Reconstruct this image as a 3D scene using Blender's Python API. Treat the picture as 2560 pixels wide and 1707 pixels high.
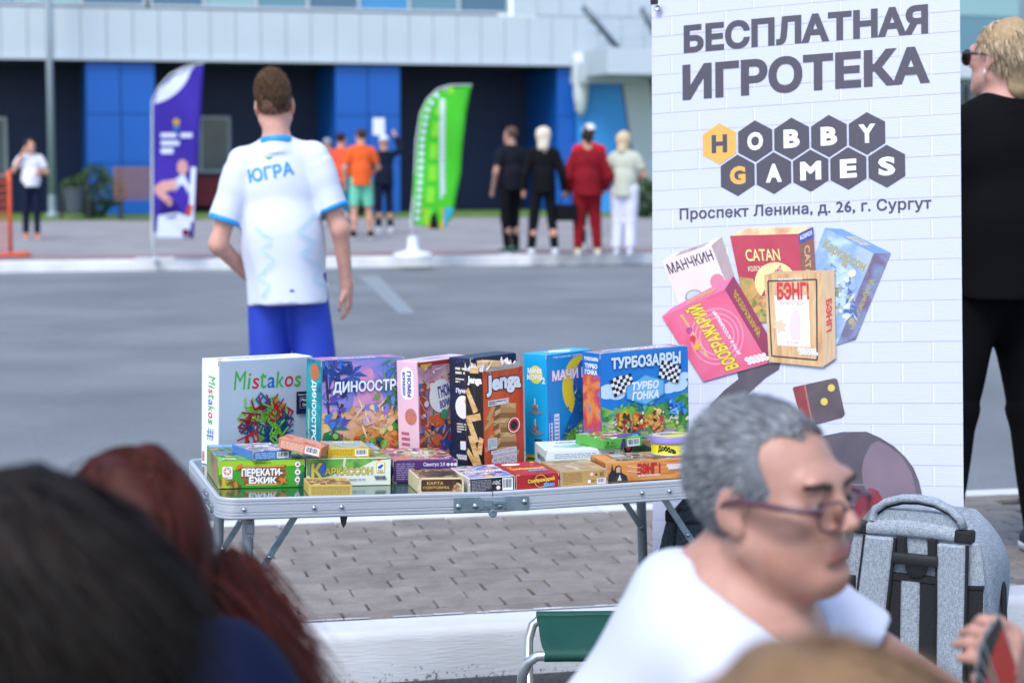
import bpy, bmesh, math, random
import numpy as np
from mathutils import Vector, Matrix, Euler
from mathutils.geometry import delaunay_2d_cdt
for o in list(bpy.data.objects): bpy.data.objects.remove(o)
SC = bpy.context.scene
COL = SC.collection
R = math.radians
rnd = random.Random(7)

# ---------------------------------------------------------------- camera
CAM_H = 1.44
cam = bpy.data.cameras.new('camera')
cam.lens = 70.0; cam.sensor_width = 36.0
cam.clip_start = 0.05; cam.clip_end = 2000
cam.dof.use_dof = True; cam.dof.focus_distance = 4.45; cam.dof.aperture_fstop = 4.3
camo = bpy.data.objects.new('camera', cam); COL.objects.link(camo)
camo.location = (0, 0, CAM_H); camo.rotation_euler = (R(90 - 5.205), 0, 0)
SC.camera = camo

# ---------------------------------------------------------------- light
SUN_EL, SUN_AZ = R(54), R(-155)      # azimuth from +Y towards +X: the sun stands behind the camera, to the left
world = bpy.data.worlds.new('World'); SC.world = world; world.use_nodes = True
wn = world.node_tree; wn.nodes.clear()
sky = wn.nodes.new('ShaderNodeTexSky'); sky.sky_type = 'NISHITA'; sky.sun_disc = False
sky.sun_elevation = SUN_EL; sky.sun_rotation = SUN_AZ
sky.air_density = 1.0; sky.dust_density = 1.2; sky.ozone_density = 1.0
bg = wn.nodes.new('ShaderNodeBackground'); bg.inputs[1].default_value = 0.15
wo = wn.nodes.new('ShaderNodeOutputWorld')
wn.links.new(sky.outputs[0], bg.inputs[0]); wn.links.new(bg.outputs[0], wo.inputs[0])
sl = bpy.data.lights.new('sun', 'SUN'); sl.energy = 1.5; sl.angle = R(24); sl.color = (1.0, 0.985, 0.965)
so = bpy.data.objects.new('sun', sl); COL.objects.link(so)
sd = Vector((math.sin(SUN_AZ) * math.cos(SUN_EL), math.cos(SUN_AZ) * math.cos(SUN_EL), math.sin(SUN_EL)))
so.rotation_euler = (-sd).to_track_quat('-Z', 'Y').to_euler()
vs = SC.view_settings; vs.view_transform = 'Standard'; vs.look = 'None'; vs.exposure = 0.93; vs.gamma = 1.0
SC.cycles.max_bounces = 8; SC.cycles.use_denoising = True

# ---------------------------------------------------------------- helpers
def lin(h):
    h = h.lstrip('#'); c = [int(h[i:i + 2], 16) / 255 for i in (0, 2, 4)]
    return tuple(((x + .055) / 1.055) ** 2.4 if x > .04045 else x / 12.92 for x in c)
MATS = {}
def mat(name, col=None, rough=.6, metal=0, noise=0, nscale=8, bump=0, bscale=60, spec=None, sss=0, coat=0, stretch=None, alpha=None, coord='Object', detail=5):
    """plain surface: colour, gentle noise variation and fine relief"""
    if name in MATS: return MATS[name]
    m = bpy.data.materials.new(name); m.use_nodes = True; MATS[name] = m
    nt = m.node_tree; b = nt.nodes['Principled BSDF']
    c = lin(col) if isinstance(col, str) else col
    b.inputs['Base Color'].default_value = (*c, 1); b.inputs['Roughness'].default_value = rough; b.inputs['Metallic'].default_value = metal
    if spec is not None: b.inputs['Specular IOR Level'].default_value = spec
    if coat: b.inputs['Coat Weight'].default_value = coat; b.inputs['Coat Roughness'].default_value = .15
    if sss:
        b.inputs['Subsurface Weight'].default_value = sss; b.inputs['Subsurface Radius'].default_value = (1, .35, .2); b.inputs['Subsurface Scale'].default_value = .006
    if alpha is not None: b.inputs['Alpha'].default_value = alpha
    if noise or bump:
        tc = nt.nodes.new('ShaderNodeTexCoord'); mp = nt.nodes.new('ShaderNodeMapping')
        nt.links.new(tc.outputs[coord], mp.inputs[0])
        if stretch: mp.inputs['Scale'].default_value = stretch
    if noise:
        n = nt.nodes.new('ShaderNodeTexNoise'); n.inputs['Scale'].default_value = nscale; n.inputs['Detail'].default_value = detail
        nt.links.new(mp.outputs[0], n.inputs[0])
        r = nt.nodes.new('ShaderNodeMapRange'); r.inputs[1].default_value = .25; r.inputs[2].default_value = .75
        r.inputs[3].default_value = 1 - noise; r.inputs[4].default_value = 1 + noise * .7
        nt.links.new(n.outputs[0], r.inputs[0])
        x = nt.nodes.new('ShaderNodeVectorMath'); x.operation = 'SCALE'; x.inputs[0].default_value = c
        nt.links.new(r.outputs[0], x.inputs['Scale']); nt.links.new(x.outputs[0], b.inputs['Base Color'])
    if bump:
        n = nt.nodes.new('ShaderNodeTexNoise'); n.inputs['Scale'].default_value = bscale; n.inputs['Detail'].default_value = 4
        nt.links.new(mp.outputs[0], n.inputs[0])
        bp = nt.nodes.new('ShaderNodeBump'); bp.inputs['Strength'].default_value = bump; bp.inputs['Distance'].default_value = .01
        nt.links.new(n.outputs[0], bp.inputs['Height']); nt.links.new(bp.outputs[0], b.inputs['Normal'])
    return m
def ramp_mat(name, cols, scale=8, rough=.45, stretch=None, detail=6, distort=.6, coord='Object', coat=0, bump=0, pos=None, hard=False):
    """several colours mixed by noise: painted pictures, mottled stone, moss"""
    if name in MATS: return MATS[name]
    m = bpy.data.materials.new(name); m.use_nodes = True; MATS[name] = m
    nt = m.node_tree; b = nt.nodes['Principled BSDF']; b.inputs['Roughness'].default_value = rough
    if coat: b.inputs['Coat Weight'].default_value = coat; b.inputs['Coat Roughness'].default_value = .2
    tc = nt.nodes.new('ShaderNodeTexCoord'); mp = nt.nodes.new('ShaderNodeMapping'); nt.links.new(tc.outputs[coord], mp.inputs[0])
    if stretch: mp.inputs['Scale'].default_value = stretch
    n = nt.nodes.new('ShaderNodeTexNoise'); n.inputs['Scale'].default_value = scale; n.inputs['Detail'].default_value = detail; n.inputs['Distortion'].default_value = distort
    nt.links.new(mp.outputs[0], n.inputs[0])
    cr = nt.nodes.new('ShaderNodeValToRGB'); e = cr.color_ramp; k = len(cols)
    if hard: e.interpolation = 'CONSTANT'
    while len(e.elements) < k: e.elements.new(.5)
    for i, c in enumerate(cols):
        e.elements[i].position = pos[i] if pos else .28 + .44 * i / max(1, k - 1); e.elements[i].color = (*lin(c), 1)
    nt.links.new(n.outputs[0], cr.inputs[0]); nt.links.new(cr.outputs[0], b.inputs['Base Color'])
    if bump:
        bp = nt.nodes.new('ShaderNodeBump'); bp.inputs['Strength'].default_value = bump; bp.inputs['Distance'].default_value = .005
        nt.links.new(n.outputs[0], bp.inputs['Height']); nt.links.new(bp.outputs[0], b.inputs['Normal'])
    return m
def link(o, parent=None, label=None, cat=None, group=None, kind=None):
    if o.name not in COL.objects: COL.objects.link(o)
    if parent: o.parent = parent
    if label: o['label'] = label
    if cat: o['category'] = cat
    if group: o['group'] = group
    if kind: o['kind'] = kind
    return o
def thing(name, label, cat, loc=(0, 0, 0), rz=0, group=None, mtx=None):
    o = bpy.data.objects.new(name, None); o.empty_display_size = .05
    link(o, None, label, cat, group)
    if mtx is not None: o.matrix_world = mtx
    else: o.location = loc; o.rotation_euler = (0, 0, rz)
    return o
def dup(root, loc=None, rz=None, label=None, parent=None):
    c = root.copy(); COL.objects.link(c)
    if parent: c.parent = parent
    if loc is not None: c.location = loc
    if rz is not None: c.rotation_euler = (0, 0, rz)
    if label: c['label'] = label
    for ch in root.children: dup(ch, parent=c)
    return c
class MB:
    """mesh builder: collects shapes, builds one mesh object"""
    def __init__(s): s.v = []; s.f = []; s.m = []; s.mats = []
    def mi(s, m):
        if m not in s.mats: s.mats.append(m)
        return s.mats.index(m)
    def add(s, vs, fs, m=None):
        o = len(s.v); s.v += [tuple(v) for v in vs]; s.f += [tuple(i + o for i in f) for f in fs]
        k = s.mi(m) if m else 0; s.m += [k] * len(fs); return s
    def box(s, c, d, m=None, rot=None, ch=0):
        x, y, z = d[0] / 2, d[1] / 2, d[2] / 2
        if ch:
            bm = bmesh.new(); bmesh.ops.create_cube(bm, size=1)
            for v in bm.verts: v.co = Vector((v.co.x * d[0], v.co.y * d[1], v.co.z * d[2]))
            bmesh.ops.bevel(bm, geom=bm.edges[:], offset=ch, segments=2, affect='EDGES', profile=.6)
            vs = [v.co.copy() for v in bm.verts]; bm.verts.index_update(); fs = [[v.index for v in f.verts] for f in bm.faces]; bm.free()
        else:
            vs = [Vector((a * x, b * y, e * z)) for e in (-1, 1) for b in (-1, 1) for a in (-1, 1)]
            fs = [(0, 2, 3, 1), (4, 5, 7, 6), (0, 1, 5, 4), (2, 6, 7, 3), (0, 4, 6, 2), (1, 3, 7, 5)]
        if rot is not None: vs = [rot @ v for v in vs]
        c = Vector(c); return s.add([v + c for v in vs], fs, m)
    def tube(s, pts, r, n=10, m=None, cap=True):
        P = [Vector(p) for p in pts]; rs = r if isinstance(r, (list, tuple)) else [r] * len(P); vs = []; fs = []; ref = None
        for i, p in enumerate(P):
            t = (P[min(i + 1, len(P) - 1)] - P[max(i - 1, 0)]).normalized()
            if ref is None: ref = t.orthogonal().normalized()
            ref = (ref - t * ref.dot(t)).normalized(); b = t.cross(ref)
            vs += [p + (ref * math.cos(2 * math.pi * k / n) + b * math.sin(2 * math.pi * k / n)) * rs[i] for k in range(n)]
        for i in range(len(P) - 1):
            for k in range(n): fs.append((i * n + k, i * n + (k + 1) % n, (i + 1) * n + (k + 1) % n, (i + 1) * n + k))
        if cap: fs += [tuple(reversed(range(n))), tuple(range((len(P) - 1) * n, len(P) * n))]
        return s.add(vs, fs, m)
    def lathe(s, c, prof, n=24, m=None, ax=None):
        vs = []; fs = []; k = len(prof); c = Vector(c)
        for r, z in prof:
            for j in range(n):
                v = Vector((r * math.cos(2 * math.pi * j / n), r * math.sin(2 * math.pi * j / n), z)); vs.append(c + (ax @ v if ax is not None else v))
        for i in range(k - 1):
            for j in range(n): fs.append((i * n + j, i * n + (j + 1) % n, (i + 1) * n + (j + 1) % n, (i + 1) * n + j))
        fs += [tuple(reversed(range(n))), tuple(range((k - 1) * n, k * n))]
        return s.add(vs, fs, m)
    def prism(s, poly, z0, z1, m=None, T=None):
        n = len(poly); vs = [Vector((x, y, z0)) for x, y in poly] + [Vector((x, y, z1)) for x, y in poly]
        fs = [tuple(reversed(range(n))), tuple(range(n, 2 * n))] + [(i, (i + 1) % n, n + (i + 1) % n, n + i) for i in range(n)]
        if T is not None: vs = [T @ v for v in vs]
        return s.add(vs, fs, m)
    def mesh(s, name, mats=None, smooth=False):
        me = bpy.data.meshes.new(name); me.from_pydata(s.v, [], s.f)
        for m in (mats or s.mats): me.materials.append(m)
        if s.mats and not mats: me.polygons.foreach_set('material_index', s.m)
        if smooth: me.polygons.foreach_set('use_smooth', [True] * len(me.polygons))
        me.update(); return me
    def build(s, name, m=None, parent=None, smooth=False, **kw):
        me = s.mesh(name, [m] if m else None, smooth)
        if smooth == 'angle': me.set_sharp_from_angle(angle=R(38))
        return link(bpy.data.objects.new(name, me), parent, **kw)
def rotz(a): return Matrix.Rotation(a, 4, 'Z')
def arc(cx, cy, r, a0, a1, n): return [(cx + r * math.cos(R(a0 + (a1 - a0) * i / n)), cy + r * math.sin(R(a0 + (a1 - a0) * i / n))) for i in range(n + 1)]
def rrect(x0, y0, x1, y1, r, n=4):
    return arc(x1 - r, y1 - r, r, 0, 90, n) + arc(x0 + r, y1 - r, r, 90, 180, n) + arc(x0 + r, y0 + r, r, 180, 270, n) + arc(x1 - r, y0 + r, r, 270, 360, n)
TXT = {}
def text_mesh(s, bold=0, shear=0, space=1.0):
    """outline lettering as (verts, faces) with height ~ capital 1, left at 0"""
    k = (s, bold, shear, space)
    if k in TXT: return TXT[k]
    c = bpy.data.curves.new('lettering', 'FONT'); c.body = s; c.shear = shear; c.space_character = space; c.resolution_u = 3; c.fill_mode = 'NONE'
    o = bpy.data.objects.new('lettering', c); COL.objects.link(o); dg = bpy.context.evaluated_depsgraph_get(); dg.update()
    me = bpy.data.meshes.new_from_object(o.evaluated_get(dg))
    v = np.array([x.co[:2] for x in me.vertices]); nxt = {}
    for e in me.edges:
        i, j = e.vertices
        if abs(i - j) > 1: i, j = max(i, j), min(i, j)          # the closing edge runs back to the first point
        else: i, j = min(i, j), max(i, j)
        nxt[i] = j
    bpy.data.objects.remove(o); bpy.data.curves.remove(c); bpy.data.meshes.remove(me)
    E = np.array([(i, j) for i, j in nxt.items()])
    prv = np.empty(len(v), int); nx_ = np.empty(len(v), int); prv[E[:, 1]] = E[:, 0]; nx_[E[:, 0]] = E[:, 1]
    loops = []; seen = set()
    for i in range(len(v)):
        if i not in seen:
            lp = [i]; seen.add(i); j = nx_[i]
            while j != i: lp.append(j); seen.add(j); j = nx_[j]
            loops.append(lp)
    def inside(p, lp): a = v[lp]; b = np.roll(a, -1, 0); c = (a[:, 1] > p[1]) != (b[:, 1] > p[1]); return (c & (p[0] < (b[:, 0] - a[:, 0]) * (p[1] - a[:, 1]) / np.where(c, b[:, 1] - a[:, 1], 1) + a[:, 0])).sum() % 2
    sg = 1; bb = [(v[l].min(0), v[l].max(0)) for l in loops]
    for k_, lp in enumerate(loops):                                                   # the font files turn their outlines either way: make every outer one counter-clockwise
        p0 = v[lp[0]]; dep = sum(all(inside(v[i], q) and inside((v[i] + v[nx_[i]]) / 2, q) for i in lp) for m_, q in enumerate(loops) if m_ != k_ and (bb[m_][0] <= bb[k_][0]).all() and (bb[m_][1] >= bb[k_][1]).all()); a = v[lp]; nb = np.roll(a, -1, 0)
        if (a[:, 0] * nb[:, 1] - nb[:, 0] * a[:, 1]).sum() * (1 if dep % 2 == 0 else -1) < 0:
            for i in lp: nx_[i], prv[i] = prv[i], nx_[i]
    E = np.stack([np.arange(len(v)), nx_], 1)
    if bold:                                                                          # heavier strokes: push the outline outwards
        def nrm(d): d = d / np.maximum(np.hypot(d[:, 0], d[:, 1]), 1e-9)[:, None]; return np.stack([d[:, 1], -d[:, 0]], 1) * sg
        n0, n1 = nrm(v - v[prv]), nrm(v[nx_] - v); mm_ = n0 + n1; L2 = np.maximum((mm_ ** 2).sum(1), .8); v = v + mm_ * (2 / L2)[:, None] * bold
    vo, _, fo, _, _, _ = delaunay_2d_cdt([Vector(p) for p in v], [tuple(map(int, e)) for e in E], [], 0, 1e-5)
    P = np.array([p[:] for p in vo]); T3 = np.array([f[:3] for f in fo]); C3 = P[T3].mean(1); A, B = v[E[:, 0]], v[E[:, 1]]
    up = (A[None, :, 1] <= C3[:, None, 1]) & (B[None, :, 1] > C3[:, None, 1]); dn = (A[None, :, 1] > C3[:, None, 1]) & (B[None, :, 1] <= C3[:, None, 1])
    cr = (B[None, :, 0] - A[None, :, 0]) * (C3[:, None, 1] - A[None, :, 1]) - (C3[:, None, 0] - A[None, :, 0]) * (B[None, :, 1] - A[None, :, 1])
    wn_ = (up & (cr > 0)).sum(1) - (dn & (cr < 0)).sum(1)
    T3 = T3[wn_ * sg > 0]; used = np.unique(T3); rm = -np.ones(len(P), int); rm[used] = np.arange(len(used))
    TXT[k] = (P[used], [tuple(int(x) for x in t) for t in rm[T3]]); return TXT[k]
class Print:
    """flat print on a face: everything is laid in (x, y) metres on the face, each layer a hair above the last"""
    def __init__(s, org, ux, uy, warp=None, step=.00012, clip=None):
        s.o = Vector(org); s.x = Vector(ux).normalized(); s.y = Vector(uy).normalized(); s.n = s.x.cross(s.y); s.mb = MB(); s.k = 1; s.warp = warp; s.step = step; s.clip = clip
    def pt(s, x, y, dz=0):
        if s.clip: x = min(max(x, .0012), s.clip[0] - .0012); y = min(max(y, .0012), s.clip[1] - .0012)
        p = s.o + s.x * x + s.y * y + s.n * (s.k * s.step + dz)
        if s.warp: p = p + s.n * s.warp(x, y)
        return p
    def poly(s, pts, m, up=True):
        s.mb.add([s.pt(*p) for p in pts], [tuple(range(len(pts)))], m)
        if up: s.k += 1
        return s
    def rect(s, x0, y0, x1, y1, m, up=True): return s.poly([(x0, y0), (x1, y0), (x1, y1), (x0, y1)], m, up)
    def rr(s, x0, y0, x1, y1, r, m): return s.poly(rrect(x0, y0, x1, y1, r), m)
    def disc(s, x, y, r, m, n=20, ry=None, a=0, up=True):
        ry = ry or r; return s.poly([(x + r * math.cos(t) * math.cos(a) - ry * math.sin(t) * math.sin(a), y + r * math.cos(t) * math.sin(a) + ry * math.sin(t) * math.cos(a)) for t in [2 * math.pi * i / n for i in range(n)]], m, up)
    def ring(s, x, y, r, w, m, n=24):
        for i in range(n):
            a, b = 2 * math.pi * i / n, 2 * math.pi * (i + 1) / n
            s.poly([(x + r * math.cos(a), y + r * math.sin(a)), (x + r * math.cos(b), y + r * math.sin(b)), (x + (r - w) * math.cos(b), y + (r - w) * math.sin(b)), (x + (r - w) * math.cos(a), y + (r - w) * math.sin(a))], m, False)
        s.k += 1; return s
    def line(s, pts, w, m):
        for (x0, y0), (x1, y1) in zip(pts, pts[1:]):
            d = math.hypot(x1 - x0, y1 - y0) or 1; nx, ny = -(y1 - y0) / d * w / 2, (x1 - x0) / d * w / 2
            s.poly([(x0 + nx, y0 + ny), (x1 + nx, y1 + ny), (x1 - nx, y1 - ny), (x0 - nx, y0 - ny)][::-1], m, False)
        s.k += 1; return s
    def text(s, t, x, y, w, h, m, bold=.02, a=0, shear=0, space=1.0, edge=None, ew=.03, arch=0, persp=0):
        """lettering fitted to w x h, centred on (x, y), turned by a"""
        ca, sa = math.cos(a), math.sin(a)
        return s.textm(t, (x - w / 2 * ca + h / 2 * sa, y - w / 2 * sa - h / 2 * ca), (w * ca, w * sa), (-h * sa, h * ca), m, bold, shear, space, edge, ew, arch, persp)
    def textm(s, t, o, ex, ey, m, bold=.02, shear=0, space=1.0, edge=None, ew=.03, arch=0, persp=0):
        """lettering laid into the parallelogram o, o+ex, o+ey; heavier strokes by overprinting with small shifts"""
        v0, _ = text_mesh(t, bold, shear, space); lo, hi = v0.min(0), v0.max(0)
        for mm, bb in ([(edge, bold + ew)] if edge else []) + [(m, bold)]:
            v, f = text_mesh(t, bb, shear, space); q = (v - lo) / (hi - lo)
            if persp: q[:, 1] = .5 + (q[:, 1] - .5) * (1 + persp * (q[:, 0] - .5))
            if arch: q[:, 1] += arch * (1 - (2 * q[:, 0] - 1) ** 2) / math.hypot(*ey)
            s.mb.add([s.pt(o[0] + p[0] * ex[0] + p[1] * ey[0], o[1] + p[0] * ex[1] + p[1] * ey[1]) for p in q], f, mm); s.k += 1
        return s
    def busy(s, x0, y0, x1, y1, n, cols, seed=1, size=.01, kinds='dsl'):
        """many small painted shapes: blobs, shards and strokes, the crowd of detail in a printed picture"""
        r = random.Random(seed); ms = [mat('ink_' + c.lstrip('#'), c, .4) for c in cols]
        for _ in range(n):
            x, y = r.uniform(x0, x1), r.uniform(y0, y1); q = size * r.uniform(.35, 1.2); a = r.uniform(0, 6.3); k = r.choice(kinds); m = r.choice(ms); s.k += .04
            if k == 'd': s.disc(x, y, q * .5, m, 8, q * r.uniform(.25, .5), a, False)
            elif k == 's': s.poly([(x + q * f * math.cos(a + t), y + q * f * math.sin(a + t)) for f, t in ((.7, 0), (.5, 1.7), (.6, 3.3), (.3, 4.6))], m, False)
            else:
                ca, sa = math.cos(a), math.sin(a); s.poly([(x + q * (u * ca - v * sa), y + q * (u * sa + v * ca)) for u, v in ((-1, 0), (-.3, .16), (.4, .2), (1, .05), (.4, -.05), (-.3, -.04))], m, False)
        s.k += 1; return s
    def lines_of_print(s, x0, y0, x1, y1, n, m, seed=1, fill=.55, justify=False):
        """rows too small to read: short dashes"""
        r = random.Random(seed); h = (y1 - y0) / n
        for i in range(n):
            x = x0; yy = y1 - (i + .5) * h; end = x1 if justify or i < n - 1 else x0 + (x1 - x0) * r.uniform(.4, .9)
            while x < end:
                L = min(r.uniform(1.2, 4.5) * h, end - x); s.rect(x, yy - h * fill / 2, x + L, yy + h * fill / 2, m, False); x += L + h * .5
        s.k += 1; return s
    def barcode(s, x0, y0, x1, y1, wm, bm, seed=3):
        s.rect(x0, y0, x1, y1, wm); r = random.Random(seed); w = x1 - x0; x = x0 + w * .08
        while x < x1 - w * .1:
            b = w * r.choice((.012, .02, .03, .045)); s.rect(x, y0 + (y1 - y0) * .2, x + b, y1 - (y1 - y0) * .1, bm, False); x += b + w * r.choice((.015, .02, .035))
        s.k += 1; return s
    def hexes(s, words, x, y, r, fill, ink, gap=1.12, first=None, tm=.9, a=0, bold=.03):
        """lettered hexagons, the second row shifted by half a cell"""
        ca, sa = math.cos(a), math.sin(a); q = []
        for j, wd in enumerate(words):
            for i, ch in enumerate(wd):
                dx = (i + .5 * j) * r * math.sqrt(3) * gap; dy = -j * r * 1.5 * gap
                q.append((x + dx * ca - dy * sa, y + dx * sa + dy * ca, ch, j, i))
        for cx, cy, ch, j, i in q:
            f = first if first and i == 0 and j == 0 else fill
            s.poly([(cx + r * math.cos(R(30 + 60 * k) + a), cy + r * math.sin(R(30 + 60 * k) + a)) for k in range(6)], f, False)
        s.k += 1
        for cx, cy, ch, j, i in q:
            ik = fill if first and i == 0 and j == 0 else (first if first and i == 0 else ink)
            wd_ = {'I': .3, 'M': 1.05, 'W': 1.1}.get(ch, .82) * r * tm; s.text(ch, cx, cy, wd_, .9 * r * tm, ik, bold, a); s.k -= 1
        s.k += 1; return s
    def build(s, name, parent, **kw): return s.mb.build(name, None, parent, **kw)
WHITE = mat('print_white', '#e9ecf3', .5); BLACK = mat('print_black', '#17171c', .45); DKGREY = mat('print_dark_grey', '#3a3844', .5)
# ================================================================ setting
def asphalt(name, base, sp=.35, bscale=220):
    m = mat(name, base, .85, noise=.3, nscale=.6, bump=.5, bscale=bscale)
    nt = m.node_tree; b = nt.nodes['Principled BSDF']; src = b.inputs['Base Color'].links[0].from_socket
    tc = nt.nodes.new('ShaderNodeTexCoord'); n = nt.nodes.new('ShaderNodeTexVoronoi'); n.inputs['Scale'].default_value = 140; nt.links.new(tc.outputs['Object'], n.inputs[0])
    r = nt.nodes.new('ShaderNodeMapRange'); r.inputs[1].default_value = 0; r.inputs[2].default_value = 1; r.inputs[3].default_value = 1 - sp; r.inputs[4].default_value = 1 + sp
    nt.links.new(n.outputs['Color'], r.inputs[0]); x = nt.nodes.new('ShaderNodeVectorMath'); x.operation = 'SCALE'
    nt.links.new(src, x.inputs[0]); nt.links.new(r.outputs[0], x.inputs['Scale']); nt.links.new(x.outputs[0], b.inputs['Base Color']); return m
ISL = R(13); IO = Vector((0, 5.665, 0)); MI = Matrix.Translation(IO) @ rotz(ISL)   # traffic island frame: x along, y away
FK = R(14.9); MF = Matrix.Translation((0, 27.15, 0)) @ rotz(FK)                     # far kerb frame
def sheet(name, pts, z, m, T=Matrix(), **kw):
    return MB().add([T @ Vector((x, y, z)) for x, y in pts], [tuple(range(len(pts)))]).build(name, m, None, **kw)
sheet('ground', [(-400, -60), (400, -60), (400, 700), (-400, 700)], 0, asphalt('shaded_asphalt', (.06, .06, .066), .6), kind='structure')  # near asphalt coloured darker to hold the shade of kerb and people
g = MB(); xs = [-60, -20, -8, -3, 0, 3, 8, 20, 60]
g.add([MI @ Vector((x, 1.70, .004)) for x in xs] + [MF @ Vector((x, -.02, .004)) for x in xs], [(i, i + 1, i + 10, i + 9) for i in range(8)])
g.build('road', asphalt('worn_asphalt', (.168, .184, .20), .22, 120), None, kind='structure')
WORN = ramp_mat('worn_road_paint', ['#7c858d', '#81898f', '#8d949a'], 14, .8)
MK = MB()
MK.add([Vector(p) for p in ((-1.9, 24.6, .008), (-1.66, 24.7, .008), (-.9, 18.6, .008), (-1.06, 18.6, .008))], [(0, 1, 2, 3)])
MK.build('road_marking', WORN, None, kind='structure')
# ---- traffic island: paving blocks one by one
def paver_material():
    m = bpy.data.materials.new('paving_block'); m.use_nodes = True; nt = m.node_tree; b = nt.nodes['Principled BSDF']; b.inputs['Roughness'].default_value = .9
    oi = nt.nodes.new('ShaderNodeObjectInfo'); tc = nt.nodes.new('ShaderNodeTexCoord')
    add = nt.nodes.new('ShaderNodeVectorMath'); add.operation = 'ADD'; nt.links.new(tc.outputs['Object'], add.inputs[0]); nt.links.new(oi.outputs['Location'], add.inputs[1])
    n = nt.nodes.new('ShaderNodeTexNoise'); n.inputs['Scale'].default_value = 9; n.inputs['Detail'].default_value = 8; n.inputs['Roughness'].default_value = .7; nt.links.new(add.outputs[0], n.inputs[0])
    n2 = nt.nodes.new('ShaderNodeTexNoise'); n2.inputs['Scale'].default_value = 420; n2.inputs['Detail'].default_value = 2; nt.links.new(add.outputs[0], n2.inputs[0])
    cr = nt.nodes.new('ShaderNodeValToRGB'); e = cr.color_ramp; e.elements.new(.5); e.elements.new(.6)
    for i, (p, c) in enumerate(((.3, (.160, .137, .122)), (.5, (.222, .196, .178)), (.66, (.268, .235, .213)), (.74, (.38, .355, .34)))): e.elements[i].position = p; e.elements[i].color = (*c, 1)
    nt.links.new(n.outputs[0], cr.inputs[0])
    r = nt.nodes.new('ShaderNodeMapRange'); r.inputs[3].default_value = .88; r.inputs[4].default_value = 1.1; nt.links.new(oi.outputs['Random'], r.inputs[0])
    r2 = nt.nodes.new('ShaderNodeMapRange'); r2.inputs[1].default_value = .3; r2.inputs[2].default_value = .7; r2.inputs[3].default_value = .78; r2.inputs[4].default_value = 1.2; nt.links.new(n2.outputs[0], r2.inputs[0])
    mm = nt.nodes.new('ShaderNodeMath'); mm.operation = 'MULTIPLY'; nt.links.new(r.outputs[0], mm.inputs[0]); nt.links.new(r2.outputs[0], mm.inputs[1])
    x = nt.nodes.new('ShaderNodeVectorMath'); x.operation = 'SCALE'; nt.links.new(cr.outputs[0], x.inputs[0]); nt.links.new(mm.outputs[0], x.inputs['Scale']); nt.links.new(x.outputs[0], b.inputs['Base Color'])
    bp = nt.nodes.new('ShaderNodeBump'); bp.inputs['Strength'].default_value = .35; bp.inputs['Distance'].default_value = .002; nt.links.new(n2.outputs[0], bp.inputs['Height']); nt.links.new(bp.outputs[0], b.inputs['Normal'])
    return m
PAVER = paver_material()
isl = MB().box((0, .765, .0635), (24, 1.53, .127)).build('pavement', ramp_mat('mossy_joint_sand', ['#12150d', '#1d1f16', '#33351c', '#3f3c33'], 9, .95, bump=.4), None, kind='structure')
isl.matrix_world = MI
def paver_mesh():
    bm = bmesh.new(); bmesh.ops.create_cube(bm, size=1)
    for v in bm.verts: v.co = Vector((v.co.x * .1955, v.co.y * .0968, v.co.z * .04))
    top = [e for e in bm.edges if all(v.co.z > 0 for v in e.verts)]; ver = [e for e in bm.edges if abs(e.verts[0].co.z - e.verts[1].co.z) > .01]
    bmesh.ops.bevel(bm, geom=ver, offset=.006, segments=1, affect='EDGES')
    top = [e for e in bm.edges if all(v.co.z > 0 for v in e.verts)]; bmesh.ops.bevel(bm, geom=top, offset=.003, segments=1, affect='EDGES')
    me = bpy.data.meshes.new('paver'); bm.to_mesh(me); bm.free(); me.materials.append(PAVER); return me
pm = paver_mesh()
offs = [rnd.choice((0, .5)) * .0 + (.5 if r % 2 else 0) + rnd.uniform(-.14, .14) for r in range(15)]
for r in range(15):
    for c in range(-8, 12):
        if c == 11 and r % 2: continue
        o = bpy.data.objects.new('paver', pm); link(o, isl)
        o.location = ((c + offs[r]) * .203 + rnd.uniform(-.002, .002), r * .102 + .051, .1205 + rnd.uniform(-.0016, .0016))
        o.rotation_euler = (rnd.uniform(-.012, .012), rnd.uniform(-.008, .008), rnd.uniform(-.008, .008))
ext = MB()
for r in range(15):
    for c in list(range(-40, -8)) + list(range(12, 50)): ext.box(((c + offs[r]) * .203, r * .102 + .051, .1205), (.1965, .0985, .04))
ext.build('paver_field', PAVER, isl, kind='stuff')

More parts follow.
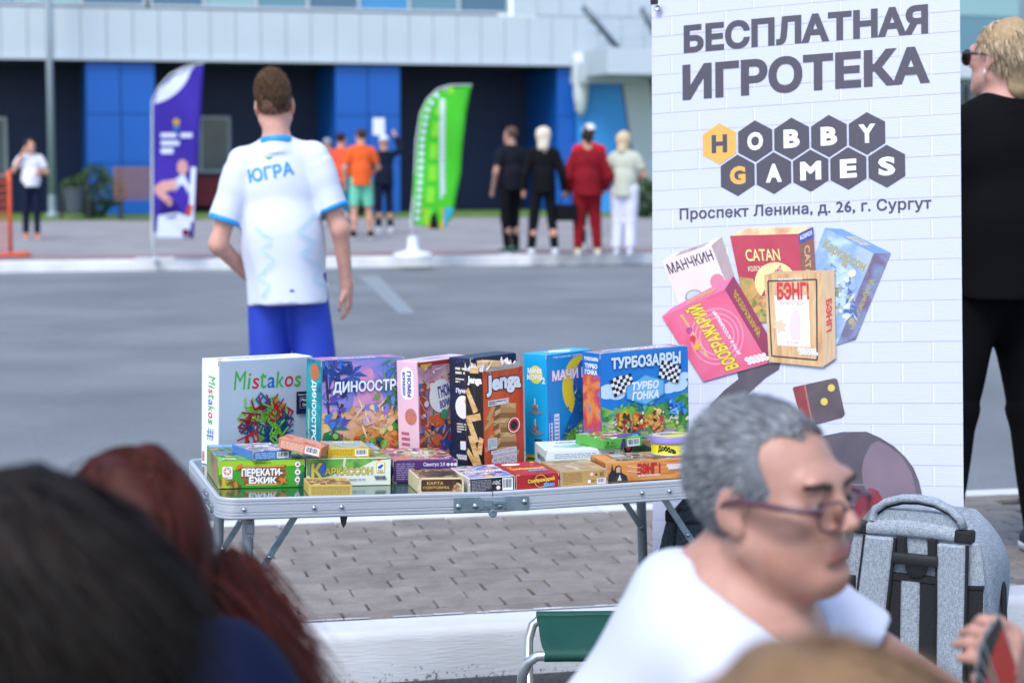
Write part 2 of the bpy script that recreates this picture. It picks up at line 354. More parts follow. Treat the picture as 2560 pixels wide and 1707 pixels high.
# ---- painted kerb stones
def kerb_paint():
    m = bpy.data.materials.new('kerb_paint'); m.use_nodes = True; nt = m.node_tree; b = nt.nodes['Principled BSDF']; b.inputs['Roughness'].default_value = .75
    tc = nt.nodes.new('ShaderNodeTexCoord'); oi = nt.nodes.new('ShaderNodeObjectInfo'); add = nt.nodes.new('ShaderNodeVectorMath'); nt.links.new(tc.outputs['Object'], add.inputs[0]); nt.links.new(oi.outputs['Location'], add.inputs[1])
    sp = nt.nodes.new('ShaderNodeSeparateXYZ'); nt.links.new(tc.outputs['Object'], sp.inputs[0])
    n = nt.nodes.new('ShaderNodeTexNoise'); n.inputs['Scale'].default_value = 70; n.inputs['Detail'].default_value = 6; n.inputs['Roughness'].default_value = .72; nt.links.new(add.outputs[0], n.inputs[0])
    # chips: more of them low on the face, where wheels and splashes wear it
    z = nt.nodes.new('ShaderNodeMapRange'); z.inputs[1].default_value = 0; z.inputs[2].default_value = .05; z.inputs[3].default_value = .13; z.inputs[4].default_value = 0; nt.links.new(sp.outputs[2], z.inputs[0])
    s = nt.nodes.new('ShaderNodeMath'); nt.links.new(n.outputs[0], s.inputs[0]); nt.links.new(z.outputs[0], s.inputs[1])
    cr = nt.nodes.new('ShaderNodeValToRGB'); e = cr.color_ramp; e.elements[0].position = .665; e.elements[0].color = (.66, .67, .69, 1); e.elements[1].position = .70; e.elements[1].color = (.12, .115, .105, 1); nt.links.new(s.outputs[0], cr.inputs[0])
    n2 = nt.nodes.new('ShaderNodeTexNoise'); n2.inputs['Scale'].default_value = 3.5; n2.inputs['Detail'].default_value = 6; nt.links.new(add.outputs[0], n2.inputs[0])
    r = nt.nodes.new('ShaderNodeMapRange'); r.inputs[1].default_value = .3; r.inputs[2].default_value = .7; r.inputs[3].default_value = .84; r.inputs[4].default_value = 1.06; nt.links.new(n2.outputs[0], r.inputs[0])
    x = nt.nodes.new('ShaderNodeVectorMath'); x.operation = 'SCALE'; nt.links.new(cr.outputs[0], x.inputs[0]); nt.links.new(r.outputs[0], x.inputs['Scale']); nt.links.new(x.outputs[0], b.inputs['Base Color'])
    mp = nt.nodes.new('ShaderNodeMapping'); mp.inputs['Scale'].default_value = (6, 60, 60); nt.links.new(add.outputs[0], mp.inputs[0])
    n3 = nt.nodes.new('ShaderNodeTexNoise'); n3.inputs['Scale'].default_value = 3; n3.inputs['Detail'].default_value = 5; nt.links.new(mp.outputs[0], n3.inputs[0])
    bp = nt.nodes.new('ShaderNodeBump'); bp.inputs['Strength'].default_value = .5; bp.inputs['Distance'].default_value = .004; nt.links.new(n3.outputs[0], bp.inputs['Height']); nt.links.new(bp.outputs[0], b.inputs['Normal'])
    return m
KP = kerb_paint()
def kerb_run(name, T, x0, x1, y0, h, front, step=1.0):
    root = bpy.data.objects.new(name, None); link(root, kind='structure'); root.matrix_world = T
    f = -1 if front else 1                                   # side the sloping face looks to
    prof = [(.075 * -f, -.02), (.088 * f, -.02), (.070 * f, h - .030)] + [(.040 * f + .030 * f * math.cos(R(a)), h - .034 + .034 * math.sin(R(a))) for a in (18, 36, 54, 72, 90)] + [(.075 * -f, h)]
    n = len(prof); L = step - .003; mb = MB(); NX = 6
    vs = [(-L / 2 + L * i / NX, y, z) for i in range(NX + 1) for y, z in prof]
    fs = [(i * n + k, i * n + (k + 1) % n, (i + 1) * n + (k + 1) % n, (i + 1) * n + k) for i in range(NX) for k in range(n)] + [tuple(range(n)), tuple(range(NX * n, NX * n + n))]
    me = mb.add(vs, fs).mesh('kerb_stone', [KP], True); me.set_sharp_from_angle(angle=R(30))
    x = x0
    while x < x1:
        o = bpy.data.objects.new('kerb_stone', me); link(o, root); o.location = (x + step / 2, y0, rnd.uniform(-.002, .002)); o.rotation_euler = (0, 0, rnd.uniform(-.003, .003)); x += step
    return root
nk = kerb_run('kerb', MI, -8.64, 9, -.086, .142, True, 2.0)
fk = kerb_run('kerb', MI, -9.3, 9, 1.53 + .084, .142, False, 2.0)
ED = MB(); e_ = random.Random(9); x = -3.0
while x < 4:                                                  # paint that ran over onto the first row of blocks
    L = e_.uniform(.02, .09)
    if e_.random() < .8: w0, w1 = e_.uniform(.002, .013), e_.uniform(.002, .013); ED.add([(x, -.004, .1438), (x + L, -.004, .1438), (x + L, w1, .1438), (x + L * .5, (w0 + w1) * .6, .1438), (x, w0, .1438)], [(0, 1, 2, 3, 4)])
    x += L + e_.choice((.001, .002, .004))
ED.build('paint_overrun', KP, nk)
far = kerb_run('kerb', MF, -34, 34, .09, .15, True, 2.0)
plz = MB().add([MF @ Vector((x, y, .142)) for x, y in ((-90, .16), (90, .16), (90, 120), (-90, 120))], [(0, 1, 2, 3)])
plz.build('plaza', ramp_mat('plaza_tile', ['#7d7a7c', '#8c898b', '#989597'], 1.4, .85), None, kind='structure')
sheet('paving_band', [(-60, .35), (60, .35), (60, 1.6), (-60, 1.6)], .147, ramp_mat('red_tile', ['#7e6a6c', '#8b7375', '#94807f'], 2, .85), MF, kind='structure')
sheet('lawn', [(-60, 17.6), (60, 17.6), (60, 60), (-60, 60)], .15, ramp_mat('lawn_grass', ['#3c5a22', '#54752c', '#6c8838'], 3, .95), MF, kind='structure')

# ---- the building behind the square
MBld = Matrix.Translation((0, 49.5, .15)) @ rotz(R(15))
bld = thing('exhibition_building', 'long pale panelled building with blue piers under its overhanging upper storey', 'building', mtx=MBld)
PW = mat('facade_panel', '#b6c2ca', .55, noise=.05, nscale=.8); PB = mat('blue_panel', '#0056ae', .5, noise=.06, nscale=.7); PN = mat('shaded_blue_panel', '#08214a', .6, noise=.06, nscale=.6)  # back wall: pier blue painted darker, the overhang's shade put into the colour
FR = mat('window_frame', '#aeb9c2', .5); GLS = [mat('tinted_glass_a', '#4f7f93', .08, coat=.5), mat('tinted_glass_b', '#35617c', .08, coat=.5), mat('tinted_glass_c', '#7fa6ad', .1, coat=.5), mat('tinted_glass_d', '#2a82b8', .1, coat=.4)]
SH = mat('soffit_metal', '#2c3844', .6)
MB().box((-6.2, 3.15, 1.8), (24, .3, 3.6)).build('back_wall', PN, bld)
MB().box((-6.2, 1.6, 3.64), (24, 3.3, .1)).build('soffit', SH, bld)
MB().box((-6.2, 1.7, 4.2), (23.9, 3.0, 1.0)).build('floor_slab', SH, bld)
k = 0; x = -17.6
while x < 3.4:
    MB().box((x + .3, -.02, 4.21), (.585, .09, 1.2)).build('facade_panel', PW, bld); x += .6; k += 1
MB().box((-6.2, -.10, 3.63), (23.9, .12, .06)).build('drip_edge', FR, bld)
def pier(a0, a1, d=2.9):
    p = MB().box(((a0 + a1) / 2, d / 2 + .06, 1.78), (a1 - a0 - .06, d, 3.54)).build('pier', PB, bld)
    nc = 2 if a1 - a0 > 1 else 1; w = (a1 - a0) / nc
    for i in range(nc):
        for z0, z1 in ((.02, 1.2), (1.22, 2.35), (2.37, 3.56)): MB().box((a0 + w * (i + .5), .03, (z0 + z1) / 2), (w - .03, .07, z1 - z0)).build('cladding_sheet', PB, p)
pier(-10.31, -8.7); pier(-4.42, -2.81); pier(1.15, 1.62)
def window(x0, x1, z0, z1, y, cols, m, name='window', fw=.07):
    w = MB()
    for i in range(cols + 1): xx = x0 + (x1 - x0) * i / cols; w.box((xx, y, (z0 + z1) / 2), (fw, .1, z1 - z0))
    for zz in (z0, z1): w.box(((x0 + x1) / 2, y - .004, zz), (x1 - x0 + fw, .1, fw))
    f = w.build(name, FR, bld)
    for i in range(cols): a, b = x0 + (x1 - x0) * i / cols, x0 + (x1 - x0) * (i + 1) / cols; MB().box(((a + b) / 2, y + .02, (z0 + z1) / 2), (b - a - fw, .03, z1 - z0 - fw)).build('pane', m[i % len(m)], f)
GD = mat('dim_glass', '#5d6a72', .15, noise=.3, nscale=1.2)
window(-8.05, -6.62, 1.0, 2.35, 2.97, 2, [GD]); window(-13.4, -12.1, .9, 2.3, 2.97, 2, [GD])
window(-2.72, -2.35, .02, 2.1, 2.97, 1, [GD], 'door')
window(-17.6, -8.9, 4.9, 6.9, .25, 6, [GLS[0], GLS[3], GLS[2], GLS[0], GLS[2], GLS[1]]); window(-8.75, -.05, 4.9, 6.9, .25, 7, [GLS[1], GLS[2], GLS[0], GLS[1], GLS[3], GLS[0], GLS[1]])
MB().box((-6.2, .55, 7.9), (24, .6, 2.0)).build('upper_wall', PW, bld)
MB().box((-8.8, 1.5, 5.9), (17.6, .2, 2.2)).build('inner_wall', mat('inner_wall', '#6d7f88', .8), bld)
x = .02
while x < 3.4:
    for z0, z1 in ((4.83, 5.9), (5.92, 7)): MB().box((x + .3, -.02, (z0 + z1) / 2), (.585, .09, z1 - z0)).build('facade_panel', PW, bld)
    x += .6
red = MB()
for i in range(9): red.box((-8.0 + i * .14, 2.2, .52), (.125, .06, .72))
link(red.build('boarded_barrier', mat('red_board', '#7a2430', .7, noise=.15)), None, 'low dark red boarded barrier under the ground floor window', 'barrier').matrix_world = MBld
# entrance wing to the right: paler blue wall, canopy on raking struts, glazed doors
ent = thing('entrance_wing', 'entrance wing with pale blue wall, white canopy and glazed doors', 'building', mtx=MBld)
LB = mat('sky_blue_panel', '#2f92e0', .5, noise=.06, nscale=.7)
lw = MB(); lw.prism([(1.64, 0), (3.25, 0), (2.72, 3.2), (1.64, 3.2)], 0, .3, None, Matrix(((1, 0, 0, 0), (0, 0, -1, 0), (0, 1, 0, 0), (0, 0, 0, 1)))); lw.build('blue_wall', LB, ent)
MB().prism([(3.27, 0), (3.95, 0), (3.45, 3.3), (2.75, 3.3)], 0, .4, None, Matrix(((1, 0, 0, 0), (0, 0, -1, .05), (0, 1, 0, 0), (0, 0, 0, 1)))).build('raking_column', PW, ent)
MB().box((9.5, 3.0, 2.5), (16, .3, 9)).build('rear_wall', mat('wing_wall', '#8ea3ae', .6), ent)
for i in range(9):
    f = MB().box((3.9 + i * 1.15, 1.4, 1.65), (.09, .12, 3.3)).build('door_mullion', mat('dark_frame', '#2b353c', .5), ent)
    MB().box((4.47 + i * 1.15, 1.45, 1.6), (1.0, .03, 3.1)).build('pane', mat('door_glass', '#3d545d', .1, coat=.5), ent)
for i in range(5):
    for j in range(3): MB().box((6.2 + i * 1.9, 1.6, 4.5 + j * 1.3), (1.84, .05, 1.26)).build('pane', GLS[(i + 2 * j) % 4], ent)
MB().box((7.6, -1.3, 3.62), (12, 2.8, .62)).build('canopy', PW, ent)
MB().box((2.25, -.4, 3.42), (1.5, 1.0, .5)).build('canopy_return', PW, ent)
MB().lathe((1.62, -.5, 0), [(.02, 2.35), (.13, 2.5), (.19, 2.9), (.2, 3.6), (.2, 3.9)], 16).build('tapered_finial', mat('finial_white', '#c3ccd0', .5), ent, smooth=True)
ST = mat('strut_steel', '#56616b', .45, .5)
for x0, x1 in ((1.55, 2.5), (3.05, 3.65)): MB().tube([(x0, -.9, 5.0), (x1, -.9, 3.95)], .075, 10).build('raking_strut', ST, ent, smooth=True)
for i in range(5): MB().box((3.1, -.75, 4.15 + i * .24), (3.0 - .15 * i, .05, .045)).build('louvre', FR, ent)
# ================================================================ folding table
TYAW = R(15.4); TO = Vector((-.042, 4.312, .713)); SAG = math.atan(.012 / .6)
MT = Matrix.Translation(TO) @ rotz(TYAW)
def half(u): return MT @ Matrix.Rotation(-SAG if u > 0 else SAG, 4, 'Y')
ALU = mat('brushed_aluminium', '#ccd0d8', .42, .55, noise=.06, nscale=30, stretch=(.3, 1, 12)); ZINC = ramp_mat('zinc_plate', ['#7f929d', '#93a5b0', '#a5b5bf'], 30, .4); ZINC.node_tree.nodes['Principled BSDF'].inputs['Metallic'].default_value = .8
GREEN = mat('green_laminate', '#0f4a34', .1, noise=.12, nscale=60, spec=.6, coat=.4); LEGM = mat('painted_leg', '#8f98a3', .45, .25); LEGD = mat('plastic_grey', '#8d9295', .5); RIV = mat('rivet_steel', '#aab2ba', .3, .9)
table = thing('folding_table', 'long folding table with green top, ribbed aluminium rim and grey tube legs', 'table', mtx=Matrix.Translation((TO.x, TO.y, 0)) @ rotz(TYAW))
TI = table.matrix_world.inverted()
def tpart(o, u):
    o.parent = table; o.matrix_parent_inverse = Matrix(); o.matrix_basis = TI @ half(u); return o
def rivet(mb, x, z, y=-.001, r=.0055): mb.lathe((x, y, z), [(r, 0), (r * .95, .0014), (r * .7, .0032), (r * .25, .0042), (.0002, .0044)], 12, None, Matrix.Rotation(R(90), 3, 'X'))
def onerivet(x, z, y=-.001, r=.0055, name='rivet'):
    mb = MB(); rivet(mb, x, z, y, r); return mb.build(name, RIV, None, smooth=True)
for s in (-1, 1):
    u0, u1 = (-.6, -.001) if s < 0 else (.001, .6)
    r_ = .045
    # outline of this half: rounded at the outer corners, straight at the hinge
    if s < 0: path = [(u1, .001)] + list(reversed(arc(u0 + r_, r_, r_, 180, 270, 7))) + list(reversed(arc(u0 + r_, .6 - r_, r_, 90, 180, 7))) + [(u1, .599)]
    else: path = [(u0, .001)] + arc(u1 - r_, r_, r_, 270, 360, 7) + arc(u1 - r_, .6 - r_, r_, 0, 90, 7) + [(u0, .599)]
    prof = [(.012, -.0005), (.008, .0035), (.003, .0035), (.0, .001), (.0, -.003), (.0022, -.004), (.0022, -.0055), (.0, -.0065), (.0, -.0095), (.0022, -.0105), (.0022, -.012), (.0, -.013), (.0, -.0265), (.0022, -.0275), (.0022, -.029), (.0, -.030), (.0, -.033), (.0022, -.034), (.0022, -.0355), (0, -.0365), (0, -.040), (.003, -.0425), (.014, -.0425)]
    mb = MB(); n = len(prof); cx, cy = (u0 + u1) / 2, .3; P = [Vector((x, y)) for x, y in path]; vs = []
    for i, p in enumerate(P):
        t = (P[min(i + 1, len(P) - 1)] - P[max(i - 1, 0)]).normalized(); nn = Vector((-t.y, t.x))
        if nn.dot(Vector((cx, cy)) - p) < 0: nn = -nn
        for a, z in prof: q = p + nn * a; vs.append((q.x, q.y, z))
    mb.add(vs, [(i * n + k, i * n + k + 1, (i + 1) * n + k + 1, (i + 1) * n + k) for i in range(len(P) - 1) for k in range(n - 1)])
    tpart(mb.build('rim', ALU, None, smooth='angle'), s)
    top = MB().prism(rrect(u0 + .009, .009, u1 - .0, .591, .036) if False else ([(u1 if s < 0 else u0, .009), (u1 if s < 0 else u0, .591)] + (list(arc(u0 + r_, .6 - r_, r_ - .009, 90, 180, 6)) + list(arc(u0 + r_, r_, r_ - .009, 180, 270, 6)) if s < 0 else list(reversed(arc(u1 - r_, .6 - r_, r_ - .009, 0, 90, 6))) + list(reversed(arc(u1 - r_, r_, r_ - .009, 270, 360, 6))))), -.006, -.0002)
    tpart(top.build('table_top', GREEN, None), s)
    for x in ((-.545, -.395, -.335) if s < 0 else (.345, .41, .545)):
        rv = MB(); rivet(rv, x, -.021); tpart(rv.build('rivet', RIV, None, smooth=True), s)
    # legs: two tubes at each end, with a knee-lock plate and a diagonal stay
    for v in (.055, .545):
        u = s * .528
        lg = MB().tube([(u, v, -.042), (u + s * .012, v, -.70)], .0125, 14); lo = tpart(lg.build('leg', LEGM, None, smooth='angle'), s)
        tpart(MB().lathe((u + s * .012, v, -.712), [(.014, 0), (.0145, .01), (.0135, .03)], 12).build('foot', mat('black_rubber', '#1b1b1d', .7), None, smooth='angle'), s)
        if v < .3 or True:
            pl = MB(); pl.prism(rrect(-.011, -.022, .011, .022, .008), -.003, .003, None, Matrix.Translation((u + s * -.022 * 0, v - .0155, -.068)) @ Matrix.Rotation(R(90), 4, 'X')); pl.box((u + .002, v - .021, -.068), (.014, .006, .02), ch=.002)
            p = tpart(pl.build('lock_bracket', LEGD, None), s); [tpart(onerivet(u, zz, v - .0185, .0035, 'screw'), s) for zz in (-.052, -.084)]
    for v in (.075, .525):
        a = Vector((s * .41, v, -.03)); b = Vector((s * .522, v - .0, -.205)) ; mid = a.lerp(b, .62)
        st = MB()
        for p, q, oy in ((a, mid + (b - a).normalized() * .012, 0), (mid - (b - a).normalized() * .012, b + (b - a).normalized() * .012, -.0026)):
            d = (q - p); L = d.length; ang = math.atan2(d.z, d.x); st.box((p + q) / 2 + Vector((0, oy, 0)), (L, .0022, .015), None, Matrix.Rotation(-ang, 3, 'Y'), ch=.001)
        so_ = tpart(st.build('stay', ZINC, None), s); tpart(onerivet(mid.x, mid.z, v - .004, .0055), s); tpart(onerivet(b.x, b.z, v - .004, .006), s)
    tpart(MB().tube([(s * .5405, .055, -.62), (s * .5405, .545, -.62)], .009, 10).build('stretcher', LEGM, None, smooth='angle'), s)
hp = MB().box((-.058 + .004 * 0, -.0022, -.0225), (.060, .003, .033), ch=.001).box((.056, -.0022, -.0225), (.052, .003, .033), ch=.001).box((0, -.004, -.022), (.064, .0025, .024), ch=.001)
hp.box((.012, -.008, -.018), (.028, .007, .010), ch=.002).box((-.012, -.0065, -.020), (.020, .003, .016), ch=.001); hp.lathe((0, -.001, -.043), [(.0095, 0), (.0095, .004), (.006, .0045), (.006, .002), (.001, .002)], 14, None, Matrix.Rotation(R(90), 3, 'X'))
tpart(hp.build('hinge_plate', ZINC, None), -.0)
for x, z in ((-.078, -.026), (-.04, -.026), (.016, -.027), (.072, -.019)): tpart(onerivet(x, z, -.004, .0068), 0)
tpart(MB().add([(-.335, .02, -.044), (-.318, .02, -.044), (-.322, .018, -.062), (-.328, .017, -.070), (-.333, .019, -.058)], [(0, 1, 2, 3, 4)]).build('strap_end', BLACK, None), -1)
for v, z in ((.17, -.018), (.09, -.03)):
    cl = MB().box((-.603, v, z), (.010, .026, .020), ch=.003).tube([(-.606, v - .01, z - .004), (-.614, v - .004, z + .008), (-.606, v + .006, z + .014)], .0025, 6); tpart(cl.build('case_catch', RIV, None), -1)
# ================================================================ the games on the table
CARD = mat('raw_cardboard', '#b9ab93', .8)
def game(name, label, cat, u, v, yaw, w, d, h, m, lift=0, tilt=None, ch=.0016, lid=None, worn=None):
    """carton: empty at its front left foot > carton (> worn corners); prints are added by the caller"""
    T = half(u + w / 2) @ Matrix.Translation((u, v, lift + .0004)) @ rotz(R(yaw))
    if tilt is not None: T = T @ tilt
    root = thing(name, label, cat, mtx=T)
    mb = MB()
    if lid:                                                    # lid slipped over the tray, a fine seam near the foot
        mb.box((w / 2, d / 2, h * (1 + lid) / 2), (w, d, h * (1 - lid)), ch=ch); bd = mb.build('lid', m, root)
        MB().box((w / 2, d / 2, h * lid / 2), (w - .003, d - .003, h * lid), ch=.0006).build('tray', m, root)
    else: bd = mb.box((w / 2, d / 2, h / 2), (w, d, h), ch=ch).build('carton', m, root)
    if worn:
        wr = random.Random(worn)
        for (x, y) in ((0, 0), (w, 0)):
            for z in (0, h):
                L = wr.uniform(.003, .009); zz = .0008 + L if z == 0 else h - L - .0008; q = MB().box((x + (.0004 if x == 0 else -.0004), y + .0004, zz), (.0018, .0018, L * 2), ch=.0004); q.box((x + (L if x == 0 else -L) * .6, y + .0004, z + (.0006 if z == 0 else -.0006)), (L, .0018, .0018), ch=.0004); q.build('worn_corner', CARD, bd)
    root['w'], root['d'], root['h'] = w, d, h
    return root
FRONT = lambda r: Print((0, 0, 0), (1, 0, 0), (0, 0, 1), clip=(r['w'], r['h']))
TOP = lambda r: Print((0, 0, r['h']), (1, 0, 0), (0, 1, 0), clip=(r['w'], r['d']))
LEFT = lambda r: Print((0, r['d'], 0), (0, -1, 0), (0, 0, 1), clip=(r['d'], r['h']))       # x runs from the back to the front edge
def M_(hexc, rough=.4): return mat('ink_' + hexc.lstrip('#'), hexc, rough)
GR, RD, BL = M_('#46a83c'), M_('#c9202c'), M_('#1f63b4')

# ---- white box with the coloured lettering
r = game('game_box', 'large white box with green, red and blue lettering and pictured toy chairs', 'game box', -.543, .465, 24, .262, .075, .25, mat('white_carton', '#e8eaee', .45, noise=.05, nscale=25), worn=3)
f = FRONT(r); f.rect(.003, .003, .259, .247, mat('pale_grey_print', '#b4bfd0', .4, noise=.05, nscale=14))
def multi(p, word, cols, x, y, w, h, a=0, bold=.006):
    fr = {'M': 1.25, 'i': .42, 's': .72, 't': .66, 'a': .8, 'k': .82, 'o': .88}; tot = sum(fr[c] for c in word); cx = -w / 2; pos = []
    for c in word: pos.append(cx + w * fr[c] / tot / 2); cx += w * fr[c] / tot
    for c, q, cl in zip(word, pos, cols):
        hh = h * (1.15 if c == 'M' else 1.0 if c in 'itk' else .68); yy = (hh - h * .68) / 2
        p.text(c, x + q * math.cos(a) - yy * math.sin(a), y + q * math.sin(a) + yy * math.cos(a), w * fr[c] / tot * .9, hh, cl, bold, a, shear=.12)
multi(f, 'Mistakos', [GR, GR, RD, GR, BL, GR, RD, GR], .135, .192, .19, .038)
cr_ = random.Random(12)
cols = [M_('#7cbf3a'), M_('#b71f2b'), M_('#155a93'), M_('#5fa92e'), M_('#8c1724'), M_('#0e4476')]
for k in range(30):                                             # the heap of little chairs
    t = cr_.uniform(0, 6.28); q = math.sqrt(cr_.random()); x, y = .128 + q * .062 * math.cos(t), .094 + q * .060 * math.sin(t); s = cr_.uniform(.028, .036); a = cr_.uniform(0, 6.28); m = cr_.choice(cols); sk = cr_.uniform(.35, .7)
    def c_(px, py): return (x + s * (px * math.cos(a) - py * math.sin(a)), y + s * (px * math.sin(a) + py * math.cos(a)))
    w_ = s * .13
    for seg in (((-.3, -.8), (-.3, .8)), ((.3, -.6), (.3, .8)), ((-.3, .75), (.3, .75)), ((-.3, .45), (.3, .45)), ((-.3, 0), (.3, 0)), ((-.3, 0), (-.3 + sk, -.25)), ((.3, 0), (.3 + sk, -.25)), ((-.3 + sk, -.25), (.3 + sk, -.25)), ((-.3 + sk, -.25), (-.3 + sk, -.95)), ((.3 + sk, -.25), (.3 + sk, -.95)), ((0, 0), (sk, -.25))): f.line([c_(*seg[0]), c_(*seg[1])], w_ * (1.6 if seg[0] == (0, 0) else 1), m); f.k -= 1
    f.k += 1
f.rect(.214, .112, .259, .166, M_('#1d1b45')); f.text('Закажи эту игру', .2375, .158, .038, .004, WHITE, .02); f.rect(.224, .126, .252, .152, WHITE); f.rect(.2246, .1266, .2514, .1514, M_('#1d1b45')); f.text('Player', .238, .145, .02, .008, WHITE, .02); f.text('One', .238, .134, .014, .007, WHITE, .02)
f.build('cover_print', r)
s_ = LEFT(r); multi(s_, 'Mistakos', [GR, GR, RD, GR, BL, GR, RD, GR], .04, .155, .115, .026, R(-90)); s_.rect(.004, .008, .014, .03, M_('#b3202c')); s_.text('GAMES', .009, .019, .019, .005, WHITE, .02, R(90))
for i, xx in enumerate((.03, .04, .05)): s_.line([(xx, .06), (xx + .004, .088)], .002, BL)
s_.line([(.026, .07), (.056, .07)], .002, BL); s_.line([(.026, .08), (.056, .08)], .002, M_('#39a0d8')); s_.build('spine_print', r, kind='stuff')
t_ = TOP(r); t_.rect(.02, .03, .035, .05, M_('#c05a60')); t_.lines_of_print(.05, .02, .2, .055, 5, M_('#b9bdc6'), 4); t_.build('top_print', r)

# ---- island scene box
r = game('game_box', 'square box with a blue and violet jungle picture and long white title', 'game box', -.311, .405, 20, .216, .07, .255, mat('teal_carton', '#1b7f8c', .4, noise=.15, nscale=12), worn=5)
f = FRONT(r); f.rect(.002, .002, .214, .253, ramp_mat('art_sky', ['#2a5bb0', '#4a7cc8', '#9a8ad0', '#d8a8c8', '#3a6cc0'], 6, .35)); f.rect(.002, .002, .214, .13, ramp_mat('art_sunset', ['#e8c47a', '#eab8a0', '#d8a070', '#f0d890', '#8aa860'], 9, .35))
f.poly([(.09, .19), (.11, .235), (.128, .232), (.14, .212), (.165, .15), (.08, .14)], ramp_mat('art_hill_pink', ['#b878b0', '#d89ac0', '#9a70b8'], 14))
f.poly([(.002, .002), (.214, .002), (.214, .12), (.19, .10), (.16, .07), (.12, .06), (.07, .05), (.03, .075), (.002, .06)], ramp_mat('art_foliage', ['#123f2e', '#1f6a3a', '#5c9a3a', '#0f3550', '#2f7f4a'], 22, .4))
for b0, b1, w_ in (((.012, .03), (.055, .15), .008), ((.02, .12), (.01, .25), .006)): f.line([b0, b1], w_, M_('#4a2436'))
for cx, cy, nl, col in ((.03, .235, 7, '#234a9a'), (.075, .215, 8, '#2b56ad'), (.03, .09, 6, '#2b7a5a'), (.195, .17, 6, '#3f7a3a')):
    for j in range(nl):
        a = R(-160 + 320 * j / nl + 10); L = .045; f.poly([(cx, cy), (cx + L * .5 * math.cos(a) - .006 * math.sin(a), cy + L * .5 * math.sin(a) + .006 * math.cos(a)), (cx + L * math.cos(a), cy + L * math.sin(a) - .01), (cx + L * .5 * math.cos(a) + .006 * math.sin(a), cy + L * .5 * math.sin(a) - .006 * math.cos(a))], M_(col), False)
    f.k += 1
for cx, cy, rx, ry, col in ((.12, .055, .04, .035, '#c8702e'), (.185, .045, .028, .036, '#c23a3e'), (.075, .04, .026, .022, '#5f9a3a')): f.disc(cx, cy, rx, ramp_mat('art_boulder' + col, [col, '#d89a58', col], 30), 18, ry)
f.busy(.004, .10, .07, .25, 60, ['#1f3f8a', '#2a5ab0', '#3f78c8', '#5a4aa0', '#17306a'], 3, .022, 'sl'); f.busy(.002, .002, .212, .075, 150, ['#123f2e', '#1f6a3a', '#5c9a3a', '#0f3550', '#c8602a', '#e09a48', '#b83038', '#8fb848'], 4, .018); f.busy(.08, .08, .21, .15, 50, ['#e8c87a', '#f0dca0', '#d89a60', '#c8a0b8', '#eab0a0'], 5, .018, 'dl'); f.busy(.14, .12, .214, .25, 50, ['#3a6ac0', '#2f7a4a', '#6f9a4a', '#9a7ac8', '#5a8ad0'], 6, .018, 'ls'); f.text('ДИНООСТРО', .121, .188, .186, .032, WHITE, .035, edge=M_('#3f5f9f'), ew=.035, persp=.08); f.build('cover_print', r)
s_ = LEFT(r); s_.rect(.002, .002, .068, .253, ramp_mat('art_spine_teal', ['#0f6f7f', '#2aa0a8', '#145a7a', '#58b890'], 12)); s_.text('ДИНООСТРОВ', .036, .125, .16, .024, WHITE, .03, R(-90)); s_.text('НАСТОЛЬНАЯ ИГРА', .014, .10, .07, .007, M_('#e6e2b0'), .02, R(-90)); s_.disc(.04, .225, .02, M_('#c06a3a')); s_.build('spine_print', r, kind='stuff')
t_ = TOP(r); t_.rect(.002, .002, .214, .068, ramp_mat('art_top', ['#1b6a8a', '#7a5fae', '#c070a0', '#2a8a70'], 14)); t_.text('ДИНООСТРОВ', .1, .03, .11, .02, WHITE, .03, R(180)); t_.build('top_print', r)

r.matrix_world = r.matrix_world @ Matrix.Diagonal((1.06, 1, 1, 1))
# ---- pink gnome-house box
r = game('game_box', 'pink box with a bright cluttered room picture, half hidden by a dark box', 'game box', -.072, .408, 32, .185, .07, .252, mat('pink_carton', '#e3bccb', .45, noise=.04), worn=6)
f = FRONT(r); f.rect(.002, .002, .183, .25, ramp_mat('art_room', ['#c08a92', '#d8b0b4', '#8a5a8a', '#b8604a'], 8)); f.rect(.002, .24, .183, .25, M_('#a03028')); f.rect(.002, .002, .183, .08, ramp_mat('art_floor', ['#a8726a', '#c89a88', '#7a4a5a'], 18, stretch=(1, 1, 4)))
f.rect(.006, .10, .028, .20, M_('#a8482c')); f.rect(.004, .17, .014, .20, M_('#3a6a9a')); f.disc(.048, .19, .013, M_('#c0603a')); f.disc(.048, .19, .009, M_('#e6e0d8')); f.poly([(.01, .245), (.05, .245), (.022, .225)], M_('#d0a83a')); f.rect(.035, .09, .09, .12, ramp_mat('art_chest', ['#b0402c', '#d86a40', '#8a2a28'], 40)); f.line([(.05, .12), (.05, .155)], .004, M_('#3f7a4a')); f.disc(.05, .15, .010, M_('#5f9a58'), 10)
f.disc(.09, .05, .04, ramp_mat('art_bluecloth', ['#1f3f8a', '#2f5fb8', '#3a2a78'], 25), 14, .045); f.disc(.062, .045, .022, M_('#d86a34'), 14, .03); f.disc(.012, .05, .012, M_('#b02c38')); f.busy(.004, .004, .18, .10, 110, ['#a8482c', '#2f4a9a', '#5a3a8a', '#d8803a', '#c83a3a', '#7a4a3a', '#e0b070', '#2a2f6a'], 7, .02); f.busy(.004, .10, .18, .24, 80, ['#c08a92', '#a04a3a', '#d8b0a0', '#3f7a5a', '#d0a83a', '#8a5a8a', '#e3c8c8'], 8, .014); f.disc(.075, .165, .04, M_('#e3e8e6'), 22); f.text('ГНОМЫ', .095, .178, .06, .03, M_('#3b3c94'), .05, R(10)); f.text('ВОРИШКИ', .10, .148, .06, .02, M_('#3b3c94'), .05, R(10)); f.disc(.085, .12, .012, M_('#3a9a70')); f.build('cover_print', r)
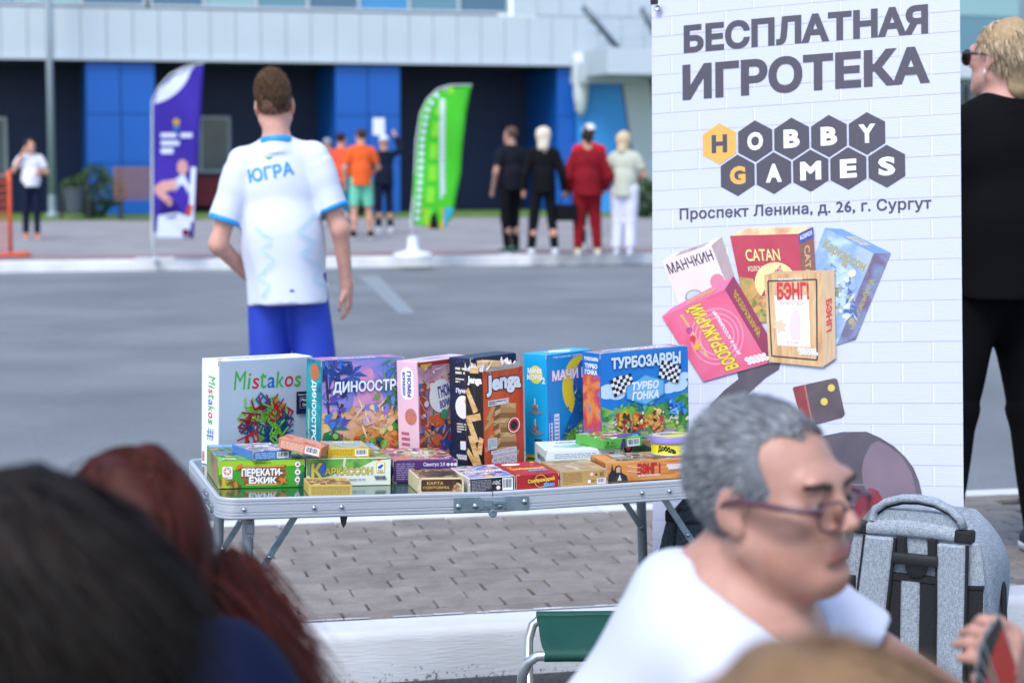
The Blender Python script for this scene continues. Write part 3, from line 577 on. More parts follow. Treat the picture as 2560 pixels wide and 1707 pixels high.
s_ = LEFT(r); s_.rr(.014, .16, .056, .238, .018, M_('#eef0f4')); s_.text('ГНОМЫ', .042, .198, .062, .014, M_('#3b3c94'), .05, R(-90)); s_.text('ВОРИШКИ', .024, .198, .055, .010, M_('#3b3c94'), .05, R(-90)); s_.disc(.045, .12, .02, ramp_mat('art_mauve', ['#8a5fb0', '#c87a4a', '#7a4a9a'], 60)); s_.lines_of_print(.012, .02, .04, .085, 5, M_('#b5607a'), 3); s_.build('spine_print', r, kind='stuff')
t_ = TOP(r); t_.rect(.03, .01, .16, .06, ramp_mat('art_lilac', ['#b8a8d8', '#cfc0e4', '#8a88c8'], 20)); t_.text('ГНОМЫ', .09, .035, .06, .02, M_('#4a5ab0'), .04, R(180)); t_.build('top_print', r)

# ---- navy box behind the brick game
r = game('game_box', 'dark navy box showing only its spine with a white round picture', 'game box', .055, .395, 33, .165, .07, .256, mat('navy_carton', '#1d2340', .45, noise=.1, nscale=30), worn=8)
s_ = LEFT(r); PW_ = M_('#dfe2ee'); sx = random.Random(2)
for _ in range(26): s_.disc(sx.uniform(.006, .064), sx.uniform(.01, .25), .0025, M_('#3b4676'), 6, up=False)
s_.k += 1; s_.lines_of_print(.02, .215, .06, .235, 2, M_('#d8d2b8'), 1); s_.lines_of_print(.02, .195, .055, .208, 2, M_('#d8d2b8'), 2); s_.text('Пуньк', .043, .176, .044, .014, PW_, .05); s_.disc(.043, .138, .025, M_('#e8e6ea'), 24, .028); s_.disc(.058, .152, .009, M_('#c89a50')); s_.lines_of_print(.022, .075, .056, .10, 4, M_('#c8c4b8'), 5); s_.rr(.032, .035, .05, .056, .002, PW_); s_.hexes(('HOBBY', 'WORLD'), .022, .020, .0036, PW_, M_('#1d2340')); s_.build('spine_print', r, kind='stuff')

# ---- torn box of wooden bricks
r = game('torn_game_box', 'tall torn red and black box with wooden bricks poking out of its top', 'game box', .058, .290, 35, .120, .056, .236, mat('red_carton', '#c03a20', .4, noise=.08, nscale=30))
f = FRONT(r); f.rect(.001, .001, .107, .235, ramp_mat('art_red_flame', ['#a82a18', '#c8401f', '#e0622c', '#b03018'], 6, .35)); WD = ramp_mat('art_wood', ['#a8763f', '#c8995c', '#dcb888', '#8f5f30'], 16, .5, stretch=(1, 1, 5))
for i in range(9):
    a = R(60 + 10 * i); f.poly([(.055, .10), (.055 + .2 * math.cos(a), min(.233, .10 + .13 * math.sin(a))), (.055 + .2 * math.cos(a + .06), min(.234, .10 + .13 * math.sin(a + .06)))], M_('#d9532a'), False)
f.k += 1; wr = random.Random(6)
for j in range(13):
    y = .155 - j * .0115; o = wr.uniform(-.004, .004)
    f.poly([(.048 + o, y), (.094 + o, y - .006), (.094 + o, y - .017), (.048 + o, y - .011)], [WD, M_('#b98a52'), M_('#8f6234')][j % 3], False); f.poly([(.030 + o, y - .006), (.047 + o, y), (.047 + o, y - .011), (.030 + o, y - .017)], [M_('#7d5228'), WD][j % 2], False)
f.k += 1
for x, y, a in ((.012, .11, 35), (.03, .07, -40), (.012, .055, 15), (.085, .035, -15), (.02, .135, 60)): ca, sa = math.cos(R(a)), math.sin(R(a)); f.poly([(x + p * ca - q * sa, y + p * sa + q * ca) for p, q in ((-.018, -.006), (.018, -.006), (.018, .006), (-.018, .006))], M_('#c79a5e'))
f.text('Jenga', .060, .198, .104, .050, WHITE, .05, edge=BLACK, ew=.05, arch=.004); f.rect(.012, .152, .075, .165, M_('#dedde2')); f.lines_of_print(.014, .154, .066, .163, 2, DKGREY, 2); f.ring(.07, .1585, .005, .001, RD) ; f.disc(.088, .098, .020, M_('#c2281f'), 24); f.ring(.088, .098, .018, .0025, WHITE); f.disc(.088, .098, .011, BLACK, 9)
f.rect(.008, .05, .036, .076, M_('#d8dade')); f.lines_of_print(.010, .052, .034, .074, 6, M_('#9a9aa4'), 7)
for i, tx in enumerate(('HOW DO YOU JENGA?', 'QUEL JOUEUR JENGA ETES-VOUS?', 'UND WIE STAPELST DU?', '¿COMO APILAS TU JENGA?')): f.rect(.018 + (i % 2) * .004, .0375 - i * .0095, .094, .0462 - i * .0095, WHITE); f.text(tx, .056 + (i % 2) * .002, .0418 - i * .0095, .07, .0062, RD, .02)
f.build('cover_print', r)
s_ = LEFT(r); s_.rect(.001, .001, .055, .235, M_('#1a1718'))
for i in range(12): a = R(70 + 18 * i); s_.poly([(.03, .13), (max(.002, min(.054, .03 + .1 * math.cos(a))), .13 + .1 * math.sin(a)), (max(.002, min(.054, .03 + .1 * math.cos(a + .12))), .13 + .1 * math.sin(a + .12))], M_('#2e2a2b'), False)
s_.k += 1; s_.text('Jenga', .03, .212, .044, .022, WHITE, .05)
for x, y, a, L in ((.018, .165, -62, .03), (.025, .125, 12, .022), (.02, .095, -65, .03), (.028, .045, -70, .04), (.015, .03, -50, .022), (.045, .06, 75, .02)): ca, sa = math.cos(R(a)), math.sin(R(a)); s_.poly([(x + p * ca - q * sa, y + p * sa + q * ca) for p, q in ((-L, -.008), (L, -.008), (L, .008), (-L, .008))], [WD, M_('#c79a5e')][int(L * 1000) % 2])
s_.build('spine_print', r, kind='stuff')
BW = mat('beech_wood', '#c9a578', .6, noise=.18, nscale=8, stretch=(1, 14, 14))
for i, (x, y, z, a, b) in enumerate(((.03, .028, .235, 8, 4), (.052, .030, .238, -6, -3), (.078, .027, .233, 14, 6), (.045, .02, .249, 70, 3), (.03, .012, .222, 4, 80))):
    o = bpy.data.objects.new('wooden_brick', MB().box((0, 0, 0), (.072, .024, .014), ch=.001).mesh('wooden_brick', [BW])); link(o, None, ('pale wooden brick lying low at the left of the torn box opening', 'pale wooden brick lying in the middle of the torn box opening', 'pale wooden brick lying at the right of the torn box opening', 'pale wooden brick lying crosswise on the other bricks of the torn box', 'pale wooden brick standing upright behind the torn edge of the box')[i], 'wooden brick', 'wooden bricks in the torn box'); o.matrix_world = r.matrix_world @ Matrix.Translation((x, y, z)) @ Euler((0, R(b), R(a))).to_matrix().to_4x4()
tp = mat('torn_paper', '#d6d5d4', .8, noise=.1, nscale=60); tr_ = random.Random(15)
for x0, y0, dx, dy in ((0, 0, 1, 0), (.0, .056, 0, -1), (.108, 0, 0, 1), (.0, .056, 1, 0)):
    fl = MB(); n = 12; L = .108 if dx else .056; lo = []; hi = []
    for i in range(n + 1):
        t = L * i / n; lo.append((x0 + dx * t, y0 + dy * t, .233)); k_ = tr_.uniform(.004, .024); ox = tr_.uniform(-.005, .005); hi.append((x0 + dx * t + ox * (1 if dy else .3), y0 + dy * t + (-.012 if dx and y0 == 0 else .0) * tr_.random() + ox * .4, .233 + k_))
    fl.add(lo + hi, [(i, i + 1, n + 2 + i, n + 1 + i) for i in range(n)]); fl.build('torn_flap', tp, r)

r.matrix_world = r.matrix_world @ Matrix.Diagonal((1.22, 1, 1, 1))
# ---- city building box
r = game('game_box', 'bright blue box with pictured towers and a yellow sun, behind the racing box', 'game box', .245, .405, 30, .168, .075, .255, mat('cyan_carton', '#18a4de', .4, noise=.04), worn=9)
f = FRONT(r); f.rect(.001, .001, .167, .254, M_('#128ad0')); f.disc(.12, .17, .065, M_('#e3c832'), 32, .075); f.disc(.155, .17, .062, M_('#2c63b0'), 32, .07); f.poly([(.13, .20), (.167, .20), (.167, .12), (.10, .06), (.05, .05), (.09, .11)], M_('#1d5fa6')); f.text('МАЧИ КОРО', .115, .202, .19, .026, M_('#eee6ef'), .04, edge=M_('#a56aa4'), ew=.03); f.text('Настольная градостро', .085, .246, .12, .008, M_('#bfe0f2'), .02)
f.poly([(.02, .002), (.166, .002), (.166, .10), (.14, .095), (.10, .07), (.06, .05), (.02, .02)], ramp_mat('art_green_hill', ['#1f6f52', '#4f9a3c', '#7fb83c', '#14504f'], 16)); br = random.Random(5)
for x0, w_, h_, c in ((.006, .012, .085, '#dfe8f2'), (.024, .018, .105, '#d6dff0'), (.008, .004, .11, '#5a6ab8'), (.012, .02, .03, '#b8343a'), (.05, .02, .025, '#c8d0c8'), (.075, .025, .035, '#d8c9a8'), (.105, .05, .05, '#2f7fae'), (.11, .012, .07, '#e0e6e8')):
    f.rect(x0, .004, x0 + w_, .004 + h_, M_(c))
    for i in range(int(h_ / .009)): f.rect(x0 + .002, .008 + i * .009, x0 + w_ - .002, .011 + i * .009, M_('#4f86c4'), False)
    f.k += 1
for _ in range(22): x, y = br.uniform(.07, .16), br.uniform(.07, .17); f.poly([(x - .003, y), (x + .003, y), (x, y + .008)], M_(br.choice(['#184f5c', '#e4edf4', '#163f7c'])), False)
f.busy(.05, .004, .166, .075, 110, ['#1f6f52', '#4f9a3c', '#9ac84a', '#14504f', '#d8e0e0', '#c8a868', '#2f6fb0', '#b8443a'], 9, .010); f.busy(.10, .08, .166, .16, 40, ['#163f7c', '#1d5fa6', '#184f5c', '#2f7f6a'], 10, .010, 's'); f.k += 1; f.build('cover_print', r)
s_ = LEFT(r); s_.disc(.04, .205, .022, M_('#e8d636')); s_.text('МАЧИ', .036, .214, .046, .013, WHITE, .05, edge=M_('#7fb9dc'), ew=.02); s_.text('КОРО', .036, .198, .05, .013, WHITE, .05, edge=M_('#7fb9dc'), ew=.02); s_.text('2', .066, .192, .01, .016, WHITE, .04)
for y in (.125, .075): s_.poly([(.012, y - .012), (.04, y - .02), (.066, y - .012), (.04, y - .004)], M_('#6f8fa0')); s_.rect(.026, y - .01, .046, y + .008, ramp_mat('art_tinytown', ['#d8d0c8', '#6a7a88', '#a04a3a'], 120)); s_.rect(.034, y + .006, .038, y + .022, M_('#cfd8e0'))
s_.rect(.034, .024, .058, .048, BLACK); s_.text('CM', .046, .041, .016, .008, M_('#caa24c'), .02); s_.text('ON', .046, .031, .016, .008, M_('#caa24c'), .02); s_.rect(.001, .001, .074, .009, M_('#d8c23a')); s_.build('spine_print', r, kind='stuff')
t_ = TOP(r); t_.disc(.085, .037, .028, M_('#d9cf4a')); t_.text('МАЧИ КОРО', .085, .037, .09, .022, WHITE, .05, R(180)); t_.build('top_print', r)

# ---- racing box
r = game('game_box', 'large blue box with silver title, chequered flags and a pictured race track', 'game box', .362, .345, 19, .247, .072, .258, mat('azure_carton', '#1767b8', .4, noise=.1, nscale=15), worn=11)
f = FRONT(r); f.rect(.001, .001, .246, .257, ramp_mat('art_blue_sky', ['#0f5cb8', '#1f7ad0', '#2a8ad8'], 3, .3, stretch=(.4, 1, 1))); CL = M_('#c6def2')
for x, y, rx in ((.02, .165, .03), (.045, .158, .025), (.215, .165, .03), (.19, .158, .022), (.235, .185, .015)): f.disc(x, y, rx, CL, 16, rx * .6)
f.poly([(.001, .001), (.246, .001), (.246, .155), (.21, .13), (.17, .12), (.12, .118), (.07, .125), (.03, .118), (.001, .13)], ramp_mat('art_meadow', ['#2d6f2c', '#5a9a34', '#8fc04a', '#2f86a8', '#3f8a3a'], 13)); f.poly([(.001, .085), (.06, .07), (.13, .04), (.19, .001), (.246, .001), (.246, .03), (.2, .05), (.12, .075), (.05, .10), (.001, .105)], ramp_mat('art_track', ['#8f8a86', '#aaa49c', '#c8b494'], 20)); f.disc(.05, .03, .05, ramp_mat('art_daisy', ['#5f9a3a', '#cfd8a8', '#e8ecd0', '#4a8a34'], 60), 18, .03); f.disc(.225, .10, .03, ramp_mat('art_bush', ['#1f5f28', '#3f8a34', '#68a848'], 60), 14, .04)
f.busy(.002, .002, .245, .10, 170, ['#2d6f2c', '#5a9a34', '#8fc04a', '#a8d060', '#e8ecd0', '#c8b494', '#3f7a3a', '#d8d0a0'], 11, .014); f.busy(.002, .09, .245, .13, 60, ['#2f7f5a', '#4a9a48', '#1f6a8a', '#6fb07a'], 12, .016, 'ds'); f.text('ТУРБОЗАВРЫ', .126, .232, .195, .030, M_('#d4e6f4'), .05, edge=M_('#0d4a9c'), ew=.04, persp=.12)
for x0, y0, sx_, a in ((.036, .150, 1, 16), (.158, .185, 1, -14)):
    for i in range(7):
        for j in range(5):
            px, py = i * .0085, j * .0085; ca, sa = math.cos(R(a)), math.sin(R(a)); wv = .003 * math.sin(i * .9)
            f.poly([(x0 + (px + dx) * ca - (py + dy + wv) * sa, y0 + (px + dx) * sa + (py + dy + wv) * ca) for dx, dy in ((0, 0), (.0086, 0), (.0086, .0086), (0, .0086))], WHITE if (i + j) % 2 else BLACK, False)
f.k += 1; f.poly([(.068, .172), (.122, .200), (.176, .180), (.176, .145), (.122, .122), (.068, .143)], M_('#2a86cc')); f.poly([(.071, .170), (.122, .196), (.173, .178), (.173, .147), (.122, .126), (.071, .145)], ramp_mat('art_iceblue', ['#3f9ada', '#6fb8e6', '#3a90d4'], 5)); f.text('ТУРБО', .122, .172, .076, .021, WHITE, .05, shear=.15); f.text('ГОНКА', .122, .148, .076, .021, WHITE, .05, shear=.15)
for x, y, rx, ry, cs in ((.06, .098, .020, .016, ['#b08a1c', '#e0b82c', '#3a3020']), (.097, .085, .020, .024, ['#a82a1c', '#d8502c', '#e8a030']), (.145, .078, .026, .022, ['#d86a34', '#e8b060', '#c23a3a']), (.205, .11, .026, .018, ['#1b5fae', '#2f8ad8', '#1b4a94'])):
    for q in range(5): f.disc(x + br.uniform(-.5, .5) * rx, y + br.uniform(-.5, .5) * ry, rx * .6, ramp_mat('art_blob%d' % int(x * 1e3), cs, 60), 9, ry * .6, br.uniform(0, 3))
f.busy(.04, .06, .17, .11, 70, ['#d8b02c', '#c23a2c', '#e0803a', '#e8c070', '#3a3024', '#7a2a2a', '#f0e0b0'], 13, .014); f.busy(.185, .095, .23, .125, 20, ['#1b5fae', '#3f9ae0', '#1b4a94', '#8fc8f0'], 14, .014, 'sl')
for x, y, L, c in ((.088, .036, .062, '#2a4fa8'), (.185, .034, .082, '#d06aa8')):       # plain pictured race cars
    f.poly([(x - L / 2, y - .012), (x + L / 2, y - .012), (x + L / 2, y + .006), (x + L * .3, y + .010), (x + L * .16, y + .024), (x - L * .16, y + .024), (x - L * .32, y + .009), (x - L / 2, y + .004)], M_(c)); f.poly([(x - L * .13, y + .021), (x + L * .13, y + .021), (x + L * .22, y + .010), (x - L * .22, y + .010)], M_('#5fb0d8'))
    for q in (-.3, .3): f.disc(x + q * L, y - .012, .0125, BLACK); f.disc(x + q * L, y - .012, .006, M_('#b83a5a'))
f.build('cover_print', r)
s_ = LEFT(r); s_.rect(.001, .001, .071, .257, ramp_mat('art_spine_mix', ['#1f6fc0', '#e08a3a', '#c23a4a', '#2a8ad0', '#d8b04a'], 14)); s_.rect(.001, .205, .071, .257, M_('#1767b8')); s_.text('ТУРБОЗАВРЫ', .036, .243, .058, .009, WHITE, .04); s_.text('ТУРБО', .036, .226, .05, .012, WHITE, .05); s_.text('ГОНКА', .036, .211, .05, .012, WHITE, .05); s_.build('spine_print', r, kind='stuff')
t_ = TOP(r); t_.rect(.001, .001, .246, .071, ramp_mat('art_racetop', ['#3a78b8', '#8fb0c8', '#a05a5a', '#5a9a60'], 20)); t_.text('ТУРБОГОНКА', .15, .036, .14, .03, WHITE, .05, R(180)); t_.build('top_print', r)

r.matrix_world = r.matrix_world @ Matrix.Diagonal((1.10, 1, 1, 1))
# ---- green hedgehog box
GB = mat('leaf_green_carton', '#3a9a2a', .4, noise=.06)
r = game('game_box', 'flat green box with white title on a pictured wooden board', 'game box', -.581, .152, -1, .190, .245, .062, GB, lid=.0, worn=13)
f = FRONT(r); f.poly([(.001, .061), (.189, .061), (.189, .05), (.12, .045), (.06, .05), (.02, .035), (.001, .03)], M_('#9ac42c')); f.poly([(.04, .048), (.150, .050), (.147, .040), (.150, .030), (.143, .022), (.135, .008), (.055, .006), (.057, .014), (.047, .024), (.050, .034)], ramp_mat('art_board', ['#5a2f16', '#7f4a22', '#a06a34', '#4a2412'], 10, stretch=(1, 1, 7))); f.rect(.05, .0465, .145, .0485, M_('#e0a844')); f.rect(.06, .006, .13, .009, M_('#d89a3a'))
f.text('ПЕРЕКАТИ-', .096, .035, .090, .017, WHITE, .05, edge=M_('#3a1d0e'), ew=.04, persp=-.2); f.text('ЁЖИК', .098, .019, .062, .018, WHITE, .05, edge=M_('#3a1d0e'), ew=.04); f.rr(.009, .021, .031, .048, .002, M_('#eceef0')); f.ring(.020, .038, .0085, .0018, M_('#d9542c'), 14)
for i in range(5): f.disc(.020 + .0045 * math.cos(i * 1.26), .038 + .0045 * math.sin(i * 1.26), .0016, M_('#d9542c'), 8)
f.lines_of_print(.011, .022, .029, .026, 2, M_('#d9542c'), 1); f.poly([(.001, .001), (.05, .001), (.048, .012), (.035, .02), (.02, .018), (.008, .028), (.001, .02)], ramp_mat('art_mushroom', ['#8f7a1c', '#c8b83a', '#5a3a1a', '#b88a2a'], 40)); f.text('НАСТОЛЬНАЯ ИГРА', .098, .0555, .034, .0035, M_('#2f4a14'), .02)
for i, y in enumerate((.051, .034, .017)): f.disc(.174, y, .0062, WHITE); f.disc(.174, y, .003, M_('#c03a3a'), 8); f.text(('4+', '3-6', '20')[i], .174, y - .009, .006, .003, WHITE, .02)
f.poly([(.137, .024), (.143, .020), (.150, .024), (.147, .016), (.152, .010), (.143, .012), (.136, .006), (.137, .014), (.131, .018)], M_('#d8702c')); f.poly([(.04, .05), (.052, .056), (.05, .045), (.038, .041)], M_('#d8702c')); f.poly([(.189, .001), (.189, .04), (.18, .025), (.176, .001)], M_('#1f5f4a')); f.build('front_print', r)
t_ = TOP(r); t_.rect(.002, .002, .188, .243, ramp_mat('art_forest_top', ['#2a6a24', '#4f9a3c', '#7fb84a', '#3f7fae', '#9a5a3a'], 9)); t_.busy(.004, .004, .186, .2, 130, ['#2a6a24', '#4f9a3c', '#8fc84a', '#b84a34', '#c88a4a', '#3f7a3a', '#1f5a2a'], 15, .02); t_.rect(.002, .2, .188, .243, M_('#6fa8d4')); t_.rect(.012, .008, .04, .022, WHITE); t_.lines_of_print(.014, .01, .038, .02, 2, M_('#b8505a'), 3); t_.build('top_print', r)
LEFT(r).rect(.002, .001, .243, .061, ramp_mat('art_forest_side', ['#3f7f34', '#6f9a4a', '#b06a4a', '#356a3a'], 12)).build('side_print', r)

# ---- medieval landscape box
r = game('game_box', 'flat box with gold title on a green and cream landscape, between green and purple boxes', 'game box', -.387, .152, -1, .190, .238, .062, mat('cream_carton', '#dfe3d6', .4, noise=.03), worn=14)
f = FRONT(r); f.poly([(.001, .061), (.189, .061), (.189, .058), (.15, .055), (.12, .04), (.085, .034), (.05, .022), (.02, .018), (.001, .025)], ramp_mat('art_fields', ['#1f6a34', '#3f8a3c', '#78b04a', '#2a7a3c'], 14)); f.poly([(.150, .061), (.175, .061), (.163, .054)], M_('#b06a3a')); f.line([(.086, .061), (.084, .045), (.09, .036)], .005, M_('#d6d2c8')); f.rect(.009, .021, .044, .052, M_('#2a52a0')); f.rect(.0105, .0225, .0425, .0505, ramp_mat('art_blue_tile', ['#2f5fb0', '#4a7ac4', '#23479a'], 40))
f.text('К', .024, .0355, .026, .034, M_('#dcc452'), .05, edge=M_('#4a4420'), ew=.03); f.text('АРКАССОН', .095, .033, .108, .017, M_('#d3bd55'), .03, edge=M_('#5f5a30'), ew=.03); f.rr(.157, .028, .176, .052, .001, M_('#e2c23a')); f.rect(.159, .030, .174, .050, M_('#eef0ee')); f.poly([(.160, .042), (.170, .048), (.173, .044), (.168, .038), (.162, .037)], BL); f.text('HANS IM', .1665, .0345, .012, .003, M_('#b0703a'), .02); f.text('GLUECK', .1665, .0312, .012, .003, M_('#b0703a'), .02); f.hexes(('HOBBY', 'WORLD'), .155, .0195, .0026, BLACK, WHITE); f.lines_of_print(.095, .012, .14, .0165, 1, M_('#8a93a8'), 2); f.build('front_print', r)
t_ = TOP(r); t_.rect(.002, .002, .188, .236, ramp_mat('art_land_top', ['#3a7fb8', '#8ab8d8', '#6f9a4a', '#a88a58', '#4a8a4a'], 8)); t_.rect(.002, .18, .188, .236, M_('#4f98cf')); t_.busy(.004, .004, .186, .18, 130, ['#6f9a4a', '#a88a58', '#c87a4a', '#4a8a4a', '#b8a878', '#8a5a3a', '#cfd8e0'], 16, .022); t_.text('КАРКАССОН', .09, .215, .15, .02, M_('#c8b44a'), .04); t_.build('top_print', r)

# ---- small yellow box
def textbox(r, col, ink, bar=None, n=7, seed=1, x1=None):
    w, h = r['w'], r['h']; f = FRONT(r); f.lines_of_print(w * .06, h * .12, x1 or w * .94, h * .86, n, ink, seed, .5, True)
    if bar: f.barcode(bar[0], h * .12, bar[1], h * .86, WHITE, BLACK, seed)
    return f
r = game('card_box', 'small flat yellow box lying by the front rim below the gold-lettered box', 'card box', -.403, .022, -3, .094, .098, .0245, mat('yellow_carton', '#c8ad5a', .45), ch=.001)
textbox(r, None, M_('#8f7a3a'), None, 7, 2).build('front_print', r); t_ = TOP(r); t_.rect(.003, .003, .091, .095, ramp_mat('art_brown', ['#5a3a28', '#8a6040', '#b89060', '#6f4a34'], 20)); t_.busy(.005, .005, .089, .078, 60, ['#3f2a1c', '#8a6040', '#c8a060', '#7a2f24', '#d8c080'], 24, .016); t_.rect(.003, .078, .091, .095, M_('#c8ad5a')); t_.build('top_print', r)
# ---- crushed blue card box, orange box leaning on it, yellow strip box
r = game('card_box', 'crumpled blue card box with white barcode on top of the green box', 'card box', -.507, .140, 13, .090, .130, .019, mat('blue_carton', '#3f74b8', .45, noise=.1, nscale=40), lift=.0624, ch=.001, worn=17)
f = textbox(r, None, M_('#9fbde0'), (.056, .084), 4, 5, .052); f.build('front_print', r); t_ = TOP(r); t_.rect(.003, .003, .087, .127, ramp_mat('art_pastel', ['#9ab0c8', '#c8d0d8', '#b890a8', '#7f9a70', '#a8b8d0'], 16)); t_.text('РАСКРАСКИ'[:0] or '—', .04, .11, .05, .004, BL, .02); t_.busy(.004, .004, .086, .126, 80, ['#c8d0d8', '#b890a8', '#7f9a70', '#5f7fb8', '#e0e0e4', '#a86a7a'], 19, .016); t_.build('top_print', r)
r = game('card_box', 'small orange card box propped aslant on the crumpled blue one', 'card box', -.452, .150, -24, .098, .070, .022, mat('orange_carton', '#c87a5c', .5, noise=.08, nscale=30), lift=.0885, ch=.001, tilt=Matrix.Rotation(R(11), 4, 'Y'))
f = textbox(r, None, M_('#e3c4b4'), (.062, .094), 6, 6, .058); f.build('front_print', r); TOP(r).rect(.003, .003, .095, .067, ramp_mat('art_orange', ['#b05a3a', '#d89a7a', '#a84a3a'], 30)).build('top_print', r)
r = game('card_box', 'small yellow box with barcode on top of the gold-lettered box', 'card box', -.337, .166, -2, .094, .120, .020, mat('sun_yellow_carton', '#d8b62c', .45), lift=.0624, ch=.001)
f = textbox(r, None, M_('#a0801c'), (.062, .090), 5, 8, .058); f.build('front_print', r); t_ = TOP(r); t_.rect(.003, .003, .091, .117, ramp_mat('art_bluesand', ['#3a7aa8', '#88b0b8', '#c8a868', '#6f9a5a'], 22)); t_.text('ЖМИ', .047, .09, .05, .018, M_('#e8e4d0'), .05, edge=M_('#3a5a8a'), ew=.03); t_.build('top_print', r)
# ---- purple box
PU = mat('purple_carton', '#4b2a66', .4, noise=.06)
r = game('game_box', 'flat purple box with white lettering behind the small card boxes', 'game box', -.187, .174, -1, .148, .192, .051, PU, worn=20)
f = FRONT(r); LV = M_('#cfc6de'); f.text('Свинтус 2.0', .095, .04, .05, .011, LV, .03); f.lines_of_print(.008, .006, .05, .045, 8, M_('#8f7fa8'), 4); [f.disc(x, .04, .0038, LV, 10) for x in (.127, .136, .144)]; f.text('EAC', .062, .012, .008, .006, LV, .01); f.build('front_print', r)
t_ = TOP(r); t_.rect(.003, .003, .145, .189, ramp_mat('art_violet', ['#5a2a68', '#8a4a7a', '#c87858', '#a85a90', '#4a2458'], 12)); t_.disc(.074, .11, .05, ramp_mat('art_swirl', ['#8fae4a', '#d8d0c0', '#4a2a5a', '#c88a58'], 18), 24, .06); t_.busy(.01, .04, .14, .185, 90, ['#8fae4a', '#d8d0c0', '#4a2a5a', '#c88a58', '#e0a0b0', '#2f1f3a'], 17, .022); t_.text('Свинтус 2.0', .085, .02, .1, .018, LV, .04); t_.build('top_print', r)
# ---- front row of small boxes
r = game('card_box', 'small cream box with brown panel and gold lettering on the front edge', 'card box', -.163, .022, -3, .102, .130, .034, mat('parchment_carton', '#d2c49c', .5, noise=.08, nscale=30), worn=21)
f = FRONT(r); f.rr(.007, .004, .097, .0305, .004, ramp_mat('art_oldwood', ['#2f1c12', '#4a2d1a', '#5f3c22'], 12, stretch=(6, 1, 1))); GD_ = M_('#d2b060'); f.text('КАРТА', .038, .0225, .036, .0065, GD_, .01); f.text('СОКРОВИЩ', .040, .0125, .058, .0065, GD_, .01); f.poly([(.074, .004), (.097, .004), (.096, .018), (.088, .024), (.080, .018)], ramp_mat('art_figure', ['#c8a06a', '#8a5a3a', '#d8c8a0', '#5a3a2a'], 70)); f.build('front_print', r)
t_ = TOP(r); t_.rect(.004, .004, .098, .126, ramp_mat('art_sepia', ['#3a281c', '#6a4c34', '#a8875c', '#4a3424'], 16)); t_.busy(.006, .006, .096, .124, 70, ['#3a281c', '#6a4c34', '#a8875c', '#d0b080', '#2a1c12'], 20, .018); t_.disc(.05, .06, .04, ramp_mat('art_sepia_dark', ['#1f140e', '#3f2a1c', '#7a5a3a'], 20), 20, .035); t_.build('top_print', r)
r = game('card_box', 'small black and white box with barcode beside the table hinge', 'card box', -.050, .010, 1, .104, .175, .034, mat('white_gloss_carton', '#dcdce2', .35), worn=22)
f = FRONT(r); f.rect(.002, .002, .102, .033, BLACK); f.lines_of_print(.005, .005, .05, .030, 8, M_('#8a8a92'), 6); f.text('EAC', .0655, .022, .011, .009, WHITE, .01); f.poly([(.052, .019), (.060, .019), (.056, .026)], WHITE); f.poly([(.0535, .0198), (.0585, .0198), (.056, .0242)], BLACK); f.disc(.0655, .0105, .005, WHITE); f.ring(.0655, .0105, .0045, .0008, RD); f.barcode(.075, .004, .099, .031, WHITE, BLACK, 7); f.build('front_print', r)
t_ = TOP(r); t_.rect(.003, .003, .101, .172, ramp_mat('art_collage', ['#a83a3a', '#d8b0a0', '#5a7ab8', '#e0d8d8', '#7a5a8a'], 14)); t_.busy(.004, .004, .1, .17, 90, ['#a83a3a', '#d8b0a0', '#5a7ab8', '#e0d8d8', '#7a5a8a', '#e8c070', '#3a4a8a'], 18, .018); t_.text('СООБРАЖАРИЙ', .055, .085, .085, .03, WHITE, .05, edge=M_('#4a3a78'), ew=.04); t_.build('top_print', r)
r = game('card_box', 'small dark red box with yellow and blue title', 'card box', .058, .016, 1, .099, .178, .034, mat('crimson_carton', '#a82226', .4, noise=.12, nscale=25), worn=23)
f = FRONT(r); f.disc(.056, .018, .030, M_('#8a171c'), 20, .014); f.ring(.056, .018, .0145, .0015, M_('#e0b43a')); f.text('Соображарий', .058, .0195, .062, .011, M_('#ecc94a'), .04, R(4), edge=M_('#7a1216'), ew=.04); f.text('ДВА!!', .075, .008, .026, .009, M_('#5fb4e4'), .05, edge=M_('#143f7a'), ew=.03); f.build('front_print', r)
t_ = TOP(r); t_.rect(.003, .003, .096, .175, ramp_mat('art_redswirl', ['#8a1a1f', '#b82a2c', '#a02024'], 10)); t_.text('Соображарий', .05, .08, .08, .03, M_('#ecc94a'), .05); t_.text('ДВА!!', .065, .05, .045, .02, M_('#5fb4e4'), .05); t_.disc(.03, .145, .022, WHITE, 18, .014); [t_.rect(*q, M_('#d8a83a')) for q in ((.08, .15, .09, .17), (.01, .1, .02, .11), (.07, .12, .078, .128))]; t_.build('top_print', r)
r = game('card_box', 'small kraft brown box with fine print and a little barcode', 'card box', .160, .014, 0, .108, .158, .036, mat('kraft_carton', '#b8935a', .55, noise=.05, nscale=40), worn=24)
f = FRONT(r); KB = M_('#8f6d3c'); f.lines_of_print(.006, .006, .05, .032, 8, KB, 9, .45); f.disc(.072, .026, .005, M_('#e6d8cc')); f.ring(.072, .026, .0045, .0008, RD); f.poly([(.079, .023), (.086, .023), (.0825, .029)], M_('#5a4322')); f.text('EAC', .096, .026, .01, .010, M_('#5a4322'), .01); f.barcode(.084, .004, .104, .016, WHITE, BLACK, 9); f.disc(.066, .010, .004, WHITE); f.lines_of_print(.070, .009, .081, .013, 2, M_('#3a2c18'), 3); f.build('front_print', r)
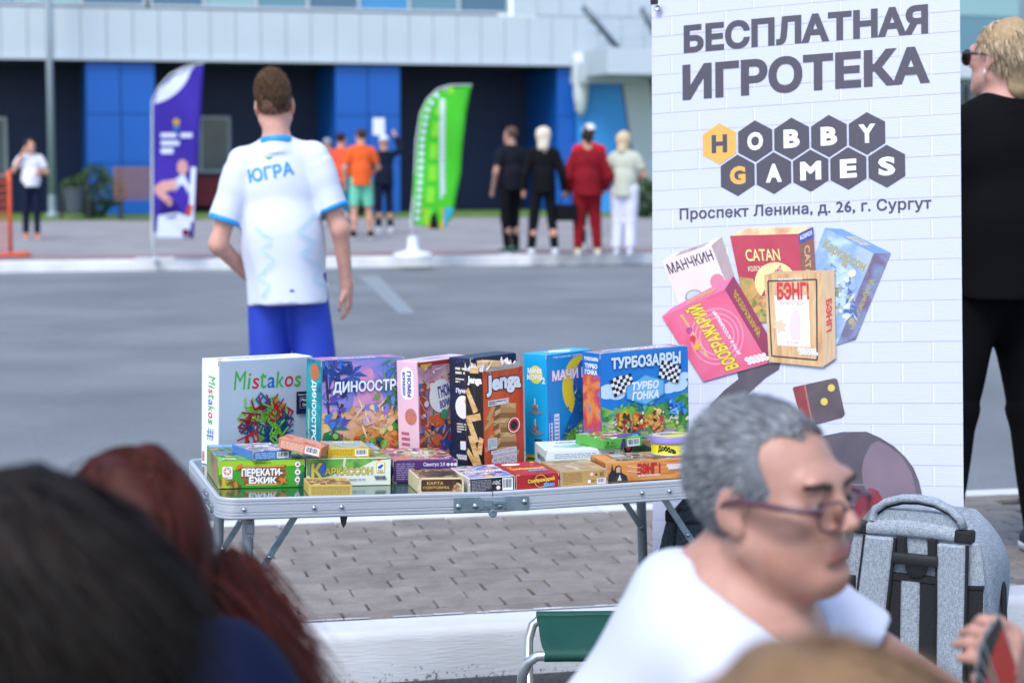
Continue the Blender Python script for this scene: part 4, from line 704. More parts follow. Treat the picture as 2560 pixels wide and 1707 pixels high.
t_ = TOP(r); t_.rect(.004, .004, .104, .154, ramp_mat('art_parch', ['#8f9a94', '#b8a884', '#a08458', '#c8b898'], 12)); t_.disc(.055, .06, .034, ramp_mat('art_parch2', ['#d8ccb4', '#a88a60', '#7a8a88'], 30), 18, .05); t_.text('ХИТРЫЙ'[:0] or '~', .05, .13, .06, .01, M_('#4a5a58'), .03); t_.build('top_print', r)
# ---- western box
r = game('game_box', 'long orange wood-print box with red western lettering', 'game box', .273, .036, -1, .250, .124, .046, ramp_mat('plank_print', ['#a8602c', '#c47a3c', '#d8934e', '#b56c32'], 9, .45, stretch=(1, 1, 9)), worn=25)
f = FRONT(r); f.poly([(.004, .002), (.052, .002), (.048, .014), (.036, .022), (.036, .034), (.030, .039), (.022, .036), (.018, .026), (.014, .044), (.011, .026), (.006, .018)], ramp_mat('art_cowl', ['#17161a', '#26242a', '#3a3238'], 60)); f.poly([(.024, .022), (.033, .022), (.034, .033), (.029, .036), (.023, .032)], M_('#c9a084')); f.poly([(.026, .004), (.032, .018), (.036, .004)], M_('#cfcfd4')); f.text('БЭНГ !', .101, .0275, .054, .024, M_('#c0222a'), .05, edge=M_('#6a1218'), ew=.025); f.text('ЗА ПРИГОРШНЮ МОНЕТ', .101, .012, .054, .0035, WHITE, .03); f.hexes(('HOBBY', 'WORLD'), .146, .0315, .0036, WHITE, M_('#b56c32'))
for a, b in (((.05, .036), (.08, .030)), ((.05, .024), (.08, .020))): f.line([a, b], .0008, WHITE)
f.build('front_print', r); t_ = TOP(r); t_.rect(.03, .006, .22, .118, ramp_mat('art_western', ['#5f5a44', '#8a7a5c', '#b08a5a', '#6a4a34'], 14)); t_.busy(.03, .01, .22, .115, 110, ['#5f5a44', '#8a7a5c', '#c89a5a', '#3a2c20', '#a8a898', '#7a3a2a'], 21, .02); t_.rect(.035, .06, .07, .10, M_('#a8b0b0')); t_.build('top_print', r); LEFT(r).rect(.002, .001, .122, .045, ramp_mat('art_planks', ['#c8905a', '#8f5428', '#dca870'], 14, stretch=(1, 1, 8))).build('side_print', r)
# ---- white box with a green island, green box on it, dark box beside
r = game('game_box', 'flat white box with blue-green title beneath a small green box', 'game box', .190, .232, -6, .178, .150, .050, mat('ice_white_carton', '#dbe4ea', .4, noise=.04), worn=26)
f = FRONT(r); f.lines_of_print(.02, .03, .12, .042, 3, M_('#9aa4b0'), 2); f.rect(.15, .035, .162, .040, RD); f.build('front_print', r); t_ = TOP(r); t_.text('МИРИАДЫ', .10, .115, .11, .018, M_('#1f5f7f'), .05); t_.disc(.095, .06, .065, ramp_mat('art_isle', ['#5fae9a', '#8fcabb', '#b8d8d0', '#6a8a5a'], 16), 22, .028); t_.disc(.11, .06, .022, ramp_mat('art_isle2', ['#8a5a4a', '#a8786a', '#4a6a4a'], 50), 12, .012); t_.build('top_print', r); s_ = LEFT(r); s_.text('МИРИАДЫ', .085, .022, .10, .018, M_('#1f5f5f'), .05); s_.build('side_print', r)
r = game('card_box', 'small bright green box with barcode lying on the white box', 'card box', .318, .192, 14, .106, .125, .023, mat('fresh_green_carton', '#57ab46', .45), lift=.0505, ch=.001)
f = FRONT(r); f.disc(.012, .014, .004, M_('#2f6a2a')); f.text('EAC', .026, .014, .01, .007, M_('#2f6a2a'), .01); f.lines_of_print(.004, .003, .04, .009, 2, M_('#2f6a2a'), 2); f.poly([(.046, .001), (.062, .001), (.060, .022), (.052, .022)], M_('#4a2f78')); f.barcode(.066, .002, .100, .020, WHITE, BLACK, 12); f.build('front_print', r)
t_ = TOP(r); t_.rect(.003, .003, .103, .122, ramp_mat('art_greenmix', ['#57ab46', '#c8d8d0', '#b83a4a', '#4a9a40', '#6fc05a'], 20)); t_.busy(.006, .006, .1, .12, 60, ['#e0e8e0', '#b83a4a', '#3f8a34', '#6fc05a', '#2f6a2a'], 22, .016); t_.poly([(.055, .01), (.1, .02), (.1, .06), (.05, .05)], M_('#5a3f9a')); t_.build('top_print', r)
r = game('game_box', 'flat dark green and red box lying behind the round yellow tin', 'game box', .432, .172, 0, .150, .150, .050, mat('bottle_green_carton', '#24402f', .4), worn=28)
TOP(r).rect(.003, .003, .147, .147, ramp_mat('art_darkmix', ['#1f3a2c', '#5a3a2a', '#8a6a4a', '#7a2430', '#2f5a40'], 16)).busy(.005, .005, .145, .145, 80, ['#1f3a2c', '#8a6a4a', '#9a3a3a', '#2f6a40', '#c8b08a'], 23, .02).build('top_print', r); FRONT(r).rect(.002, .002, .148, .048, M_('#16181c')).build('front_print', r)
# ---- round tin
T = half(1) @ Matrix.Translation((.452, .100, .0466)); tin = thing('round_tin', 'round yellow tin with a purple lid standing on the western box', 'tin', mtx=T); TR = .0475
MB().lathe((0, 0, 0), [(.044, 0), (TR, .001), (TR + .0006, .003), (TR, .0045), (TR - .001, .006), (TR - .001, .032)], 48).build('tin_body', mat('tin_yellow', '#d8cf1f', .3, .1, coat=.3), tin, smooth='angle')
MB().lathe((0, 0, 0), [(TR - .0005, .0), (TR + .0012, .001), (TR + .0012, .0036), (TR - .0005, .0045)], 48).build('base_rim', mat('tin_violet', '#8f7fc4', .3, .1, coat=.3), tin, smooth='angle')
MB().lathe((0, 0, 0), [(TR + .0008, .0285), (TR + .002, .030), (TR + .002, .0425), (TR + .0008, .0448), (TR - .003, .0455), (TR - .004, .0445)], 48).build('tin_lid', MATS['tin_violet'], tin, smooth='angle')
tl = Print((0, 0, .0446), (1, 0, 0), (0, 1, 0)); tl.disc(0, 0, TR - .004, M_('#cfc93a'), 40); tl.disc(-.01, .02, .02, M_('#7f7fc0'), 16, .012); tl.text('Доббль', .005, .008, .06, .014, M_('#4a4a7a'), .05); tl.build('lid_print', tin)
wp = MB()
def wrap(poly2, m, k=0):                                    # print bent round the tin, x = arc length from the front
    wp.add([((TR + .0004 + k * .0002 - .001) * math.sin(x / TR), -(TR + .0004 + k * .0002 - .001) * math.cos(x / TR), y) for x, y in poly2[0]], poly2[1], m)
v, fc = text_mesh('Доббль', .06); lo, hi = v.min(0), v.max(0); q = (v - lo) / (hi - lo); wrap(([(-.050 + a * .044, .008 + b * .0155 + .003 * math.sin(a * 5)) for a, b in q], fc), BLACK, 1)
for x, c in ((.012, '#e8ecee'), (.028, '#c8802c'), (.040, '#e2e2e6')): wrap(([(x + .0055 * math.cos(t) * (1 if c[1] == 'e' else .7), .017 + .008 * math.sin(t)) for t in [i * .5 for i in range(12)]], [tuple(range(12))]), M_(c), 1)
for x in (.010, .014): wrap(([(x + .0012 * math.cos(t), .019 + .0016 * math.sin(t)) for t in [i * .8 for i in range(8)]], [tuple(range(8))]), BLACK, 2)
wp.build('wrap_print', None, tin)
# ---- white card standing against the rim
T = half(1) @ Matrix.Translation((.452, .030, .0006)) @ Matrix.Rotation(R(-6), 4, 'X'); wc = thing('white_card', 'white card with dark sideways lettering propped against the western box', 'card', mtx=T)
MB().box((.045, 0, .019), (.09, .0012, .036), ch=.0003).build('card_sheet', mat('card_white', '#dde0ea', .6), wc); p = Print((0, -.0007, 0), (1, 0, 0), (0, 0, 1)); p.text('ПРО', .034, .019, .028, .009, DKGREY, .03, R(-90)); p.build('card_print', wc)
# ================================================================ banner
BW_, BH_ = .829, 1.852
BL_ = Vector((.8988, -.4351, .0534)); BV_ = Vector((0, .1219, .9925)); BO = Vector((.3735, 5.1769, .0306)); BN = BL_.cross(BV_)
def bwarp(u, v):
    return .006 * math.sin(math.pi * min(max(u / BW_, 0), 1)) - .003 + .0018 * math.sin(9 * u + 3 * v) * max(0, (v - 1.3) / .55) + .002 * math.sin(4 * v + 3 * u)
def vinyl():
    m = mat('banner_vinyl', '#c6cae0', .38, spec=.4); nt = m.node_tree; b = nt.nodes['Principled BSDF']
    tc = nt.nodes.new('ShaderNodeTexCoord'); w = nt.nodes.new('ShaderNodeTexWave'); w.bands_direction = 'Z'; w.inputs['Scale'].default_value = 75; nt.links.new(tc.outputs['Object'], w.inputs[0])
    n = nt.nodes.new('ShaderNodeTexNoise'); n.inputs['Scale'].default_value = 7; n.inputs['Detail'].default_value = 5; nt.links.new(tc.outputs['Object'], n.inputs[0])
    a = nt.nodes.new('ShaderNodeMath'); a.operation = 'MULTIPLY_ADD'; a.inputs[1].default_value = .12; nt.links.new(w.outputs[1], a.inputs[0]); nt.links.new(n.outputs[0], a.inputs[2])
    bp = nt.nodes.new('ShaderNodeBump'); bp.inputs['Strength'].default_value = .35; bp.inputs['Distance'].default_value = .004; nt.links.new(a.outputs[0], bp.inputs['Height']); nt.links.new(bp.outputs[0], b.inputs['Normal'])
    return m
ban = thing('banner_stand', 'tall white brick-print banner with dark lettering and hexagon lettering', 'banner', mtx=Matrix(((BL_.x, -BN.x, BV_.x, BO.x), (BL_.y, -BN.y, BV_.y, BO.y), (BL_.z, -BN.z, BV_.z, BO.z), (0, 0, 0, 1))))
g = MB(); NU, NV = 24, 48                                     # local frame: x across, z up, -y towards the reader
g.add([(BW_ * i / NU, -bwarp(BW_ * i / NU, BH_ * j / NV), BH_ * j / NV) for j in range(NV + 1) for i in range(NU + 1)], [(j * (NU + 1) + i, j * (NU + 1) + i + 1, (j + 1) * (NU + 1) + i + 1, (j + 1) * (NU + 1) + i) for j in range(NV) for i in range(NU)])
g.build('banner_sheet', vinyl(), ban, smooth=True)
BP = lambda k=8: (lambda p: (setattr(p, 'k', k), p)[1])(Print((0, 0, 0), (1, 0, 0), (0, 0, 1), bwarp))
LN = mat('brick_line', '#b9a9cc', .5); LH = mat('brick_light', '#d6d9ec', .5); p = BP(5); row = 0; v = 1.802
while v > .02:
    js = [u for u in ([.055 + .155 * k for k in range(6)] if row % 2 else [-.022 + .155 * k for k in range(6)]) if 0 < u < BW_]
    xs = [0] + js + [BW_]
    for a, b in zip(xs, xs[1:]):
        n = max(1, int((b - a) / .03)); a2 = a + (.006 if a else 0)
        for i in range(n): p.rect(a2 + (b - a2) * i / n, v - .0005, a2 + (b - a2) * (i + 1) / n, v + .0005, LN, False)
    for u in js:                                               # upright joints of the course above this line
        for i in range(3): z = v + .0516 * (i / 3); p.rect(u - .0005, z, u + .0005, z + .0172 if i < 2 else v + .0495, LN, False); p.rect(u + .001, z, u + .0055, z + .0172 if i < 2 else v + .0495, LH, False)
    v -= .0516; row += 1
p.build('brick_print', ban, kind='stuff')
INK = mat('banner_ink', '#4a4653', .42); YL = mat('banner_amber', '#e2ab52', .45)
p = BP(9); p.text('БЕСПЛАТНАЯ', .421, 1.736, .656, .076, INK, .045); p.text('ИГРОТЕКА', .421, 1.621, .664, .096, INK, .045); p.build('heading', ban)
p = BP(9); p.hexes(('HOBBY', 'GAMES'), .193, 1.452, .0545, INK, WHITE, 1.055, YL, .98, R(.45), .05); p.build('hexagon_print', ban)
p = BP(9); p.text('Проспект Ленина, д. 26, г. Сургут', .417, 1.268, .676, .038, INK, .022, space=1.04); p.build('address_line', ban)
def face(p, q, m): p.poly(list(reversed(q)), m)
def onto(p, q, t, x0, y0, x1, y1, m, **kw):                   # lettering in fractions of a pictured face, q = TL TR BR BL
    tl, tr, br, bl = [Vector(a) for a in q]; o = bl.lerp(br, x0) + (tl - bl) * y0; ex = (br - bl).lerp(tr - tl, (y0 + y1) / 2) * (x1 - x0); ey = (tl - bl).lerp(tr - br, (x0 + x1) / 2) * (y1 - y0)
    p.textm(t, o, ex, ey, m, **kw)
def inq(q, x, y):
    tl, tr, br, bl = [Vector(a) for a in q]; return tuple(bl.lerp(br, x).lerp(tl.lerp(tr, x), y))
man_f = [(.028, 1.147), (.169, 1.185), (.224, 1.056), (.084, 1.014)]; man_s = [(.169, 1.185), (.198, 1.207), (.232, 1.105), (.212, 1.08)]; man_t = [(.028, 1.147), (.054, 1.165), (.198, 1.207), (.169, 1.185)]
cat_f = [(.222, 1.208), (.41, 1.206), (.426, .978), (.271, .981)]; cat_t = [(.222, 1.208), (.272, 1.226), (.449, 1.223), (.41, 1.206)]; cat_s = [(.41, 1.206), (.449, 1.223), (.457, 1.065), (.422, 1.052)]
car_f = [(.48, 1.219), (.607, 1.149), (.509, .918), (.40, 1.02)]; car_t = [(.48, 1.219), (.526, 1.214), (.651, 1.149), (.607, 1.149)]; car_s = [(.607, 1.149), (.651, 1.149), (.558, .932), (.509, .918)]
voo_f = [(.029, 1.0), (.208, 1.068), (.327, .874), (.146, .827)]; voo_t = [(.029, 1.0), (.056, 1.022), (.232, 1.103), (.208, 1.068)]; voo_s = [(.208, 1.068), (.232, 1.103), (.324, .95), (.327, .874)]
ban_f = [(.317, 1.102), (.474, 1.104), (.473, .862), (.329, .877)]; ban_s = [(.474, 1.104), (.506, 1.11), (.508, .885), (.473, .862)]; ban_t = [(.317, 1.102), (.35, 1.111), (.506, 1.11), (.474, 1.104)]
p = BP(10)
face(p, man_f, ramp_mat('pic_blush', ['#dcc6cc', '#e2d0d4', '#d6bcc2'], 6)); face(p, man_t, M_('#e0d2d4')); face(p, man_s, ramp_mat('pic_taupe', ['#9a8a8c', '#ac9c9c', '#8a7a7c'], 12)); onto(p, man_f, 'МАНЧКИН', .05, .72, .95, .93, DKGREY, bold=.02); onto(p, man_t, 'МАНЧКИН', .25, .2, .9, .8, M_('#8a7a80'), bold=.01)
p.disc(.185, 1.09, .02, M_('#d27a92'), 18); p.disc(.12, 1.05, .026, M_('#7a8090'), 14, .02); p.disc(.12, 1.052, .022, M_('#b8c0ce'), 14, .015)
face(p, car_f, ramp_mat('pic_sky', ['#8fb0dc', '#b4cbe6', '#7f9fcf', '#a8b8c8', '#8a9a7a'], 9)); face(p, car_t, M_('#6f95d0')); face(p, car_s, ramp_mat('pic_slate', ['#5f6f9a', '#7a86a8', '#6a5a78', '#8a7a80'], 16)); onto(p, car_f, 'Каркассон', .08, .76, .95, .90, M_('#a59a62'), bold=.03); onto(p, car_t, 'Каркассон', .2, .2, .85, .8, M_('#d8d2b0'), bold=.02); onto(p, [car_s[1], car_s[2], car_s[3], car_s[0]], 'Каркассон', .3, .3, .85, .75, M_('#a89a6a'), bold=.02); p.poly([(.545, 1.10), (.552, 1.04), (.565, .99), (.525, .99), (.536, 1.04)], M_('#4a63a4')); p.rect(.522, .93, .56, .99, ramp_mat('pic_stone', ['#a8987a', '#c8b898', '#8a7a60'], 40)) if False else None
p.busy(.47, .97, .56, 1.13, 60, ['#8fa8d0', '#c8d4e4', '#a8987a', '#6f88b8', '#7f8a6a', '#d8d0b8'], 31, .02); face(p, cat_f, ramp_mat('pic_crimson', ['#a82f48', '#b83e54', '#a02840'], 5)); p.disc(.345, 1.085, .055, ramp_mat('pic_sun', ['#e6c26a', '#f0dc9a', '#eac878'], 12), 24, .05); face(p, [(.247, 1.10), (.424, 1.07), (.426, .978), (.271, .981)], ramp_mat('pic_land', ['#b86a48', '#d89a5a', '#8a8a48', '#c8a868'], 14)); p.busy(.28, .99, .41, 1.05, 60, ['#b86a48', '#d8a86a', '#8a8a48', '#6a7a3a', '#c89a68', '#7a4a30'], 32, .016); face(p, cat_t, ramp_mat('pic_gold', ['#d8a86a', '#e8d0a0', '#c8705a'], 16)); face(p, cat_s, ramp_mat('pic_umber', ['#7a4a4a', '#8a5a4a', '#6a4a6a'], 20)); onto(p, cat_f, 'CATAN', .2, .70, .72, .84, M_('#e6d08a'), bold=.02, edge=M_('#5a2a2a'), ew=.02); onto(p, cat_f, 'КОЛОНИЗАТОРЫ', .2, .585, .72, .645, M_('#ecd8b8'), bold=.015); p.poly([(.41, 1.206), (.449, 1.223), (.451, 1.196), (.412, 1.180)], M_('#3a4a9a')); onto(p, [(.41, 1.206), (.449, 1.223), (.451, 1.196), (.412, 1.180)], 'KOSMOS', .1, .3, .9, .75, WHITE, bold=.01); onto(p, [cat_s[1], cat_s[2], cat_s[3], cat_s[0]], 'CATAN', .25, .3, .9, .7, M_('#c8a878'), bold=.02)
face(p, voo_f, ramp_mat('pic_pink', ['#c8486a', '#d85a7c', '#d06a88', '#c23e60'], 7)); face(p, voo_t, M_('#d872a0')); face(p, voo_s, M_('#8a2f50')); YV = M_('#dcc83c')
for rr2 in (.075, .062, .05): p.ring(.185, .945, rr2, .004, M_('#e08aa4'), 28)
tlv = lambda x, y: inq(voo_f, x, y)
def ontov(t, x0, y0, x1, y1, m, **kw): q = [tlv(0, 0), tlv(0, 1), tlv(1, 1), tlv(1, 0)]; onto(p, q, t, x0, y0, x1, y1, m, **kw)   # reads up the face
ontov('ВООБРАЖАРИЙ', .05, .40, .97, .66, YV, bold=.04, edge=M_('#8a3a2c'), ew=.03); ontov('ИГРА В АССОЦИАЦИИ', .2, .27, .8, .33, WHITE, bold=.02); ontov('2900 УНИКАЛЬНЫХ ЗАДАНИЙ', .28, .72, .9, .78, M_('#e8d070'), bold=.02); [p.disc(*tlv(x, y), .009, M_(c), 12) for x, y, c in ((.24, .70, '#b03a8a'), (.22, .58, '#c82a48'), (.2, .46, '#d8a038'))]; onto(p, [voo_s[1], voo_s[2], voo_s[3], voo_s[0]], 'ВООБРАЖАРИЙ', .15, .3, .8, .75, M_('#b89a40'), bold=.03); onto(p, voo_t, 'ВООБРАЖАРИЙ', .25, .2, .75, .8, M_('#e0b860'), bold=.02); p.hexes(('HOBBY', 'WORLD'), .268, .884, .0062, WHITE, M_('#c8486a'), a=R(13))
face(p, ban_f, ramp_mat('pic_plank', ['#b08458', '#c89c6c', '#d8b488', '#a87848'], 7, stretch=(9, 1, 1))); face(p, ban_t, M_('#c8a47c')); face(p, ban_s, ramp_mat('pic_plank2', ['#b89878', '#c8ac8c', '#a88868'], 7, stretch=(9, 1, 1)))
fr = [inq(ban_f, *q) for q in ((.06, .93), (.9, .93), (.9, .07), (.06, .07))]; p.line(fr + fr[:1], .004, M_('#2c2f3a')); face(p, [inq(ban_f, *q) for q in ((.16, .76), (.76, .76), (.78, .2), (.18, .2))], M_('#e6e2e4')); onto(p, ban_f, 'БЭНГ!', .22, .72, .78, .92, M_('#c23440'), bold=.05); onto(p, ban_f, 'WANTED', .26, .665, .68, .715, M_('#c0a8a0'), bold=.02); onto(p, ban_f, '$10.000', .36, .225, .58, .265, M_('#d0b0a8'), bold=.02); onto(p, ban_f, 'Игра Эмилиано Шарры', .26, .945, .68, .975, WHITE, bold=.015); p.poly([inq(ban_f, .24 + (.15 if i % 2 == 0 else .075) * math.cos(i * .5236 + .26), .42 + (.095 if i % 2 == 0 else .05) * math.sin(i * .5236 + .26)) for i in range(12)], M_('#d8c0a0')); p.poly([inq(ban_f, *q) for q in ((.45, .28), (.6, .28), (.62, .5), (.58, .6), (.5, .62), (.44, .52), (.4, .4))], M_('#d8c8c8')); p.hexes(('HOBBY', 'WORLD'), .412, .908, .0052, WHITE, M_('#8a5a3a'), a=R(-4)); onto(p, [ban_s[1], ban_s[2], ban_s[3], ban_s[0]], 'БЭНГ!', .3, .3, .66, .75, M_('#c23440'), bold=.04)
p.build('pictured_boxes', ban)
DK = ramp_mat('pic_charcoal', ['#45404a', '#57505a', '#6a606a'], 5, .45); p = BP(10)
p.poly([(.139, .694), (.223, .694), (.247, .757), (.27, .794), (.302, .822), (.317, .835), (.354, .857), (.358, .874), (.325, .874), (.286, .861), (.239, .85), (.243, .833), (.204, .804), (.168, .768), (.146, .731)], DK); p.poly([(.139, .694), (.14, .5), (.24, .5), (.223, .694)], DK)
hd = [(.359, .609), (.411, .654), (.463, .685), (.524, .697), (.585, .698), (.62, .683), (.655, .662), (.684, .635), (.704, .609), (.718, .575), (.725, .546), (.727, .507), (.726, .381), (.358, .369)]; p.poly(hd[::-1], DK); p.poly([(.595, .665), (.578, .63), (.572, .60), (.576, .565), (.590, .53), (.615, .50), (.64, .485), (.70, .49), (.712, .54), (.700, .595), (.675, .635), (.645, .66), (.615, .675)], ramp_mat('pic_mauve', ['#6c5c6c', '#7a6878', '#84727e'], 6)); p.poly([(.553, .503), (.564, .533), (.594, .556), (.614, .549), (.634, .515), (.634, .486), (.553, .474)][::-1], M_('#8a2c3c'))
p.poly([(.391, .808), (.395, .812), (.503, .834), (.51, .83), (.529, .743), (.523, .734), (.428, .709), (.417, .713)][::-1], ramp_mat('pic_domino', ['#463c46', '#5c5058', '#4a4048'], 6)); p.poly([(.391, .808), (.395, .812), (.424, .818), (.44, .713), (.428, .709), (.417, .713)][::-1], ramp_mat('pic_maroon', ['#7a2c34', '#8a3a3c', '#5a2a30'], 12)); p.poly([(.421, .8175), (.4255, .8183), (.4455, .7135), (.442, .7125)][::-1], M_('#a86a60'))
for x, y in ((.494, .809), (.475, .774)): p.disc(x, y, .0095, M_('#d2bc5a'), 20)
p.build('lower_picture', ban)
MB().lathe((.024, -.0105, 1.825), [(.0045, 0), (.009, 0), (.0105, .0015), (.009, .003), (.0055, .003), (.0045, .001)], 20, None, Matrix.Rotation(R(90), 3, 'X')).build('eyelet', RIV, ban, smooth=True)
SP = mat('stand_black', '#1c1d20', .45, .3)
MB().tube([(BW_ / 2, .035, -.02), (BW_ / 2, .03, 1.8)], .011, 10).build('stand_pole', SP, ban, smooth='angle')
for a, b in (((.415, .035, .95), (.012, .008, 1.84)), ((.415, .035, .95), (.817, .008, 1.84)), ((.415, .035, .9), (.012, .008, .012)), ((.415, .035, .9), (.817, .008, .012))): MB().tube([a, b], .006, 8).build('stand_arm', SP, ban, smooth='angle')
for sx in (-.2, .2): MB().tube([(BW_ / 2, .035, .3), (BW_ / 2 + sx, .33, -.03)], .009, 8).build('stand_leg', SP, ban, smooth='angle')
for x, z in ((.008, 1.846), (.821, 1.846)): MB().box((x, .004, z), (.022, .008, .016), ch=.002).build('corner_clip', SP, ban)

# ================================================================ bags and stool
def cloth(name, dark, light, rough=.9):
    m = bpy.data.materials.new(name); m.use_nodes = True; nt = m.node_tree; b = nt.nodes['Principled BSDF']; b.inputs['Roughness'].default_value = rough
    tc = nt.nodes.new('ShaderNodeTexCoord'); ns = []
    for sc in ((700, 700, 90), (120, 120, 700)):
        mp = nt.nodes.new('ShaderNodeMapping'); mp.inputs['Scale'].default_value = sc; nt.links.new(tc.outputs['Object'], mp.inputs[0]); n = nt.nodes.new('ShaderNodeTexNoise'); n.inputs['Scale'].default_value = 1; n.inputs['Detail'].default_value = 3; nt.links.new(mp.outputs[0], n.inputs[0]); ns.append(n)
    a = nt.nodes.new('ShaderNodeMath'); nt.links.new(ns[0].outputs[0], a.inputs[0]); nt.links.new(ns[1].outputs[0], a.inputs[1])
    cr = nt.nodes.new('ShaderNodeValToRGB'); e = cr.color_ramp; e.elements[0].position = .78 / 2; e.elements[1].position = 1.22 / 2; e.elements[0].color = (*lin(dark), 1); e.elements[1].color = (*lin(light), 1)
    h = nt.nodes.new('ShaderNodeMath'); h.operation = 'MULTIPLY'; h.inputs[1].default_value = .5; nt.links.new(a.outputs[0], h.inputs[0]); nt.links.new(h.outputs[0], cr.inputs[0]); nt.links.new(cr.outputs[0], b.inputs['Base Color'])
    bp = nt.nodes.new('ShaderNodeBump'); bp.inputs['Strength'].default_value = .4; bp.inputs['Distance'].default_value = .002; nt.links.new(h.outputs[0], bp.inputs['Height']); nt.links.new(bp.outputs[0], b.inputs['Normal']); return m
def meshfab():
    m = mat('air_mesh', '#141519', .85); nt = m.node_tree; b = nt.nodes['Principled BSDF']; tc = nt.nodes.new('ShaderNodeTexCoord'); hs = []
    for a in (32, -32):
        mp = nt.nodes.new('ShaderNodeMapping'); mp.inputs['Rotation'].default_value = (0, R(a), 0); nt.links.new(tc.outputs['Object'], mp.inputs[0]); w = nt.nodes.new('ShaderNodeTexWave'); w.inputs['Scale'].default_value = 62; nt.links.new(mp.outputs[0], w.inputs[0]); hs.append(w)
    x = nt.nodes.new('ShaderNodeMath'); x.operation = 'MAXIMUM'; nt.links.new(hs[0].outputs[1], x.inputs[0]); nt.links.new(hs[1].outputs[1], x.inputs[1])
    cr = nt.nodes.new('ShaderNodeValToRGB'); cr.color_ramp.elements[0].color = (.003, .003, .004, 1); cr.color_ramp.elements[0].position = .55; cr.color_ramp.elements[1].color = (.022, .024, .03, 1); nt.links.new(x.outputs[0], cr.inputs[0]); nt.links.new(cr.outputs[0], b.inputs['Base Color'])
    bp = nt.nodes.new('ShaderNodeBump'); bp.inputs['Strength'].default_value = .6; bp.inputs['Distance'].default_value = .003; nt.links.new(x.outputs[0], bp.inputs['Height']); nt.links.new(bp.outputs[0], b.inputs['Normal']); return m
AIR = meshfab(); BLK = mat('black_webbing', '#15161b', .75, noise=.15, nscale=200, bump=.2, bscale=300); BPL = mat('black_plastic', '#24262a', .4)
def backpack(label, loc, rz, C, W=.345, D=.215, Hh=.60):
    t = thing('backpack', label, 'backpack', loc, rz)
    # body: stacked rounded sections, domed top, soft belly
    mb = MB(); N = 40; lv = 18; vs = []
    for j in range(lv + 1):
        z = .02 + (Hh - .02) * j / lv; k = z / Hh; top = 1 - max(0, (k - .72) / .28) ** 2.6 * .34; bot = 1 - max(0, (.1 - k) / .1) ** 2 * .08; s = top * bot; dep = (1 - max(0, (k - .6) / .4) ** 2.2 * .42) * bot
        for i in range(N):
            a = 2 * math.pi * i / N; ca, sa = math.cos(a), math.sin(a); ex = .42; x = W / 2 * s * (abs(ca) ** ex) * (1 if ca > 0 else -1); y = D / 2 * dep * (abs(sa) ** ex) * (1 if sa > 0 else -1)
            y = y + D / 2 * dep if y <= 0 or True else y
            bl = 1 + .05 * math.sin(k * 9 + 2 * a) * (y > D * .3); vs.append((W / 2 + x * bl, y + .0 + .004 * math.sin(13 * k + a * 3) * (y > .05), z))
    fs = [(j * N + i, j * N + (i + 1) % N, (j + 1) * N + (i + 1) % N, (j + 1) * N + i) for j in range(lv) for i in range(N)] + [tuple(range(lv * N, lv * N + N)), tuple(reversed(range(N)))]
    body = mb.add(vs, fs).build('body', C, t, smooth=True); body.data.set_sharp_from_angle(angle=R(50))
    def pad(name, pts, y0, th, m, par=t, ch=.004):              # cushioned panel with the given front outline
        n = len(pts); cx = sum(a for a, b in pts) / n; cz = sum(b for a, b in pts) / n; q = MB(); ins = [(cx + (a - cx) * (1 - ch * 2 / max(.02, abs(a - cx) + .02)), cz + (b - cz) * (1 - ch * 1.2 / max(.05, abs(b - cz)))) for a, b in pts]
        q.add([(a, y0, b) for a, b in pts] + [(a, y0 - th * .7, b) for a, b in pts] + [(a, y0 - th, b) for a, b in ins], [(i, (i + 1) % n, n + (i + 1) % n, n + i) for i in range(n)] + [(n + i, n + (i + 1) % n, 2 * n + (i + 1) % n, 2 * n + i) for i in range(n)] + [tuple(range(2 * n, 3 * n))])
        return q.build(name, m, par)
    y = .004
    pad('back_panel', [(.01, .04), (W - .008, .04), (W - .008, .47), (W - .02, .555), (.03, .555), (.01, .47)], y, .006, C)
    pad('mesh_pad', [(.082, .04), (.150, .04), (.150, .455), (.090, .455)], y - .006, .010, AIR); pad('mesh_pad', [(.195, .04), (.245, .04), (.245, .455), (.195, .455)], y - .006, .010, AIR); pad('mesh_pad', [(.305, .04), (W - .010, .04), (W - .010, .452), (.305, .448)], y - .004, .008, AIR); pad('mesh_pad', [(.012, .04), (.04, .04), (.035, .45), (.012, .45)], y - .004, .008, AIR)
    pad('centre_strip', [(.150, .04), (.196, .04), (.196, .457), (.150, .457)], y - .006, .012, C)
    pad('binding', [(.085, .452), (.245, .452), (.245, .468), (.085, .468)], y - .006, .013, BLK); pad('binding', [(.300, .446), (W - .008, .450), (W - .008, .458), (.300, .454)], y - .004, .011, BLK)
    for pts in ([(.030, .04), (.088, .04), (.120, .40), (.135, .552), (.062, .552), (.045, .40)], [(.243, .04), (.306, .04), (.308, .40), (.308, .550), (.238, .550), (.241, .40)]):
        sp_ = pad('shoulder_strap', pts, y - .012, .016, C)
        for e in ((0, 5, 4), (1, 2, 3)): MB().tube([(pts[i][0], y - .020, pts[i][1]) for i in e], .0055, 8).build('strap_binding', BLK, sp_, smooth='angle')
    for x in (.140, .215): pad('webbing_loop', [(x, .515), (x + .024, .515), (x + .02, .556), (x - .002, .556)], y - .010, .012, BLK)
    gr = MB().box((.188, y - .026, .507), (.112, .018, .028), ch=.007).build('trolley_grip', BPL, t, smooth='angle'); MB().lathe((.188, y - .016, .487), [(.026, 0), (.026, .006), (.02, .009)], 20, None, Matrix.Rotation(R(90), 3, 'X')).build('grip_socket', BPL, t, smooth='angle')
    crown = MB(); n = 12
    vs = []
